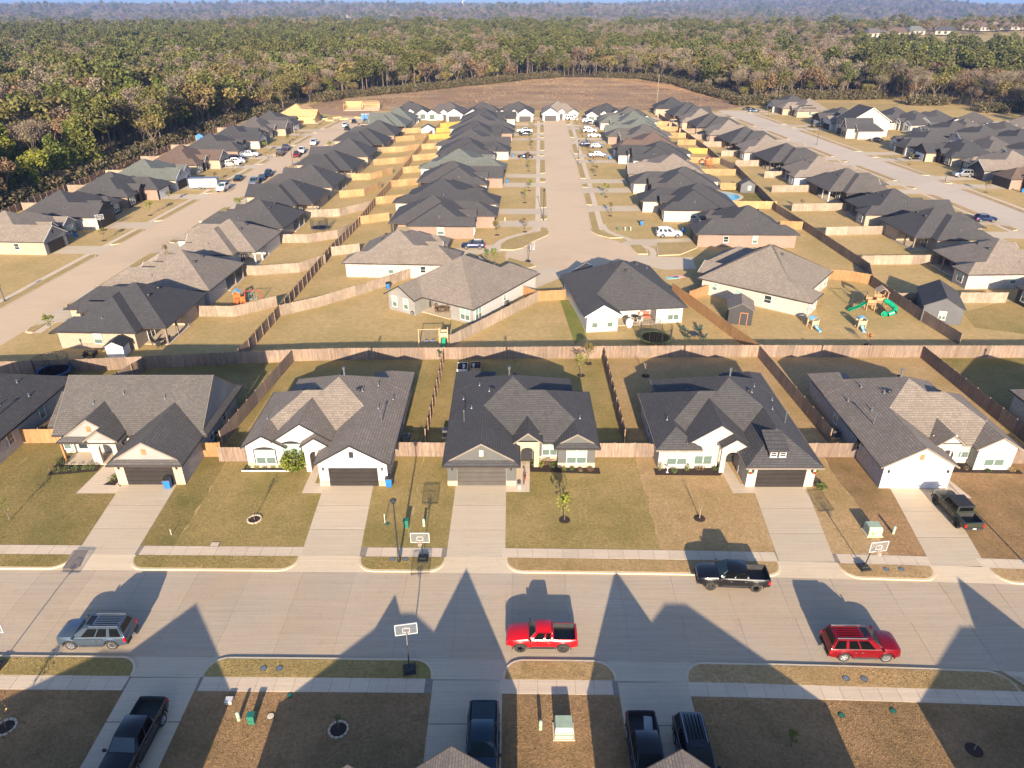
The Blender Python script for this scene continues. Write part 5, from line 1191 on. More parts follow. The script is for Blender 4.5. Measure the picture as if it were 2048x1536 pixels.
vl = [('crossover', 'navy', (947, 497), 180, 'dark blue suv on the driveway of the whitewashed house left of the turning circle'),
 ('suv', 'white', (1337, 474), 0, 'white suv on the brick house driveway right of the turning circle'),
 ('pickup', 'white', (500, 314), 0, 'white pickup farthest in the left street driveway cluster'), ('crossover', 'white', (475, 327), 15, 'white suv between the blue car and white car in the left street driveway'),
 ('crossover', 'white', (462, 332), 15, 'white car nearest the viewer in the crowded left street driveway'), ('sedan', 'navy', (478, 320), 15, 'blue car behind the white ones in the crowded left street driveway'),
 ('pickup', 'white', (448, 381), -90, 'white pickup hitched to the white enclosed trailer'), ('sedan', 'black', (477, 361), -85, 'small black car at the left kerb beyond the white trailer'),
 ('pickup', 'silver', (509, 370), -82, 'silver pickup nearest the viewer in the dark row of three at the kerb'), ('sedan', 'navy', (524, 360), -82, 'dark blue car in the middle of the kerbside row of three'),
 ('crossover', 'navy', (537, 352), -82, 'dark blue suv at the far end of the kerbside row of three'), ('pickup', 'black', (561, 311), 97, 'black pickup at the left kerb, nearer of two'),
 ('pickup', 'navy', (572, 301), 97, 'dark blue pickup at the left kerb, farther of two'), ('pickup', 'white', (604, 306), -82, 'white pickup in the left street near the tall lamp post'),
 ('small_pickup', 'crimson', (594, 314), -82, 'dark red pickup parked before the white pickup on the left street'), ('pickup', 'white', (628, 290), -82, 'lone white pickup farther up the left street'),
 ('crossover', 'white', (690, 254), -82, 'white suv near the top of the left street'), ('sedan', 'black', (694, 260), -82, 'black car near the top of the left street'),
 ('sedan', 'black', (708, 246), -82, 'black car by the blue portable toilets'), ('crossover', 'slate', (731, 247), -82, 'slate suv at the top right of the left street'),
 ('pickup', 'white', (1049, 266), 180, 'white pickup on the left driveway behind the black suv'), ('crossover', 'black', (1051, 271), 180, 'black suv beside the white pickup on the left middle street driveway'),
 ('sedan', 'black', (1051, 316), 180, 'black car alone on a left driveway of the middle street'), ('suv', 'white', (1179, 265), 0, 'white suv on the right middle street driveway, beside another white car'),
 ('sedan', 'white', (1188, 274), 0, 'white car on the right middle street driveway, nearer of the white two'), ('pickup', 'navy', (1177, 293), 0, 'dark blue pickup on the right middle street driveway behind the silver one'),
 ('crossover', 'silver', (1193, 296), 0, 'silver suv before the dark blue pickup, right of the middle street'), ('pickup', 'silver', (1195, 315), 0, 'silver pickup by the tall lamp post right of the middle street'),
 ('suv', 'white', (1143, 240), 20, 'white suv before the taupe end house of the middle street'), ('sedan', 'black', (1094, 240), 0, 'black car in the street before the end houses'),
 ('crossover', 'white', (1175, 245), 0, 'white car at the top right of the middle street'), ('sedan', 'black', (1181, 249), 0, 'black car nose to tail with the white car at top right of middle street'),
 ('pickup', 'black', (1637, 256), 180, 'black pickup on a driveway at the top of the right street'), ('sedan', 'black', (1751, 283), 180, 'black car before the two storey house garage'),
 ('crossover', 'white', (1863, 248), 180, 'white car before the white gabled houses in the back rows'), ('sedan', 'black', (1828, 319), 180, 'black car half hidden by the house with the white gable, right street'),
 ('suv', 'silver', (1924, 354), 180, 'silver suv on the driveway of the taupe house, right street'), ('crossover', 'navy', (1968, 443), 0, 'dark blue car peeping out behind the charcoal roofs at the right edge'),
 ('sedan', 'black', (1497, 220), 0, 'black car at the top left end of the right street'), ('sedan', 'slate', (1508, 224), 0, 'slate car at the top left end of the right street'),
 ('crossover', 'slate', (1530, 205), 90, 'slate suv by the farthest charcoal house of the right street')]
for k, p, (u, v), a, lab in vl: vehicle(k, p, gv(u, v), radians(a), lab, 1 if v > 350 else (1 if v > 300 else 0), z=.03)
def trailer(P, rz, label):
    t = thing('enclosed_trailer', label, 'trailer', (P[0], P[1], .02), rz)
    m_ = MB(); m_.box(-3.6, 3.6, -1.15, 1.15, .45, 2.75); m_.box(-3.6, 3.6, -1.17, 1.17, .42, .6, 1); m_.box(-3.62, 3.62, -1.18, 1.18, 2.7, 2.8, 1); m_.build('body', [m_white, m_metal], t)
    m_ = MB(); m_.box(1.3, 2.2, -1.18, -1.15, .7, 2.4); m_.build('side_door', m_metal, t)
    ty, rm = wheel_mesh(.36, .24, m_rim)
    for x in (-1.0, -.2):
        for sg in (-1, 1): o = mobj('wheel', ty, t, (x, sg * 1.1, .36), pi if sg > 0 else 0); mobj('rim', rm, o)
        m_ = MB()
    for sg in (-1, 1): m_ = MB(); m_.box(-1.5, .3, sg * 1.2 - .12, sg * 1.2 + .12, .78, .83); m_.build('mudguard', m_metal, t)
    m_ = MB(); m_.tube((3.5, -.9, .5), (4.9, 0, .5), .05); m_.tube((3.5, .9, .5), (4.9, 0, .5), .05); m_.tube((4.6, 0, .05), (4.6, 0, .8), .04); m_.build('hitch', m_plas, t)
trailer(gv(411, 377), radians(4), 'white enclosed trailer with twin axles across the driveway of the sage-roofed house')
# ------------------------------------------------------------------ street furniture
def lamp_post(P, label, h=7.0, arm=True):
    t = thing('street_lamp', label, 'street lamp', (P[0], P[1], 0), 0, 'street lamps')
    m_ = MB(); m_.lathe([(.16, 0), (.16, .5), (.09, .6), (.075, 3), (.06, h - .45)], 8); m_.build('pole', m_lamp, t, 40)
    m_ = MB(); m_.lathe([(.05, 0), (.16, .06), (.2, .32), (.2, .36)], 8); m_.build('lantern', m_lamp, t, loc=(0, 0, h - .5))
    m_ = MB(); m_.lathe([(.3, 0), (.12, .16), (.03, .24)], 8); m_.build('lamp_cap', m_lamp, t, loc=(0, 0, h - .14))
lamp_post(gv(798, 1123), 'tall black street lamp between two water meter lids at the far kerb', 6.8)
lamp_post(gv(1087, 441), 'black street lamp left of the middle street near the turning circle')
lamp_post(gv(1085, 254), 'black street lamp at the far left end of the middle street')
lamp_post(gv(1156, 328), 'black street lamp halfway up the right side of the middle street')
lamp_post(gv(586, 330), 'black street lamp beside the left street by the parked pickups')
lamp_post(gv(1633, 290), 'black street lamp at the left kerb of the right street, upper end')
lamp_post(gv(1890, 362), 'black street lamp beside the silver suv on the right street', 8)
lamp_post(gv(10, 604), 'short lamp-shaped stand-in for a basketball hoop at the left picture edge beside the left street', 3.2)  # basketball hoop seen from behind, built with the lamp post shape
lamp_post(gv(2120, 1200), 'black street lamp beyond the right edge whose shadow crosses the far lawn', 7.5)
def ACRYL():
    m, n, l, b = _nodes('acrylic_board'); b.inputs['Base Color'].default_value = (.25, .27, .28, 1); b.inputs['Roughness'].default_value = .25; b.inputs['Alpha'].default_value = .22; return m
def hoop(P, rz, label, board='clear', z0=0, s=1.0):
    """rz: heading towards which the board faces, from local -y"""
    t = thing('basketball_hoop', label, 'basketball hoop', (P[0], P[1], z0), rz); t.scale = (.9, .9, .95)
    m_ = MB(); m_.box(-.5, .5, -.25, .75, .02, .2); m_.box(-.35, .35, .0, .6, .2, .36); m_.build('base', m_plas, t)
    m_ = MB(); m_.tube((0, .2, .2), (0, -.05, 2.4), .055); m_.tube((0, -.05, 2.3), (0, -.7, 3.3), .045); m_.tube((0, .05, 2.0), (0, -.7, 2.95), .03); m_.build('pole', m_lamp, t)
    bd = m_ = MB(); m_.box(-.87, .87, -.8, -.77, 2.85, 3.9); m_.build('backboard', ACRYL() if 'acrylic_board' not in bpy.data.materials else bpy.data.materials['acrylic_board'], t)
    m_ = MB()
    for a, b, c, d in ((-.9, .9, 2.83, 2.88), (-.9, .9, 3.87, 3.92), (-.9, -.85, 2.85, 3.9), (.85, .9, 2.85, 3.9), (-.3, .3, 3.05, 3.08), (-.3, .3, 3.47, 3.5), (-.3, -.27, 3.05, 3.5), (.27, .3, 3.05, 3.5)): m_.box(a, b, -.82, -.75, c, d)
    m_.build('board_frame', m_white, t)
    m_ = MB(); n = 12
    for i in range(n): a, b = 2 * pi * i / n, 2 * pi * (i + 1) / n; m_.tube((.23 * cos(a), -1.1 + .23 * sin(a), 3.05), (.23 * cos(b), -1.1 + .23 * sin(b), 3.05), .014, n=4)
    m_.build('rim', M('orange_rim', (.6, .12, .02), (.5, .1, .02), 3) if 'orange_rim' not in bpy.data.materials else bpy.data.materials['orange_rim'], t)
    m_ = MB()
    for i in range(n): a = 2 * pi * i / n; b = a + .5; m_.tube((.22 * cos(a), -1.1 + .22 * sin(a), 3.05), (.12 * cos(b), -1.1 + .12 * sin(b), 2.65), .008, n=3); m_.tube((.22 * cos(a), -1.1 + .22 * sin(a), 3.05), (.12 * cos(a - .5), -1.1 + .12 * sin(a - .5), 2.65), .008, n=3)
    m_.build('net', m_white, t)
hoop(gv(846, 1122), 0, 'portable basketball hoop at the far kerb beside the tall street lamp')
hoop(gv(1730, 1140), radians(-8) + .3, 'portable basketball hoop at the far kerb between the two right driveways')
hoop(gv(819, 1336), radians(190), 'portable basketball hoop on the near verge facing the street')
hoop((gv(-2, 1331)), radians(175), 'basketball hoop cut by the left edge on the near verge')
hoop(gv(1058, 524), radians(60), 'basketball hoop at the turning circle beside the island of grass')
hoop(gv(206, 462), radians(30), 'basketball hoop by the black garage door on the left street')
def util_box(P, label, w=1.1, d=.95, h=.85, mat=m_util, sticker=True, rz=0):
    t = thing('transformer_box', label, 'utility box', (P[0], P[1], 0), rz)
    m_ = MB(); m_.box(-w / 2 - .12, w / 2 + .12, -d / 2 - .12, d / 2 + .12, 0, .08); m_.build('pad', m_walk, t)
    m_ = MB(); m_.box(-w / 2, w / 2, -d / 2, d / 2, .08, h * .8); m_.add([(-w / 2, -d / 2, h * .8), (w / 2, -d / 2, h * .8), (w / 2, d / 2, h * .8), (-w / 2, d / 2, h * .8), (-w / 2 + .04, -d / 2 + .16, h), (w / 2 - .04, -d / 2 + .16, h), (w / 2 - .04, d / 2, h), (-w / 2 + .04, d / 2, h)], [(4, 5, 6, 7), (0, 1, 5, 4), (1, 2, 6, 5), (2, 3, 7, 6), (3, 0, 4, 7)]); m_.build('cabinet', mat, t)
    m_ = MB(); m_.box(-w / 2 - .02, w / 2 + .02, -d / 2 - .015, -d / 2 + .01, h * .42, h * .45); m_.build('door_seam', m_plas, t)
    if sticker:
        for k, (x, c) in enumerate(((-.22, (.7, .55, .02)), (.12, (.7, .7, .7)))): m_ = MB(); m_.box(x - .11, x + .11, -d / 2 - .006, -d / 2, .2, .45); m_.build('warning_sticker', M('sticker%d' % k, c), t)
util_box(gv(1744, 1066), 'pale green transformer box with yellow sticker in the lawn behind the right hoop', 1.25, 1.05, .95)
util_box(gv(1127, 1464), 'pale green transformer box in the near lawn between the driveways', 1.2, 1.1, .95, sticker=False)
def pedestal(P, label, mat=m_util, r=.13, h=.85, sq=False):
    t = thing('utility_pedestal', label, 'utility post', (P[0], P[1], 0), 0)
    m_ = MB()
    if sq: m_.box(-.22, .22, -.2, .2, 0, h - .08); m_.box(-.25, .25, -.23, .23, h - .12, h)
    else: m_.lathe([(r, 0), (r, h - .12), (r * .8, h - .03), (r * .3, h)], 10)
    m_.build('housing', mat, t, 40)
    m_ = MB(); m_.lathe([(r * 1.08, h * .35), (r * 1.08, h * .38)], 10) if not sq else m_.box(-.23, .23, -.21, .21, h * .35, h * .38); m_.build('collar', m_plas, t)
pedestal(gv(813, 1054), 'dark green square utility post behind the tall street lamp', m_utild, sq=True, h=.9)
pedestal(gv(848, 1052), 'slim pale utility post beside the dark green one behind the hoop')
pedestal(gv(1786, 1067), 'slim pale utility post right of the stickered transformer box')
pedestal(gv(1081, 1458), 'slim pale utility post left of the near lawn transformer box')
pedestal(gv(478, 1440), 'slim pale utility post in the lower left lawn', h=.8)
pedestal(gv(505, 1444), 'dark green square utility post in the lower left lawn', m_utild, sq=True, h=.8)
pedestal(gv(459, 1404), 'small white utility cap at the top of the lower left lawn', m_white, h=.3, sq=True)
pedestal(gv(770, 1045), 'thin white marker post left of the tall street lamp', m_white, r=.04, h=1.0)
pedestal(gv(343, 1070), 'thin pale marker stick in the lawn left of the ringed sapling', m_white, r=.03, h=.7)
for k, (u, v) in enumerate([(1205, 391), (1010, 442), (1236, 461), (1250, 461), (1261, 461)]): pedestal(gv(u, v), ['green utility post on the strip lawn right of the middle street', 'small utility post on the lawn by the first brick house', 'dark green post, leftmost of three near the white suv', 'pale post, middle of three near the white suv', 'pale post, rightmost of three near the white suv'][k], m_utild if k in (0, 2) else m_util)
def lid(P, label, w=.55, d=.4, mat=None, rnd_=True):
    t = thing('meter_lid', label, 'lid', (P[0], P[1], 0), 0, None)
    m_ = MB()
    if rnd_: m_.lathe([(w / 2, .02), (w / 2 * .96, .055), (.01, .06)], 12)
    else: m_.box(-w / 2, w / 2, -d / 2, d / 2, .02, .06)
    m_.build('lid', mat or m_metal, t)
    m_ = MB(); m_.lathe([(w / 2 * 1.15, .0), (w / 2 * 1.15, .045), (w / 2 * .98, .045)], 12) if rnd_ else m_.box(-w / 2 - .05, w / 2 + .05, -d / 2 - .05, d / 2 + .05, .0, .045); m_.build('lid_frame', m_plas, t)
blu = M('blue_grey_lid', (.14, .17, .21), (.1, .125, .16), 3)
for u, v, lab in ((785, 1119, 'grey meter lid left of the tall lamp base'), (811, 1119, 'grey meter lid right of the tall lamp base'), (1772, 1139, 'blue-grey lid right of the right hoop, left one'), (1802, 1139, 'blue-grey lid right of the right hoop, right one'),
                  (527, 1337, 'grey lid on the near verge at lower left, left one'), (559, 1337, 'grey lid on the near verge at lower left, right one'), (1692, 1357, 'pale lid below the dark red suv, left one'), (1728, 1358, 'pale lid below the dark red suv, right one')):
    lid(gv(u, v), lab, .46, mat=blu)
lid(gv(430, 1089), 'square pale lid in the far lawn at the sidewalk', .75, .5, m_walk, False); lid(gv(541, 1433), 'round pale lid right of the dark green post', .5, mat=m_walk)
for u, v, lab in ((580, 1391, 'green lid beside the lower left sidewalk'), (1683, 1431, 'green lid in the lower right lawn, left one'), (1786, 1422, 'green lid in the lower right lawn, right one'), (775, 1048, 'small pale lid by the thin white marker')): lid(gv(u, v), lab, .36, mat=m_utild)
def bin_(P, rz, label, mat=m_bin, s=1.0):
    t = thing('wheelie_bin', label, 'bin', (P[0], P[1], .02), rz); t.scale = (s, s, s)
    m_ = MB(); m_.add([(-.24, -.27, .08), (.24, -.27, .08), (.24, .27, .08), (-.24, .27, .08), (-.31, -.36, 1.0), (.31, -.36, 1.0), (.31, .36, 1.0), (-.31, .36, 1.0)], [(3, 2, 1, 0), (0, 1, 5, 4), (1, 2, 6, 5), (2, 3, 7, 6), (3, 0, 4, 7), (4, 5, 6, 7)]); m_.box(-.33, .33, -.38, .38, .93, 1.0); m_.build('bin_body', mat, t)
    m_ = MB(); m_.add([(-.33, -.4, 1.0), (.33, -.4, 1.0), (.33, .38, 1.0), (-.33, .38, 1.0), (-.3, -.36, 1.06), (.3, -.36, 1.06), (.3, .36, 1.14), (-.3, .36, 1.14)], [(4, 5, 6, 7), (0, 1, 5, 4), (1, 2, 6, 5), (2, 3, 7, 6), (3, 0, 4, 7)]); m_.build('bin_lid', m_plas if mat is m_bin else mat, t)
    for sg in (-1, 1): m_ = MB(); m_.lathe([(.02, -.03), (.13, -.03), (.13, .03), (.02, .03)], 10, axis='y'); o = m_.build('wheel', m_tyre, t, loc=(sg * .29, .3, .13), rz=pi / 2)
bin_(gv(338, 976), .1, 'blue wheelie bin before the black garage door of the steep roofed house', s=1.1)
bin_(gv(779, 973), 0, 'blue wheelie bin at the right corner of the white arched-window house', s=1.1)
for u, v, rz, lab in ((776, 578, .3, 'blue wheelie bin by the diagonal fence behind the taupe patio house'), (152, 474, .2, 'blue wheelie bin beside the cream garage on the left street'), (187, 452, .2, 'blue wheelie bin beside the black garage near the left street hoop'),
                      (330, 389, .2, 'blue wheelie bin, left of a pair by the brick garage'), (337, 389, .2, 'blue wheelie bin, right of a pair by the brick garage'), (1283, 451, 1.5, 'blue wheelie bin at the corner of the white walled house, right of the turning circle'),
                      (1367, 465, 1.5, 'blue wheelie bin behind the nose of the white suv'), (1025, 314, 1.5, 'blue wheelie bin by the lone black car driveway'), (1015, 366, 1.5, 'blue wheelie bin left of the middle street, nearer one'), (1220, 319, 1.5, 'blue wheelie bin before the silver pickup'), (2043, 385, 0, 'blue wheelie bin at the right picture edge')):
    bin_(gv(u, v), rz, lab)
def ac(P, label, rz=0):
    t = thing('air_conditioner', label, 'air conditioner', (P[0], P[1], 0), rz)
    m_ = MB(); m_.box(-.5, .5, -.5, .5, 0, .08); m_.build('pad', m_walk, t)
    m_ = MB(); m_.box(-.4, .4, -.4, .4, .08, .9); 
    for i in range(9): m_.box(-.41, .41, -.41, .41, .14 + i * .08, .17 + i * .08, 1)
    m_.build('casing', [m_metal, m_plas], t); m_ = MB(); m_.lathe([(.34, .9), (.34, .93), (.1, .95)], 14); m_.build('fan_grille', m_plas, t)
ac(gv(813, 883), 'air conditioner at the right side of the taupe arched-window house'); ac(gv(893, 872), 'air conditioner left of the charcoal roof with grey garage'); ac(gv(1668, 873), 'air conditioner left of the white-garage house'); ac(gv(436, 880), 'air conditioner at the right side of the steep grey roof'); ac((-53.0, 68.2), 'air conditioner in the gap at the far left')
ac(gv(1012, 612), 'air conditioner on the white side wall of the taupe patio house', 1)
# ------------------------------------------------------------------ yards
def trampoline(P, r, label, rim, net=True, nh=1.8, group=None, z=.9, netmat=None):
    t = thing('trampoline', label, 'trampoline', (P[0], P[1], 0)); n = 24
    m_ = MB(); m_.lathe([(r - .28, z), (.01, z - .02)], n); m_.lathe([(r - .28, z - .02), (.01, z - .04)], n); m_.build('mat', m_plas, t)
    m_ = MB(); m_.lathe([(r - .3, z), (r - .3, z + .05), (r, z + .05), (r, z), (r - .3, z)], n); m_.build('rim_pad', rim, t)
    for i in range(6): a = 2 * pi * i / 6; m_ = MB(); c, s_ = cos(a) * (r - .1), sin(a) * (r - .1); m_.tube((c, s_, 0), (c, s_, z), .035); m_.build('leg', m_metal, t)
    if net:
        for i in range(8): a = 2 * pi * i / 8 + .2; m_ = MB(); c, s_ = cos(a) * r, sin(a) * r; m_.tube((c, s_, z - .3), (c, s_, z + nh), .03); m_.build('net_pole', m_plas, t)
        m_ = MB()
        for k in range(2):
            for i in range(n): a, b = 2 * pi * i / n, 2 * pi * (i + 1) / n; m_.tube((cos(a) * r, sin(a) * r, z + nh), (cos(b) * r, sin(b) * r, z + nh), .025, n=4)
        m_.build('top_hoop', m_plas, t)
        m_ = MB(); N = 44     # mesh netting as thin cords
        for i in range(N): a = 2 * pi * i / N; m_.box(cos(a) * (r - .05) - .011, cos(a) * (r - .05) + .011, sin(a) * (r - .05) - .011, sin(a) * (r - .05) + .011, z, z + nh)
        for k in range(1, 9): m_.lathe([(r - .05, z + nh * k / 9 - .012), (r - .05, z + nh * k / 9 + .012)], 36, cap=False)
        m_.build('net', m_plas, t)
    return t
tr_blue = M('blue_pad', (.02, .12, .32), (.015, .09, .25), 2); tr_green = M('dark_lime_pad', (.07, .12, .03), (.05, .09, .02), 2); tr_navy = M('navy_pad', (.03, .04, .16), (.02, .03, .12), 2)
trampoline(gv(1310, 686), 2.3, 'large round netted trampoline with green rim behind the charcoal-roofed white house', tr_green)
trampoline(gv(112, 756), 2.1, 'blue trampoline with net before the back fence at the left', tr_blue, z=1.1)
trampoline(gv(640, 463), 1.8, 'navy blue trampoline with net in a yard left of the long middle fence', tr_navy)
def shed(P, rz, w, d, h, wallm, roofm, label, ridge='y', door=None, windows=(), name='shed'):
    t = thing(name, label, 'shed', (P[0], P[1], 0), rz); m_ = MB()
    m_.prism([(-w / 2, -d / 2), (w / 2, -d / 2), (w / 2, d / 2), (-w / 2, d / 2)], .1, h)
    rh = w / 2 * .55
    m_.add([(-w / 2, -d / 2, h), (w / 2, -d / 2, h), (0, -d / 2, h + rh), (-w / 2, d / 2, h), (w / 2, d / 2, h), (0, d / 2, h + rh)], [(0, 1, 2), (5, 4, 3)]); m_.build('wall', wallm, t)
    m_ = MB(); o = .25; k = .55
    for sg in (-1, 1):
        q = [(sg * (w / 2 + o), -d / 2 - o, h - o * k + .05), (0, -d / 2 - o, h + rh + .05), (0, d / 2 + o, h + rh + .05), (sg * (w / 2 + o), d / 2 + o, h - o * k + .05)]
        m_.slab(q if sg < 0 else q[::-1], .08)
    m_.build('roof', roofm, t)
    if door: m_ = MB(); x = door[0]; m_.box(x - .5, x + .5, -d / 2 - .04, -d / 2, .12, 2.0); m_.build('door', door[1], t); m_ = MB(); m_.box(x - .56, x - .5, -d / 2 - .06, -d / 2, .1, 2.06); m_.box(x + .5, x + .56, -d / 2 - .06, -d / 2, .1, 2.06); m_.box(x - .56, x + .56, -d / 2 - .06, -d / 2, 2.0, 2.07); m_.build('door_frame', door[2], t)
    for x, z, ww, hh, r_ in windows:
        fr, a, b, ad, bd = window_meshes(ww, hh, 2, m_white); o = mobj('window', fr, t, (x, -d / 2 - .005, z) if r_ == 0 else (x, 0, z), r_)
        for i in range(2): mobj('pane', a, o, (-ww / 2 + ww * (i + .5) / 2, -.005, hh * .42 + .055)); mobj('pane', b, o, (-ww / 2 + ww * (i + .5) / 2, -.005, .01))
    return t
blk = m_walls['black']; gsd = M('dark_grey_shed_board', (.1, .1, .105), (.085, .085, .09), .5, world=False)
shed(gv(1477, 640), radians(-14), 3.5, 4.2, 2.6, blk, m_roofs['tan'], 'black garden shed with orange door frame and ramp in the playset yard', door=(.5, blk, M('orange_frame', (.6, .2, .06))))
shed(gv(1872, 628), radians(-21), 5.4, 8.4, 2.75, gsd, m_roofs['char'], 'large charcoal shed with white window behind the right back-to-back fence', windows=((.0, .8, .9, 1.2, 0),))
shed(gv(1492, 384), radians(-4), 3.6, 2.6, 2.3, gsd, m_roofs['char'], 'small grey shed with white-framed window on the green lawn by the pool', windows=((.4, .9, .7, .9, 0),))
shed((at(240, 711)[0], at(240, 711)[1]), radians(4), 2.3, 2.0, 1.95, m_white, m_plas, 'small white garden shed against the cream side wall at left')
shed(gv(857, 268), radians(3), 5, 3, 2.2, M('steel_blue_shed', (.3, .34, .38)), m_plas, 'grey metal shed among the yellow fences in the far yards')
shed(gv(403, 283), radians(5), 2.4, 2.4, 2.3, M('blue_playhouse_wall', (.05, .2, .5)), m_plas, 'blue and white playhouse by the wood edge behind the left street')
wood = M('playset_cedar', (.42, .22, .1), (.34, .17, .08), 4, rough=.7); tanw = M('tan_canopy', (.5, .35, .22), (.44, .3, .18), 3)
orange = M('orange_plastic', (.5, .13, .03), (.42, .1, .02), 3, rough=.4); sky_b = M('pale_blue_plastic', (.25, .5, .62), (.2, .42, .55), 3, rough=.4)
def tower(t, cx, cy, w, dz, top, mat=wood, roof=None):
    for a in (-1, 1):
        for b in (-1, 1): m_ = MB(); m_.box(cx + a * w / 2 - .05, cx + a * w / 2 + .05, cy + b * w / 2 - .05, cy + b * w / 2 + .05, 0, top); m_.build('post', mat, t)
    m_ = MB(); m_.box(cx - w / 2, cx + w / 2, cy - w / 2, cy + w / 2, dz - .08, dz); m_.build('deck', mat, t)
    m_ = MB()
    for a in (-1, 1):
        y0, y1 = sorted((cy + a * w / 2, cy + a * (w / 2 + .03)))
        m_.box(cx - w / 2, cx + w / 2, y0, y1, dz + .15, dz + .75); x0, x1 = sorted((cx + a * w / 2, cx + a * (w / 2 + .03)))
        if a > 0: m_.box(x0, x1, cy - w / 2, cy + w / 2, dz + .5, dz + .75)
    m_.build('railing', mat, t)
    if roof:
        m_ = MB(); o = .2
        for sg in (-1, 1):
            q = [(cx + sg * (w / 2 + o), cy - w / 2 - o, top - .1), (cx, cy - w / 2 - o, top + w * .38), (cx, cy + w / 2 + o, top + w * .38), (cx + sg * (w / 2 + o), cy + w / 2 + o, top - .1)]
            m_.slab(q if sg < 0 else q[::-1], .04)
        m_.build('canopy', roof, t)
def slide(t, p0, p1, w, mat):
    m_ = MB(); n = 10; d = (p1[0] - p0[0], p1[1] - p0[1]); L = hypot(*d); nx, ny = -d[1] / L * w / 2, d[0] / L * w / 2
    for i in range(n):
        f0, f1 = i / n, (i + 1) / n; z = lambda f: p1[2] + (p0[2] - p1[2]) * (1 - f) ** 1.15 + .08 * sin(f * pi * 3) * .6
        a = (p0[0] + d[0] * f0, p0[1] + d[1] * f0, z(f0)); b = (p0[0] + d[0] * f1, p0[1] + d[1] * f1, z(f1))
        m_.slab([(a[0] - nx, a[1] - ny, a[2]), (b[0] - nx, b[1] - ny, b[2]), (b[0] + nx, b[1] + ny, b[2]), (a[0] + nx, a[1] + ny, a[2])][::-1], .04)
        for sg in (-1, 1):
            q = [(a[0] + sg * nx, a[1] + sg * ny, a[2] - .02), (b[0] + sg * nx, b[1] + sg * ny, b[2] - .02), (b[0] + sg * nx, b[1] + sg * ny, b[2] + .16), (a[0] + sg * nx, a[1] + sg * ny, a[2] + .16)]
            m_.add(q, [(0, 1, 2, 3), (3, 2, 1, 0)])
    m_.build('slide', mat, t)
def swings(t, x0, x1, y, h, mat, seats=2, seatm=sky_b):
    for x in (x0, x1):
        for sg in (-1, 1): m_ = MB(); m_.tube((x, y + sg * 1.0, 0), (x, y, h), .05); m_.build('frame_leg', mat, t)
    m_ = MB(); m_.tube((x0 - .1, y, h), (x1 + .1, y, h), .05); m_.build('beam', mat, t)
    for k in range(seats):
        x = x0 + (x1 - x0) * (k + 1) / (seats + 1); m_ = MB(); m_.box(x - .25, x + .25, y - .1, y + .1, .5, .54); 
        for sg in (-1, 1): m_.tube((x + sg * .24, y, .54), (x + sg * .22, y, h), .012, n=4)
        m_.build('swing', seatm, t)
t = thing('playset', 'big cedar playset with green tube slide and tan canopy by the right back-to-back fence', 'playset', (*at(1752, 622), 0), radians(-10))
tower(t, 0.4, .6, 1.5, 1.6, 3.3, wood, tanw); tower(t, -1.0, .3, 1.2, 1.2, 2.4, wood)
slide(t, (-1.6, .2, 1.25), (-4.4, -.9, .12), .55, m_gpl)
path = [(.9, -.2, 1.95), (1.5, -.8, 1.75), (2.1, -1.7, 1.35), (1.8, -2.5, .95), (1.0, -2.6, .6), (.5, -2.3, .45)]
m_ = MB()
for a, b in zip(path, path[1:]): m_.tube(a, b, .4, .4, 12, cap=False)
m_.build('tube_slide', m_gpl, t, 60)
m_ = MB(); m_.lathe([(.36, 0), (.46, 0), (.46, .12), (.36, .12)], 12, axis='y', c=(.5, -2.4, .48)); m_.build('tube_mouth', m_gpl, t)
swings(t, -3.6, -1.4, 1.6, 2.5, m_plas, 2, m_plas)
def mini_play(P, rz, label, a, b):
    t = thing('toddler_climber', label, 'play toy', (P[0], P[1], 0), rz); tower(t, 0, 0, 1.1, .55, 1.5, a, None); slide(t, (0, -.5, .6), (0, -1.9, .05), .5, b)
    m_ = MB(); n = 7
    for i in range(n): q0, q1 = pi * i / n, pi * (i + 1) / n; m_.slab([(.6 * cos(q0), -.5, 1.4 + .4 * sin(q0)), (.6 * cos(q0), .5, 1.4 + .4 * sin(q0)), (.6 * cos(q1), .5, 1.4 + .4 * sin(q1)), (.6 * cos(q1), -.5, 1.4 + .4 * sin(q1))][::-1], .04)
    m_.build('arched_roof', b, t)
mini_play(gv(1624, 655), .3, 'low toddler climber with blue arched roof and tan walls, left of two', tanw, sky_b)
mini_play(gv(1720, 655), -.1, 'toddler climber with pale blue slide and tan posts, right of two', tanw, sky_b)
t = thing('swing_set', 'wooden swing set with green slide before the back fence, below the patio house', 'swing set', (*at(865, 688), 0), .08)
swings(t, -1.9, 1.0, 0, 2.3, tanw, 2, M('blue_swing', (.1, .2, .6))); tower(t, 1.7, 0, 1.1, 1.2, 2.3, tanw, None); slide(t, (1.7, -.6, 1.2), (1.5, -2.4, .1), .5, m_gpl)
t = thing('swing_set', 'orange swing set with blue canopy in the yard of the second left street house', 'swing set', (*at(490, 604), 0), .2); t.scale = (.85, .85, .85)
tower(t, -1.2, 0, 1.2, 1.1, 2.2, orange, sky_b); swings(t, .2, 3.0, 0, 2.2, M('red_frame', (.5, .05, .04)), 2); slide(t, (-1.2, -.6, 1.1), (-1.2, -2.3, .1), .6, orange); tower(t, -.1, -1.1, .9, .6, 1.2, orange)
t = thing('playset', 'orange playset alone in a yellow-fenced yard right of the middle street', 'playset', (*at(1416, 336), 0), .1)
tower(t, 0, 0, 1.6, 1.3, 2.8, orange, orange); slide(t, (.8, 0, 1.3), (2.8, 0, .1), .6, orange); swings(t, -3.2, -.8, 0, 2.3, orange)
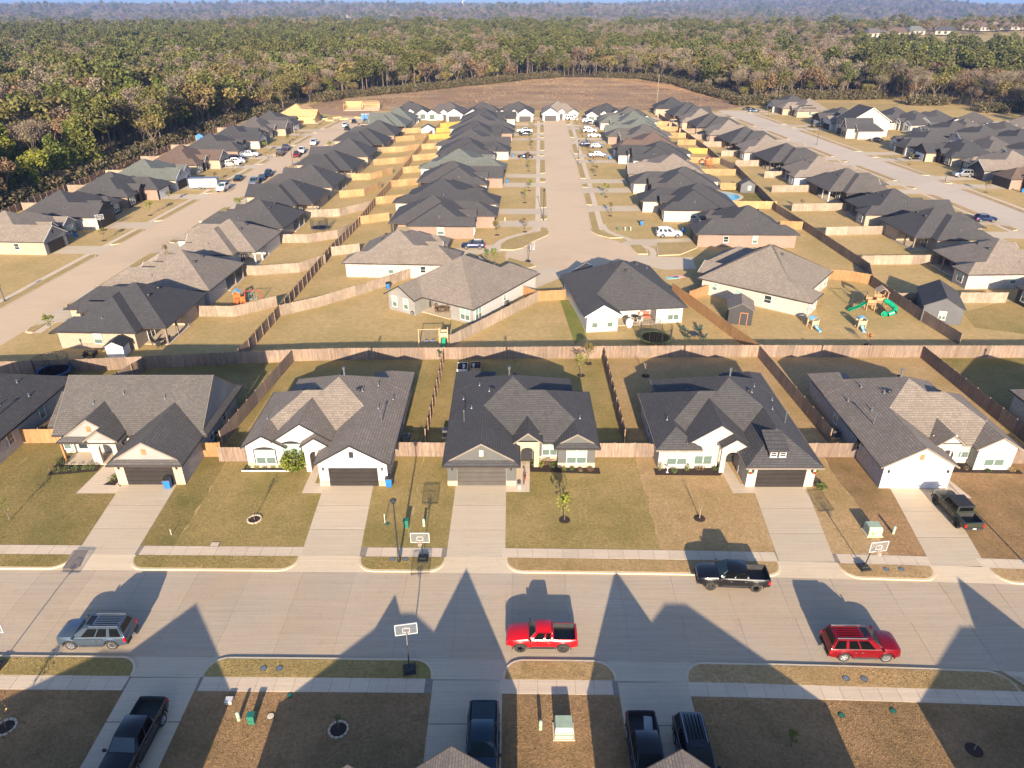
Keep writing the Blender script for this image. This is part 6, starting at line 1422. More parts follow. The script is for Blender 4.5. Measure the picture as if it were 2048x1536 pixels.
# pool
def pool(P):
    t = thing('swimming_pool', 'kidney pool with pale coping on a green lawn right of the middle street', 'pool', (P[0], P[1], 0))
    sh = [(3.4 * cos(a) * (1 + .12 * cos(2 * a)), 4.6 * sin(a) + .5 * cos(a)) for a in [2 * pi * i / 28 for i in range(28)]]
    m_ = MB(); m_.prism([(x * 1.28, y * 1.2) for x, y in sh], .0, .05); m_.build('coping', m_drive, t)
    m_ = MB(); m_.prism(sh, .02, .07); mw, n, l, b = _nodes('pool_water'); l.new(_mix(n, l, (.05, .35, .5), (.08, .45, .6), _noise(n, l, _pos(n), .4)), b.inputs['Base Color']); b.inputs['Roughness'].default_value = .05
    _bump(n, l, b, _noise(n, l, _pos(n), 3), .03); m_.build('water', mw, t)
pool(gv(1449, 393))
sheet('lawn', [at(1440, 374), at(1505, 380), at(1552, 415), at(1452, 415)], g_green, .006)
sheet('lawn', [at(1120, 600), at(1148, 600), at(1172, 672), at(1150, 690)], GRASS('bright_green_strip', (.2, .25, .055), (.19, .21, .055), (.4, .31, .12), .8), .006)
sheet('lawn', [at(2048, 600), at(1995, 606), at(1925, 625), at(1950, 655), at(2048, 668)], g_olive, .006)
def chair(P, rz, label, mat, group=None, s=1.0, sling=False):
    t = thing('garden_chair', label, 'chair', (P[0], P[1], .02), rz, group); t.scale = (s, s, s)
    m_ = MB(); m_.box(-.28, .28, -.3, .25, .36, .42); m_.build('seat', mat, t)
    m_ = MB(); m_.obox((0, .38, .72), .28, .03, .38, rx=-.35); m_.build('backrest', mat, t)
    for x in (-.3, .3): m_ = MB(); m_.box(x - .04, x + .04, -.32, .3, .58, .62); m_.build('armrest', mat, t)
    for x in (-.3, .3):
        for y in (-.27, .25): m_ = MB(); m_.box(x - .03, x + .03, y - .03, y + .03, 0, .6); m_.build('leg', mat, t)
fp = at(1388, 672)
t = thing('fire_pit', 'low dark fire pit amid dark chairs right of the netted trampoline', 'fire pit', (fp[0], fp[1], 0)); m_ = MB(); m_.lathe([(.3, 0), (.3, .2), (.6, .32), (.55, .4), (.1, .3)], 14); m_.build('bowl', m_plas, t); m_ = MB(); m_.lathe([(.62, .38), (.7, .4), (.62, .42)], 14); m_.build('rim', m_lamp, t)
gch = M('dark_green_chair_paint', (.03, .05, .045), (.02, .04, .035), 3)
for k, (a, lab) in enumerate(((.9, 'right rear'), (2.3, 'left rear'), (3.9, 'left front'), (5.4, 'right front'))): chair((fp[0] + 1.6 * cos(a), fp[1] + 1.6 * sin(a)), a - pi / 2, 'dark lounge chair at the fire pit, %s' % lab, gch, 'chairs round the fire pit')
def tableset(P, rz, lab, mt, mc, n=4):
    t = thing('patio_table', lab, 'table', (P[0], P[1], .1), rz); m_ = MB(); m_.lathe([(.55, .7), (.55, .74), (.01, .74)], 14); m_.build('tabletop', mt, t); m_ = MB(); m_.lathe([(.3, 0), (.05, .05), (.04, .7)], 8); m_.build('pedestal', mt, t)
    for k in range(n): a = rz + .6 + 2 * pi * k / n; chair((P[0] + .95 * cos(a), P[1] + .95 * sin(a)), a - pi / 2, lab.replace('table', 'chair') + ', %s of the set' % ORD[k], mc, 'chairs of the ' + lab.split(' on ')[0])
brz = M('bronze_furniture', (.14, .09, .06), (.1, .07, .05), 3)
tableset(at(884, 624), .3, 'round brown table on the taupe house corner patio', brz, brz)
tableset(at(1270, 642), .1, 'small dark table on the charcoal-roofed white house patio', m_plas, m_white)
t = thing('barbecue_grill', 'black covered barbecue grill on the corner patio of the taupe house', 'grill', (*at(857, 616), .1), .4); m_ = MB(); m_.box(-.4, .4, -.28, .28, .1, .85); m_.build('cart', m_plas, t); m_ = MB(); m_.lathe([(.3, -.4), (.3, .4)], 12, axis='y', c=(0, 0, .95)); m_.build('hood', m_plas, t, rz=pi / 2)
tableset(at(322, 690), .2, 'cluttered dark table on the left near-black house patio', m_plas, m_plas, 3)
t = thing('sofa', 'white wicker egg seat at the left of the trampoline house patio', 'seat', (*at(1258, 654), 0), 0); m_ = MB(); m_.lathe([(.5, .2), (.62, .6), (.55, 1.1), (.3, 1.4), (.05, 1.45)], 12); m_.build('shell', m_white, t, 50); m_ = MB(); m_.lathe([(.35, 0), (.3, .22)], 10); m_.build('base', m_white, t)
t = thing('sofa', 'terracotta cushioned sofa on the trampoline house patio', 'sofa', (*at(1288, 636), .1), .1); tc_ = M('terracotta_cushion', (.35, .12, .06), (.28, .09, .05), 4); m_ = MB(); m_.box(-.9, .9, -.4, .4, .05, .4); m_.build('seat', tc_, t); m_ = MB(); m_.box(-.9, .9, .3, .42, .4, .85); m_.build('backrest', tc_, t)
for k, (u, v, lab) in enumerate(((925, 738, 'white raised garden bed with pots behind the charcoal roof'), (952, 736, 'dark-filled raised garden bed right of the white one'))):
    t = thing('raised_bed', lab, 'planter', (*at(u, v), 0), .02); m_ = MB()
    for a in ((-.7, .7, -1.1, -1.04), (-.7, .7, 1.04, 1.1), (-.7, -.64, -1.04, 1.04), (.64, .7, -1.04, 1.04)): m_.box(*a, 0, .5)
    m_.build('boards', tanw if k else m_white, t); m_ = MB(); m_.box(-.64, .64, -1.04, 1.04, .05, .4); m_.build('soil', m_mulch, t)
    for q in range(4): m_ = MB(); m_.lathe([(.12, 0), (.18, .3)], 8); m_.build('pot', m_white if (q + k) % 2 else m_plas, t, loc=(-.3 + .5 * (q % 2), -.6 + .5 * (q // 2), .4))
# picnic bench and pots by the left cream wall
t = thing('picnic_table', 'black picnic table beside the white shed at left', 'table', (*at(182, 712), 0), .1); m_ = MB(); m_.box(-.8, .8, -.35, .35, .7, .75); m_.build('tabletop', m_plas, t)
for sg in (-1, 1): m_ = MB(); m_.box(-.8, .8, sg * .7 - .13, sg * .7 + .13, .42, .46); m_.build('bench', m_plas, t); m_ = MB(); m_.box(sg * .6 - .04, sg * .6 + .04, -.7, .7, 0, .7); m_.build('leg', m_plas, t)
# wreaths on the dormer house garage pillars
for x, lab in ((23.85, 'left'), (30.3, 'right')):
    t = thing('wreath', 'green wreath hanging on the %s brick pillar of the dormer house garage' % lab, 'wreath', (x, 58.62, 2.0)); m_ = MB(); n = 14
    for i in range(n): a, b = 2 * pi * i / n, 2 * pi * (i + 1) / n; m_.tube((.3 * cos(a), 0, .3 * sin(a)), (.3 * cos(b), 0, .3 * sin(b)), .1, n=5)
    m_.build('greenery', lf['shrub'], t); m_ = MB(); m_.box(-.08, .08, -.12, -.08, -.32, -.1); m_.build('ribbon', m_tail, t)
t = thing('flower_pot', 'white pot beside the grey garage door', 'pot', (.75, 58.4, .02)); m_ = MB(); m_.lathe([(.14, 0), (.2, .42), (.17, .42)], 10); m_.build('vessel', m_white, t); m_ = MB(); m_.lathe([(.17, .38), (.01, .4)], 10); m_.build('soil', m_mulch, t)
t = thing('bicycle', 'small bicycle leaning by the entry walk of the grey-gabled house', 'bicycle', (1.3, 59.6, .02), radians(80))
for x in (-.45, .45):
    m_ = MB(); n = 14
    for i in range(n): a, b = 2 * pi * i / n, 2 * pi * (i + 1) / n; m_.tube((x + .3 * cos(a), 0, .3 + .3 * sin(a)), (x + .3 * cos(b), 0, .3 + .3 * sin(b)), .025, n=4)
    m_.build('wheel', m_tyre, t)
m_ = MB()
for a, b in (((-.45, 0, .3), (0, 0, .3)), ((0, 0, .3), (.35, 0, .7)), ((-.15, 0, .75), (.35, 0, .72)), ((-.15, 0, .8), (0, 0, .3)), ((-.45, 0, .3), (-.13, 0, .7)), ((.45, 0, .3), (.33, 0, .85))): m_.tube(a, b, .02, n=5)
m_.build('frame', m_tail, t); m_ = MB(); m_.tube((.33, -.22, .9), (.33, .22, .9), .018, n=5); m_.build('handlebar', m_plas, t); m_ = MB(); m_.box(-.27, -.05, -.07, .07, .8, .85); m_.build('saddle', m_plas, t)
# ------------------------------------------------------------------ planting beds and garden plants
def leaves(mb, c, r, n, s, rr, squash=(1, 1, 1), shell=.5, mi=0):
    for _ in range(n):
        while 1:
            d = (rr.uniform(-1, 1), rr.uniform(-1, 1), rr.uniform(-1, 1)); L = sqrt(d[0] ** 2 + d[1] ** 2 + d[2] ** 2)
            if .05 < L <= 1: break
        k = (shell + (1 - shell) * L ** .5) / L * (L ** .4); p = [c[i] + d[i] * k * r * squash[i] for i in range(3)]
        a = rr.uniform(0, 2 * pi); t = rr.uniform(-1.4, 1.4); e = rr.uniform(-.8, .8); q = s * rr.uniform(.6, 1.2)
        u = (cos(a) * cos(e) * q, sin(a) * cos(e) * q, sin(e) * q); v = (-sin(a) * cos(t) * q * .75, cos(a) * cos(t) * q * .75, sin(t) * q * .75)
        mb.add([(p[0] - u[0], p[1] - u[1], p[2] - u[2]), (p[0] + v[0], p[1] + v[1], p[2] + v[2]), (p[0] + u[0], p[1] + u[1], p[2] + u[2]), (p[0] - v[0], p[1] - v[1], p[2] - v[2])], [(0, 1, 2, 3)], mi)
def branchy(mb, p, d, L, r, depth, rr, ends, spread=.55, up=.15, n=4):
    q = [p[i] + d[i] * L for i in range(3)]; mb.tube(tuple(p), tuple(q), r, r * .62, n, cap=False)
    if depth == 0: ends.append(q); return
    for k in range(rr.choice((2, 3)) if depth > 1 else 2):
        a = rr.uniform(0, 2 * pi); s_ = spread * rr.uniform(.6, 1.3); e = [d[0] + s_ * cos(a), d[1] + s_ * sin(a), d[2] + up + s_ * rr.uniform(-.4, .3)]
        m = sqrt(sum(x * x for x in e)); branchy(mb, q, [x / m for x in e], L * rr.uniform(.62, .85), r * .6, depth - 1, rr, ends, spread, up, n)
def sapling(P, h, r, leaf, label, n=160, ring=None, seed=0, stake=False, s=.12, kind='tree', depth=3, z0=.0):
    rr = random.Random(seed); t = thing('young_tree', label, kind, (P[0], P[1], z0)); m_ = MB(); ends = []
    branchy(m_, (0, 0, 0), (rr.uniform(-.03, .03), 0, 1), h * .32, .035 + h * .008, depth, rr, ends, .4, .35, 5); m_.build('trunk', m_bark if leaf else m_barkp, t)
    if leaf:
        c = MB()
        for e in ends: leaves(c, e, r * .42, max(3, n // len(ends)), s, rr, shell=.2)
        leaves(c, (0, 0, h * .66), r, n // 3, s, rr, (1, 1, h * .3 / r), .3); c.build('crown', lf[leaf], t)
    if ring == 'mulch': m_ = MB(); m_.lathe([(.55, .01), (.5, .05), (.1, .09)], 14); m_.build('mulch_ring', m_mulch, t)
    if ring == 'stone':
        m_ = MB(); m_.lathe([(.58, .01), (.1, .05)], 14); m_.build('mulch', m_mulch, t)
        sm_ = MB(); sm_.obox((0, 0, 0), .13, .07, .05); sme = sm_.mesh('ring_stone', m_drive)
        for i in range(12): a = 2 * pi * i / 12; mobj('ring_stone', sme, t, (.62 * cos(a), .62 * sin(a), .06), a + pi / 2)
    return t
sapling(gv(1129, 1040), 3.0, .85, 'lime', 'young yellow-green tree in a dark mulch ring before the grey-gabled house', 260, 'mulch', 1, s=.14)
sapling(gv(509, 1039), 2.2, .5, 'oak', 'thin sapling in a ring of white stones on the lawn right of the first driveway', 40, 'stone', 2, s=.08)
sapling(gv(1399, 1037), 2.6, .7, None, 'bare sapling in dark mulch before the dormer house', 0, 'mulch', 3)
sapling(gv(20, 1040), 2.5, .7, 'lime', 'thin sapling at the left picture edge on the green lawn', 60, None, 4, s=.08)
sapling(gv(677, 1460), 1.4, .4, 'shrub', 'tiny sapling in a ring of white stones on the shaded lower left lawn', 20, 'stone', 5, s=.08)
sapling(gv(12, 1455), 2.4, .6, 'gold', 'orange leaved sapling in a ringed bed at the lower left corner', 70, 'stone', 6, s=.08)
sapling(gv(1582, 1492), 1.5, .35, 'lime', 'small green-gold conical shrub on the shaded lower right lawn', 160, None, 7, s=.08)
sapling(gv(1948, 1500), 1.8, .5, None, 'bare sapling in a mulch ring at the lower right', 0, 'mulch', 17)
sapling(gv(1162, 751), 3.4, .8, 'lime', 'pale thin tree in the backyard of the grey-gabled house, nearer of two', 110, 'mulch', 8, s=.13)
sapling(gv(1176, 727), 3.2, .8, 'oak', 'green tree near the back fence of the grey-gabled house, farther of two', 260, 'mulch', 9, s=.14)
sapling(gv(1291, 752), 2.2, .7, None, 'bare sapling in the shaded backyard behind the dormer house', 0, 'mulch', 10)
sapling(gv(1735, 690), 2.0, .7, 'gold', 'golden leaved sapling beyond the back fence in the playset yard', 140, 'mulch', 11, s=.12)
sapling(gv(880, 722), 1.6, .4, 'shrub', 'small plant at the back fence where the thin side fence starts', 50, None, 12)
sapling(gv(994, 470), 3.2, .8, 'oak', 'mulched young tree left of the turning circle', 200, 'mulch', 13, s=.15)
sapling(gv(990, 528), 3, .8, 'lime', 'young tree peeping over the taupe patio house roof', 140, None, 14, s=.15); sapling(gv(974, 525), 2.6, .6, 'shrub', 'small tree left of the one peeping over the taupe patio roof', 120, None, 15, s=.14)
sapling(gv(1602, 420), 2.6, .7, 'rust', 'small red-leaved tree in a yard of the right street block', 90, None, 16, s=.14)
tree_spots = []
for k, (tab, sgn, key, ph) in enumerate(((CSL, -1, 'C1', 'left of the middle street'), (CSR, 1, 'C2', 'right of the middle street'), (LSL, -1, 'L1', 'on the wood side of the left street'), (LSR, 1, 'L2', 'on the inner side of the left street'), (RSR, 1, 'R2', 'beyond the right street'))):
    n = 0
    for i, y in enumerate(ROW_Y[key]):
        if key in ('C1', 'C2') and i == 0: continue
        yy = y + random.Random(i + k * 7).uniform(2, 4.5) * (1 if flip_drive(key, i) * (1 if key in ('L1', 'C1') else -1) < 0 else -1)
        lf_ = ['oak', 'rust', 'oak', 'lime'][(i + k) % 4]
        if key in ('L2', 'R2') and i % 2: continue
        sapling((interp(tab, yy) + sgn * (4.6 + (i % 3) * .5), yy), 2.9 + (i % 3) * .35, .75, lf_, 'young street tree %s, %s from the viewer' % (ph, ORD[n]), 130 if y < 260 else 60, 'mulch', 20 + i + k * 10, s=.17); n += 1
def shrub(P, r, h, leaf, label, n=120, s=.1, seed=0, z=0.0, name='shrub', cat='shrub'):
    rr = random.Random(seed); t = thing(name, label, cat, (P[0], P[1], z)); m_ = MB(); leaves(m_, (0, 0, h * .5), r, n, s, rr, (1, 1, h * .5 / r), .35); m_.build('foliage', lf[leaf], t)
    m_ = MB()
    for k in range(4): a = 1.6 * k; m_.tube((0, 0, 0), (r * .4 * cos(a), r * .4 * sin(a), h * .6), .025, .01, 4)
    m_.build('stem', m_bark, t); return t
shrub(gv(592, 938), 1.5, 2.3, 'lime', 'big round yellow-green bush by the arched entry of the white house', 1500, .14, 31)
def bed(pts, z=.03, px=True):
    q = [at(*p) if px else p for p in pts]; sheet('planting_bed', q, m_mulch, z)
bed([(-28.2, 61.5), (-22.6, 61.6), (-22.6, 62.6), (-28.2, 62.6)], px=False); bed([(1.9, 61.3), (9.2, 60.9), (9.2, 62), (4.9, 62.2), (4.9, 63.2), (1.9, 63.2)], px=False)
bed([(14.9, 60.7), (21.6, 60.6), (22.3, 61.8), (21.9, 62.6), (18.9, 63), (18.9, 61.9), (14.9, 61.9)], px=False); bed([(45.7, 61.2), (53.2, 60.9), (53.2, 61.6), (48.8, 61.7), (48.8, 62.8), (45.7, 63)], px=False)
bed([(-48.2, 60.6), (-43.4, 61.4), (-43.5, 62.5), (-48.6, 64.5)], px=False); bed([(-41.6, 59.0), (-40.3, 58.9), (-40.3, 61.2)], px=False)
for (x0, x1, y) in ((-28.3, -22.6, 61.45),):
    m_ = MB(); m_.box(x0, x1, y - .08, y, 0, .14); tag(m_.build('bed_edging', m_white), kind='structure')
def plants(lst, phrase):
    for i, (x, y, r, h, lfn) in enumerate(lst): shrub((x, y), r, h, lfn, '%s, %s from the left' % (phrase, ORD[i]), 60 + int(r * 120), .07, 40 + i, .02, 'garden_plant', 'plant')
plants([(-27.7 + i * .85, 62.0, .3, .42, 'lime' if i % 2 else 'shrub') for i in range(5)], 'low yellow-green plant in the bed of the white arched-window house')
plants([(2.3, 62.5, .35, .5, 'shrub'), (3.0, 62.3, .45, .6, 'lime'), (3.7, 62.6, .5, .8, 'rust'), (4.4, 62.0, .45, .7, 'shrub'), (5.4, 61.5, .28, .4, 'lime'), (6.3, 61.6, .25, .4, 'shrub'), (7.2, 61.4, .25, .35, 'rust'), (8.2, 61.5, .35, .4, 'rust')], 'plant in the bed before the grey-gabled house')
plants([(15.5, 61.5, .3, 1.1, 'lime'), (16.9, 61.2, .35, .45, 'shrub'), (18.3, 61.5, .3, .9, 'lime'), (19.6, 61.7, .5, .5, 'rust'), (20.3, 62.3, .6, 1.0, 'gold'), (21.3, 61.6, .3, .4, 'shrub')], 'plant in the mulch bed before the dormer house')
plants([(46.4, 62, .3, .4, 'shrub'), (47.6, 61.7, .3, .4, 'rust'), (49.8, 61.3, .25, .3, 'shrub'), (52.2, 61.3, .3, .5, 'gold')], 'low plant in the bed before the white-garage house')
plants([(-48.1, 61.5, .5, .8, 'rust'), (-47.6, 62.6, .6, 1.0, 'shrub'), (-47.4, 61.2, .45, .7, 'shrub'), (-46.6, 61.4, .45, .6, 'shrub'), (-45.7, 61.5, .4, .6, 'shrub'), (-44.8, 61.7, .4, .6, 'shrub'), (-44.0, 61.8, .4, .6, 'shrub'), (-41.0, 59.8, .5, .5, 'lime'), (-40.8, 60.4, .35, .5, 'shrub')], 'bush in the corner bed of the steep-roofed house')
shrub((31.2, 58.4), .55, .7, 'shrub', 'spiky green plant at the right pillar of the dormer house garage', 160, .12, 77)
t = thing('bird_bath', 'small white bird bath in the bed before the dormer house', 'bird bath', (16.2, 61.2, .02)); m_ = MB(); m_.lathe([(.16, 0), (.05, .1), (.05, .6), (.25, .7), (.22, .72)], 10); m_.build('basin', m_white, t, 40); m_ = MB(); m_.lathe([(.2, .69), (.01, .69)], 10); m_.build('water', m_dglass, t)
# lawn toys left on the grass at the turning circle house
for k, (u, v, c, lab) in enumerate(((1345, 556, (.3, .6, .6), 'pale blue play mat on the lawn beside the angled taupe house'), (1357, 553, (.75, .4, .4), 'pink play mat beside the pale blue one'))):
    m_ = MB(); m_.box(-1.2, 1.2, -.5, .5, 0, .05); o = m_.build('play_mat', M('mat%d' % k, c, tuple(q * .7 for q in c), 2)); tag(o, lab, 'mat'); o.location = (*at(u, v), .01); o.rotation_euler = (0, 0, .2)
t = thing('car_tyre', 'old tyre leaning on the pale grey back wall of the patio house', 'tyre', (*at(825, 630), .35), radians(-20)); ty, rm = wheel_mesh(.33, .2, m_rim); mobj('rubber', ty, t, rot=(.15, 0, 0)); mobj('hub', rm, t, rot=(.15, 0, 0))
# ------------------------------------------------------------------ building site at the top of the left street
osb = M('osb_sheathing', (.55, .36, .17), (.48, .3, .13), 1.2, fine=8, fine_amt=.15); stud = M('new_lumber', (.62, .42, .2), (.56, .36, .16), 3)
def framed(P, rz, label, roofed):
    t = thing('unfinished_house', label, 'building', (P[0], P[1], 0), rz)
    if roofed:
        h = House.__new__(House); h.t = t; h.flip = False; h.lvl = 1; h.roof = osb; h.wall = h.front = osb; h.trim = stud; h.eave = stud; h.wings = []; h.R = MB(); h.G = MB(); h.K = MB(); h.g = MB()
        h.wing(-8, 6, 3, 17); h.wing(-8, -.3, 0, 9, 'y', 'g', 'n'); h.wing(0, 8, 4, 14, 'x', 'n', 'g'); h.walls([(-7.5, .6), (-.8, .6), (-.8, 4), (7.5, 4), (7.5, 13.5), (-7.5, 16.5)]); h.R.build('roof', osb, t); h.R = MB()
    else:
        sm_ = MB(); sm_.box(-.045, .045, -.02, .02, 0, 2.6); sme = sm_.mesh('stud', stud)
        for (x0, y0, x1, y1) in ((-8, 0, 8, 0), (8, 0, 8, 13), (8, 13, -8, 13), (-8, 13, -8, 0), (0, 0, 0, 13), (-8, 6, 8, 6)):
            L = hypot(x1 - x0, y1 - y0); n = int(L / .6)
            for i in range(n + 1): f = i / n; mobj('stud', sme, t, (x0 + (x1 - x0) * f, y0 + (y1 - y0) * f, .1), atan2(y1 - y0, x1 - x0))
            for z in (.05, 2.7): m_ = MB(); m_.tube((x0, y0, z), (x1, y1, z), .07, n=4); m_.build('wall_plate', stud, t)
        m_ = MB(); m_.box(-8, 0, 12.98, 13.05, .1, 2.7); m_.box(-8.05, -8, 0, 13, .1, 2.7); m_.box(0, .04, 0, 6, .1, 2.6); m_.build('sheathing', osb, t)
        for i in range(8): m_ = MB(); m_.tube((-8 + i * 1.4, 0, 2.8), (-8 + i * 1.4, 7, 4.6), .05, n=4); m_.tube((-8 + i * 1.4, 7, 4.6), (-8 + i * 1.4, 13, 2.8), .05, n=4); m_.build('rafter', stud, t)
    m_ = MB(); m_.box(-8.3, 8.3, -.3, 13.3, .0, .08); m_.build('foundation', m_walk, t)
sheet('bare_dirt', [at(560, 222), at(700, 232), at(748, 232), at(742, 219), at(560, 214)], m_dirt, .01)
framed((interp(LSL, 318) - 9, 319), radians(87), 'unfinished house with bare sheathing roof at the top of the left street', True)
framed((-70, 352), radians(8), 'open timber house frame right of the bare sheathing roof', False)
for k in range(3):
    t = thing('portable_toilet', 'blue portable toilet by the building site, %s from the left' % ORD[k], 'portable toilet', (*at(726 + k * 7, 239), 0), .1); m_ = MB(); m_.box(-.6, .6, -.6, .6, 0, 2.2); m_.build('cabin', m_bin, t); m_ = MB(); m_.slab([(-.65, -.65, 2.25), (.65, -.65, 2.25), (.65, .65, 2.4), (-.65, .65, 2.4)], .06); m_.build('roof', m_white, t); m_ = MB(); m_.box(-.4, .4, -.63, -.6, .1, 2.0); m_.build('door', m_bin, t)
for k in range(7):
    r_ = random.Random(k); t = thing('lumber_stack', 'stack of new boards on the dirt of the building site, %s from the left' % ORD[k], 'lumber', (*at(632 + k * 14, 236 + (k % 3) * 3), 0), r_.uniform(0, 3)); m_ = MB()
    for i in range(5): m_.box(-1.8, 1.8, -.6 + .25 * i, -.4 + .25 * i, 0, .35 + .1 * (i % 2))
    m_.build('boards', stud, t)
# ------------------------------------------------------------------ people
def person(P, rz, label, shirt, trousers):
    t = thing('person', label, 'person', (P[0], P[1], .03), rz)
    def mk(name, V, E_, rads, mat):
        me = bpy.data.meshes.new(name); me.from_pydata(V, E_, []); me.materials.append(mat); o = bpy.data.objects.new(name, me); COL.objects.link(o); reg(o, t)
        bm = bmesh.new(); bm.from_mesh(me); lay = bm.verts.layers.skin.verify()
        for i, v in enumerate(bm.verts): v[lay].radius = (rads[i], rads[i]); v[lay].use_root = i == 0
        bm.to_mesh(me); bm.free(); md = o.modifiers.new('skin', 'SKIN'); md.use_smooth_shade = True; s_ = o.modifiers.new('sub', 'SUBSURF'); s_.levels = 1; s_.render_levels = 1; return o
    V = [(0, 0, .95), (0, 0, 1.2), (0, 0, 1.42), (0, 0, 1.52), (0, 0, 1.62), (.1, 0, .9), (.12, -.05, .5), (.13, .05, .1), (.13, -.08, .04), (-.1, 0, .9), (-.12, .08, .5), (-.13, .16, .1), (-.13, .04, .04), (.2, 0, 1.4), (.27, .02, 1.12), (.25, -.14, .9), (-.2, 0, 1.4), (-.27, .02, 1.12), (-.24, -.1, .88)]
    E_ = [(0, 1), (1, 2), (2, 3), (3, 4), (0, 5), (5, 6), (6, 7), (7, 8), (0, 9), (9, 10), (10, 11), (11, 12), (2, 13), (13, 14), (14, 15), (2, 16), (16, 17), (17, 18)]
    R = [.14, .13, .15, .06, .105, .095, .065, .045, .04, .095, .065, .045, .04, .06, .042, .035, .06, .042, .035]
    sk = bpy.data.materials.get('skin_tone') or M('skin_tone', (.45, .27, .18), (.4, .24, .16), 3)
    mk('body', V, E_, R, sk)
    mk('shirt', [(0, 0, .92), (0, 0, 1.2), (0, 0, 1.43), (.2, 0, 1.4), (.27, .02, 1.12), (-.2, 0, 1.4), (-.27, .02, 1.12)], [(0, 1), (1, 2), (2, 3), (3, 4), (2, 5), (5, 6)], [.16, .15, .165, .075, .055, .075, .055], shirt)
    mk('trousers', [(0, 0, .95), (.1, 0, .9), (.12, -.05, .5), (.13, .05, .12), (-.1, 0, .9), (-.12, .08, .5), (-.13, .16, .12)], [(0, 1), (1, 2), (2, 3), (0, 4), (4, 5), (5, 6)], [.15, .11, .08, .065, .11, .08, .065], trousers)
    m_ = MB(); m_.lathe([(.11, -.02), (.115, .05), (.07, .11), (.01, .125)], 10); m_.build('hair', m_bark, t, 50, loc=(0, .01, 1.63))
jean = M('denim', (.05, .08, .16), (.04, .06, .12), 5)
person(gv(404, 455), .4, 'person in a white top and jeans on the sidewalk of the left street', m_white, jean)
person(gv(457, 384), 1.2, 'person in dark clothes beside the white pickup with the trailer', m_plas, jean)
person(gv(537, 318), 2, 'person in a tan top near the black pickup on the left street', tanw, jean)
# ------------------------------------------------------------------ woodland
def tree_mesh(kind, seed, hi):
    """returns trunk MB, crown MB for a tree about 1:1 in metres"""
    r = random.Random(seed); T = MB(); C = MB(); ends = []; q = 1 if hi else .0
    if kind == 'pine':
        h = r.uniform(13, 17); T.tube((0, 0, 0), (0, 0, h * .9), .25, .1, 5, cap=False)
        for i in range(r.randint(9, 13)):
            z = h * r.uniform(.55, .97); a = r.uniform(0, 6.28); d = 3.1 * sqrt(max(.05, 1 - ((z / h - .7) / .31) ** 2)) * r.uniform(.7, 1.1)
            c = (d * cos(a), d * sin(a), z); T.tube((0, 0, z - .8), c, .07, .03, 3, cap=False); leaves(C, c, r.uniform(1.5, 2.3), 95 if hi else 36, .4 if hi else .62, r, (1, 1, .7), .5)
        leaves(C, (0, 0, h), 1.5, 80 if hi else 34, .4 if hi else .62, r, (1, 1, .8), .5)
    elif kind == 'cedar':
        h = r.uniform(9, 14); T.tube((0, 0, 0), (0, 0, h * .9), .18, .04, 5, cap=False); n = 13
        for i in range(n):
            f = i / n; z = h * (.12 + .84 * f); R = (h * .27) * (1 - f) ** .75 + .35
            for k in range(3): a = r.uniform(0, 6.28); leaves(C, (R * .5 * cos(a), R * .5 * sin(a), z + r.uniform(-.3, .3)), R * .75, int(75 if hi else 26), .3 if hi else .52, r, (1, 1, .8), .45)
    elif kind in ('oak', 'rust', 'lime'):
        h = r.uniform(11, 15) * (.85 if kind == 'lime' else 1); branchy(T, (0, 0, 0), (0, 0, 1), h * .3, .24, 3, r, ends, .6, .12, 4)
        for e in ends:
            leaves(C, e, r.uniform(1.3, 2.0), (80 if hi else 30) if kind != 'rust' else (66 if hi else 26), .33 if hi else .55, r, (1, 1, .75), .4)
        for k in range(5): a = r.uniform(0, 6.28); d = h * .2; leaves(C, (d * cos(a), d * sin(a), h * r.uniform(.5, .8)), 1.9, 75 if hi else 28, .34 if hi else .55, r, (1, 1, .8), .45)
    elif kind == 'twig':
        h = r.uniform(11, 16); branchy(T, (0, 0, 0), (r.uniform(-.06, .06), 0, 1), h * .3, .2, 4 if hi else 3, r, ends, .5, .3, 3)
        for e in ends:
            for k in range(12 if hi else 8):
                d = (r.gauss(0, .6), r.gauss(0, .6), r.uniform(.1, 1.3)); p = (e[0] + d[0] * 1.2, e[1] + d[1] * 1.2, e[2] + d[2] * 1.3); w_ = .03 if hi else .07
                C.add([(e[0] - w_, e[1], e[2]), (e[0] + w_, e[1], e[2]), p], [(0, 1, 2)]); C.add([(e[0], e[1] - w_, e[2]), (e[0], e[1] + w_, e[2]), (p[0] + .3, p[1], p[2] - .2)], [(0, 1, 2)])
            leaves(C, e, 1.7, 34 if hi else 26, .15 if hi else .3, r, (1, 1, 1), .25)
    else:       # bush
        leaves(C, (0, 0, 1.4), 2.2, 160 if hi else 90, .3 if hi else .36, r, (1, 1, .8), .3); T.tube((0, 0, 0), (0, 0, 1), .05, .03, 3)
    return T, C
m_barkd = M('dull_brown_bark', (.2, .16, .12), (.13, .1, .075), 1, fine=6, fine_amt=.35, rough=.95, rand=.3)
KM = {'pine': (m_bark, lf['pine']), 'cedar': (m_bark, lf['cedar']), 'oak': (m_bark, lf['oak']), 'rust': (m_barkd, lf['rust']), 'lime': (m_bark, lf['lime']), 'twig': (m_barkd, lf['twig']), 'bush': (m_bark, lf['scrub'])}
LAB = {'pine': ('dense dark green pine rising from the wood', 'pine_tree'), 'cedar': ('bushy yellow-green cedar at the wood edge', 'cedar_tree'), 'oak': ('olive brown oak at the wood edge', 'oak_tree'),
       'rust': ('rusty orange leaved tree at the wood edge', 'oak_tree'), 'lime': ('yellow-green leafy tree at the wood edge', 'leafy_tree'), 'twig': ('bare pale branched tree at the wood edge', 'bare_tree')}
hi = {}
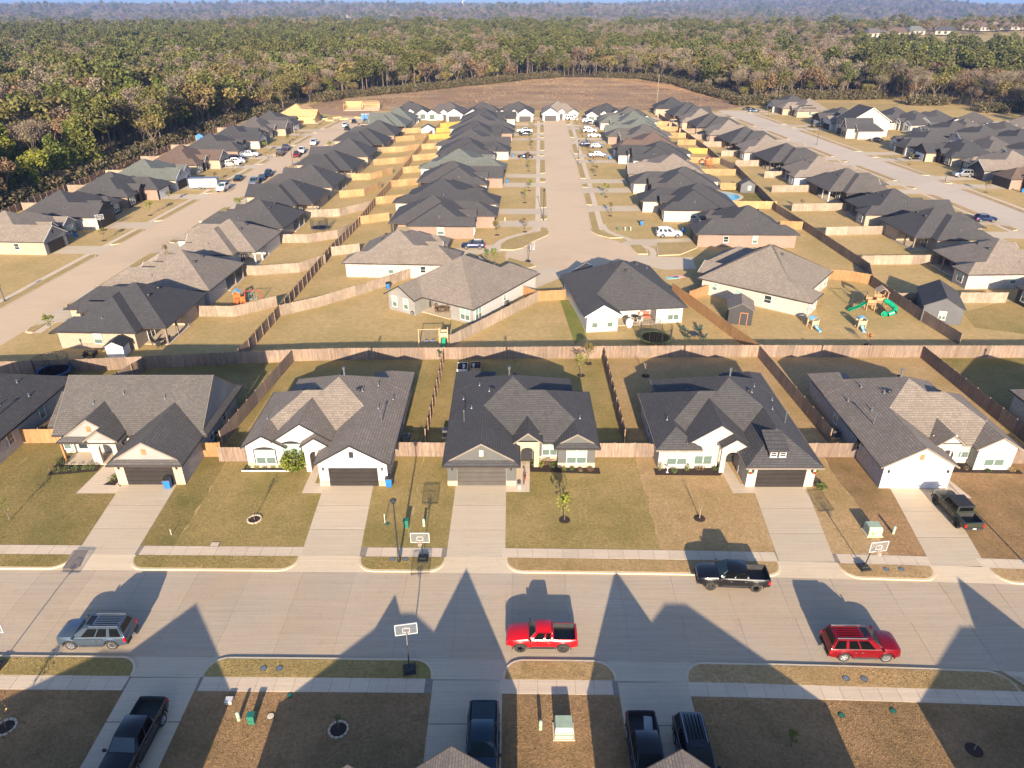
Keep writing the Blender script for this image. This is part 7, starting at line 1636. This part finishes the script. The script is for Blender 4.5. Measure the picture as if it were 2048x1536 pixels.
for k in LAB: hi[k] = [tuple(m_.mesh(n_, KM[k][j]) for j, (n_, m_) in enumerate(zip(('trunk', 'crown'), tree_mesh(k, 100 + s, True)))) for s in range(3)]
src = bpy.data.collections.new('tree_source'); ORDER = []
for k in ('bush', 'cedar', 'lime', 'oak', 'pine', 'rust', 'twig'):
    for s in range(3):
        T, C = tree_mesh(k, 200 + s, False); m_ = MB(); m_.v = list(T.v); m_.f = list(T.f); m_.m = [0] * len(T.f); m_.add(C.v, C.f, 1)
        o = bpy.data.objects.new('source_%s_%d' % (k, s), m_.mesh('tree_' + k, [KM[k][0], KM[k][1]])); src.objects.link(o); ORDER.append((k, s))
def wood_edge_left(y): return interp([(100, -121), (170, -121), (260, -118), (315, -116.5), (345, -108), (383, -97), (417, -87), (419, -36), (470, 5), (505, 30)], y)
def in_wood(x, y):
    d = hypot(x, y)
    if y < 90: return x < -121
    # houses, streets and the bare field
    if y < 345: return x < wood_edge_left(y) - .5 if x < 0 else (x > 215 + (y - 250) * .1)
    if y > 3000: return True
    if y < 383 and x < wood_edge_left(y): return True
    fl = interp([(345, -108), (383, -97), (400, -92), (440, -52), (475, -20), (512, 10), (526, 30)], y) if y < 526 else 9e9
    fr = interp([(345, 112), (372, 118), (400, 112), (440, 106), (475, 104), (512, 88), (526, 60)], y) if y < 526 else -9e9
    if fl < x < fr: return False
    if y < 372 and 100 < x < 215: return False
    # clearing behind the right street, far pastures
    if 140 < x < 196 and 340 < y < 396: return False
    u = 1024 + 1422 * x / (y * .883 + 20)
    if u > 1640 and 640 + (2048 - u) * .35 < y < 1080: return R6.random() < .02 if y < 960 else R6.random() < .3
    return True
def kind_at(x, y, r):
    import mathutils.noise as mn
    n = sin(x * .013 + 2) * cos(y * .011 + 1) + .5 * sin(x * .031 + y * .023); d = hypot(x, y); t = r.random()
    q = mn.noise((x * .006 + 7, y * .004, 3)) + .6 * mn.noise((x * .017, y * .012, 9)); n = n * .3 + q * 2.4
    if x < -100 and y < 330:      # left edge thicket
        return ('cedar' if t < .7 else 'lime' if t < .78 else 'rust' if t < .88 else 'twig') if (n > -.9 and x > wood_edge_left(y) - 42) or (n > .3 and x > -190) else ('oak' if t < .3 else 'rust' if t < .45 else 'pine' if t < .68 else 'twig')
    if x < 0 and y < 420: return 'pine' if t < .25 + n * .15 else 'oak' if t < .58 else 'rust' if t < .72 else 'twig' if t < .93 else 'cedar'
    u = 1024 + 1422 * x / (y * .883 + 20)
    if u > 1700 and 380 < y < 760 and y > 430 - (u - 1700) * .1: return 'pine' if t < .68 else 'oak' if t < .8 else 'twig' if t < .92 else 'rust'
    if u > 1150: return ('twig' if t < .5 - n * .1 else 'oak' if t < .76 else 'rust' if t < .87 else 'pine') if n < .55 else ('pine' if t < .6 else 'oak')
    if y < 560: return 'twig' if t < .4 else 'oak' if t < .6 else 'bush' if t < .7 else 'pine' if t < .92 else 'rust'
    if d > 1300: return ('pine' if t < .7 else 'oak') if n > .45 else ('twig' if t < .62 else 'oak' if t < .85 else 'rust' if t < .93 else 'pine')
    return ('pine' if t < .74 else 'oak') if n > -.25 else ('twig' if t < .38 else 'rust' if t < .56 else 'oak' if t < .85 else 'pine')
R6 = random.Random(42); pts = []
def inview(x, y, m=1.12): return y > 0 and abs(x) < (y * .883 + 20) * .72 * m + 25
def scatter(y0, y1, step, smin, smax, jit=.5):
    y = y0
    while y < y1:
        x = -(y * .883 + 20) * .85 - 40
        while x < (y * .883 + 20) * .85 + 40:
            px, py = x + R6.uniform(-jit, jit) * step, y + R6.uniform(-jit, jit) * step
            if inview(px, py) and in_wood(px, py): pts.append((px, py, tz(px, py), R6.uniform(smin, smax), kind_at(px, py, R6)))
            x += step
        y += step
scatter(95, 350, 6.4, .7, 1.5, .8); scatter(350, 620, 6.4, .6, 1.4, .9); scatter(620, 1100, 7.8, .6, 1.3, .9); scatter(1100, 1800, 11, .8, 1.5, .9); scatter(1800, 3200, 22, 1.2, 2.0); scatter(3200, 6800, 44, 1.8, 3.0)
# shrub fringe along the wood edges
for i in range(800):
    y = R6.uniform(135, 345); pts.append((wood_edge_left(y) + R6.uniform(-4, 1.2), y, 0, R6.uniform(.5, 1.5), 'bush'))
for i in range(1300):
    y = R6.uniform(385, 526); xl = interp([(345, -108), (383, -97), (400, -92), (440, -52), (475, -20), (512, 10), (526, 30)], y); xr = interp([(345, 112), (372, 118), (400, 112), (440, 106), (475, 104), (512, 88), (526, 60)], y)
    pts.append((xl + R6.uniform(-5, 3) if i % 2 else xr + R6.uniform(-3, 5), y, 0, R6.uniform(.6, 1.5), 'bush'))
for i in range(700):
    x = R6.uniform(110, 340); y0 = 372 if x < 140 or 196 < x < 215 else (396 if x < 200 else 345); pts.append((x, y0 + R6.uniform(-1, 7), 0, R6.uniform(.7, 1.7), 'bush'))
pts = [p for p in pts if p[0] > -300 or p[1] > 150]
def edge_rank(p):
    x, y = p[0], p[1]; d = hypot(x, y - 20)
    if y < 345 and x < 0: return d + 6 * max(0, wood_edge_left(y) - x - 16)
    if x < 0: return d * .55 + 8 * max(0, wood_edge_left(min(y, 420)) - x - 12) + 3 * max(0, y - 430)
    return d * .6 + 3 * max(0, y - 400)
near = sorted([p for p in pts if p[4] != 'bush' and inview(p[0], p[1], 1.0)], key=edge_rank)[:290]; ns = set(id(p) for p in near)
for p in near:
    k = p[4]; lab, nm = LAB[k]; side = 'left' if p[0] < 0 else 'right'
    tr, cr = hi[k][R6.randrange(3)]
    t = thing(nm, lab + (' behind the left street' if p[0] < 0 else ' beyond the right street'), 'tree', (p[0], p[1], p[2]), R6.uniform(0, 6.28), ('%s trees of the left wood' if p[0] < 0 else '%s trees of the right wood') % {'twig': 'bare', 'lime': 'leafy', 'rust': 'rusty'}.get(k, k))
    t.scale = (p[3],) * 3; mobj('trunk', tr, t); mobj('crown', cr, t)
rest = [p for p in pts if id(p) not in ns]
def gn_forest(name, P, order):
    me = bpy.data.meshes.new(name); me.from_pydata([(p[0], p[1], p[2]) for p in P], [], [])
    idx = me.attributes.new('pick', 'INT', 'POINT'); scl = me.attributes.new('size', 'FLOAT', 'POINT'); rot = me.attributes.new('turn', 'FLOAT_VECTOR', 'POINT'); idx, scl, rot = (me.attributes[k] for k in ('pick', 'size', 'turn'))
    tab = {}
    for i, (k, s) in enumerate(order): tab.setdefault(k, []).append(i)
    idx.data.foreach_set('value', [tab[p[4]][R6.randrange(3)] for p in P]); scl.data.foreach_set('value', [p[3] for p in P])
    rot.data.foreach_set('vector', [c for p in P for c in (0, 0, R6.uniform(0, 6.28))])
    o = bpy.data.objects.new(name, me); COL.objects.link(o)
    g = bpy.data.node_groups.new('scatter_trees', 'GeometryNodeTree'); g.interface.new_socket('Geometry', in_out='INPUT', socket_type='NodeSocketGeometry'); g.interface.new_socket('Geometry', in_out='OUTPUT', socket_type='NodeSocketGeometry')
    n = g.nodes; l = g.links; gi = n.new('NodeGroupInput'); go = n.new('NodeGroupOutput'); ip = n.new('GeometryNodeInstanceOnPoints'); ci = n.new('GeometryNodeCollectionInfo')
    ci.inputs['Collection'].default_value = src; ci.inputs['Separate Children'].default_value = True; ci.inputs['Reset Children'].default_value = True
    def att(nm, ty): a = n.new('GeometryNodeInputNamedAttribute'); a.data_type = ty; a.inputs['Name'].default_value = nm; return a.outputs['Attribute']
    l.new(gi.outputs[0], ip.inputs['Points']); l.new(ci.outputs[0], ip.inputs['Instance']); ip.inputs['Pick Instance'].default_value = True
    l.new(att('pick', 'INT'), ip.inputs['Instance Index']); l.new(att('turn', 'FLOAT_VECTOR'), ip.inputs['Rotation']); l.new(att('size', 'FLOAT'), ip.inputs['Scale']); l.new(ip.outputs[0], go.inputs[0])
    md = o.modifiers.new('scatter', 'NODES'); md.node_group = g; return o
tag(gn_forest('forest', rest, ORDER), 'mixed wood of green, rusty and bare trees stretching to the horizon', 'forest', kind='stuff')
print('FOREST', len(near), len(rest))
# the bare field behind the last houses
def field():
    out = [(-103, 352), (-98, 380), (-90, 400), (-52, 440), (-20, 475), (10, 512), (30, 526), (62, 526), (88, 512), (104, 475), (106, 440), (112, 400), (118, 372), (96, 352)]
    mb = MB(); mb.poly([(x, y, .006) for x, y in out][::-1] if sum(out[i][0] * out[(i + 1) % len(out)][1] - out[(i + 1) % len(out)][0] * out[i][1] for i in range(len(out))) < 0 else [(x, y, .006) for x, y in out])
    m, n, l, b = _nodes('dry_broomsedge_field'); p = _pos(n)
    mp = n.new('ShaderNodeMapping'); l.new(p, mp.inputs[0]); mp.inputs['Scale'].default_value = (.35, 1, 1)
    c = _mix(n, l, (.5, .3, .15), (.25, .15, .09), _ramp(n, l, _noise(n, l, mp.outputs[0], .09, 6, .65), .4, .6)); c = _mix(n, l, c, (.6, .4, .21), _ramp(n, l, _noise(n, l, mp.outputs[0], .045, 6, .7), .5, .6)); g = _ramp(n, l, _noise(n, l, p, 1.5, 4, .7), .35, .65)
    c = _mix(n, l, c, (.06, .04, .025), _math(n, l, 'MULTIPLY', g, .5)); l.new(c, b.inputs['Base Color']); b.inputs['Roughness'].default_value = .95; _bump(n, l, b, g, .4)
    tag(mb.build('field', m), kind='structure')
    tuft = MB(); rr = random.Random(5); N = 9000
    for i in range(N):
        y = rr.uniform(352, 524); xl = interp([(345, -100), (383, -93), (400, -88), (440, -48), (475, -16), (512, 14), (526, 34)], y); xr = interp([(345, 96), (372, 114), (400, 108), (440, 102), (475, 100), (512, 84), (526, 58)], y)
        x = rr.uniform(xl, xr)
        if sin(x * .06 + 1) * cos(y * .09) + .4 * sin(x * .21) < -.55: continue
        for k in range(3):
            a = rr.uniform(0, 6.28); w_ = .2; h_ = rr.uniform(.12, .3); tuft.add([(x + w_ * cos(a), y + w_ * sin(a), 0), (x - w_ * cos(a), y - w_ * sin(a), 0), (x + rr.gauss(0, .3), y + rr.gauss(0, .3), h_)], [(0, 1, 2)])
    tag(tuft.build('field_grass', M('dry_grass_tufts', (.38, .25, .13), (.2, .13, .075), .06, rough=.95, lo=.4, hi=.6)), 'tall tawny dry grass covering the bare field behind the last houses', 'dry grass', kind='stuff')
    sheet('clay_track', [at(1225, 158), at(1300, 166), at(1390, 178), at(1480, 205), at(1470, 207), at(1375, 184), at(1290, 170), at(1222, 161)], M('orange_clay', (.5, .27, .11), (.42, .22, .09), .1), .02)
    sheet('pasture', [at(1640, 205), at(1800, 208), at(1780, 222), at(1640, 222)], g_gold, .02)
    mb = MB(); gx = [380 + 30 * i for i in range(32)]; gy = [640 + 30 * i for i in range(16)]
    for a in gx:
        for c_ in gy:
            u = 1024 + 1422 * a / (c_ * .883 + 20)
            if u > 1650 and c_ > 640 + (2048 - u) * .35: mb.poly([(x, y, tz(x, y) + 1.2) for x, y in ((a, c_), (a + 30, c_), (a + 30, c_ + 30), (a, c_ + 30))])
    tag(mb.build('pasture', g_gold), kind='structure')
field()
def far_patch(u0, u1, v, Y, col, nm):
    """a clearing on the far plain"""
    x0, x1 = ((u - 1024) / FPX * (Y * .883 + 20) for u in (u0, u1)); mb = MB(); z = max(tz(x0, Y), tz(x1, Y)) + 3
    mb.poly([(x0, Y - 60, z), (x1, Y - 60, z), (x1 + 30, Y + 130, z + 14), (x0 + 60, Y + 130, z + 14)]); tag(mb.build('pasture', M(nm, col, None, .01, rough=.95)), kind='structure')
far_patch(945, 1045, 28, 2600, (.5, .38, .24), 'far_clearing_a'); far_patch(655, 790, 24, 3000, (.5, .4, .3), 'far_clearing_b')
# far houses in the trees at upper right
fw = M('far_house_wall', (.34, .3, .25), (.28, .24, .2), .1)
for i, (u, v, rf) in enumerate([(1610, 57, 'grey'), (1768, 56, 'char'), (1788, 73, 'brown'), (1822, 70, 'green'), (1862, 55, 'grey'), (1884, 72, 'char'), (1935, 60, 'brown'), (1958, 66, 'brown'), (1972, 66, 'tan'), (2010, 66, 'brown'), (2040, 66, 'grey'), (1740, 73, 'grey'), (1537, 76, 'tan')]):
    Y = 1010 + (66 - v) * 9
    x = (u - 1024) / FPX * (Y * .883 + 20); t = thing('farmhouse', '%s house among the far trees at upper right, %s from the left' % (ROOFN[rf].replace('-roofed', ' roofed'), ORD[i]), 'house', (x, Y, tz(x, Y) + 2.5), R6.uniform(-.6, .6))
    m_ = MB(); m_.box(-11, 11, -6, 6, 0, 5); m_.build('wall', fw, t); m_ = MB(); m_.slab([(-12, -7, 4.6), (12, -7, 4.6), (6, 0, 9.5), (-6, 0, 9.5)], .3); m_.slab([(12, 7, 4.6), (-12, 7, 4.6), (-6, 0, 9.5), (6, 0, 9.5)], .3); m_.slab([(12, -7, 4.6), (12, 7, 4.6), (6, 0, 9.5)], .3); m_.slab([(-12, 7, 4.6), (-12, -7, 4.6), (-6, 0, 9.5)], .3); m_.build('roof', m_roofs[rf], t)
    for k in range(3): m_ = MB(); m_.box(-8 + k * 6.5, -5.5 + k * 6.5, -6.1, -6, 1, 3.6); m_.build('window', m_dglass, t)
# water tower on the horizon
Y = 5200; x = (928 - 1024) / FPX * (Y * .883 + 20); t = thing('water_tower', 'white water tower standing on the horizon', 'water tower', (x, Y, tz(x, Y))); m_ = MB(); m_.lathe([(6, 0), (3, 8), (3, 24), (6, 30)], 12); m_.build('stem', m_white, t, 40); m_ = MB(); m_.lathe([(3, 28), (10, 34), (12, 40), (9, 47), (.1, 50)], 16); m_.build('tank', m_white, t, 60)
# power line across the field edge
poles = [(69, 362), (235, 345)]
for i, (x, y) in enumerate(poles):
    t = thing('power_pole', 'tall slim grey power pole %s' % ['at the edge of the bare field behind the last houses', 'before the wood at the upper right'][i], 'power pole', (x, y, 0)); m_ = MB(); m_.tube((0, 0, 0), (0, 0, 15), .16, .1, 6); m_.build('pole', m_barkp, t); m_ = MB(); m_.tube((-1.2, 0, 14), (1.2, 0, 14), .07, n=4); m_.build('crossarm', m_barkp, t)
for dx, lab in ((-1.1, 'left'), (0, 'middle'), (1.1, 'right')):
    m_ = MB()
    for (x0, y0), (x1, y1) in zip(poles, poles[1:]):
        pt = lambda f: (x0 + (x1 - x0) * f + dx, y0 + (y1 - y0) * f, 14.1 - 5 * f * (1 - f))
        for k in range(8): m_.tube(pt(k / 8), pt((k + 1) / 8), .014, n=3, cap=False)
    tag(m_.build('power_line', m_lamp), 'thin overhead wire on the %s end of the pole crossarms' % lab, 'wire')
# ------------------------------------------------------------------ haze
HAZE = 8e-5
m = bpy.data.materials.new('haze'); m.use_nodes = True; m.node_tree.nodes.clear(); n = m.node_tree.nodes
vo = n.new('ShaderNodeVolumePrincipled'); vo.inputs['Color'].default_value = (.3, .48, .98, 1); vo.inputs['Density'].default_value = HAZE; vo.inputs['Anisotropy'].default_value = .0
ou = n.new('ShaderNodeOutputMaterial'); m.node_tree.links.new(vo.outputs[0], ou.inputs['Volume'])
mb = MB(); mb.box(-7500, 7500, -80, 7900, -60, 150); hz = mb.build('haze', m); tag(hz, 'thin blue haze over the far woods', 'haze', kind='stuff')
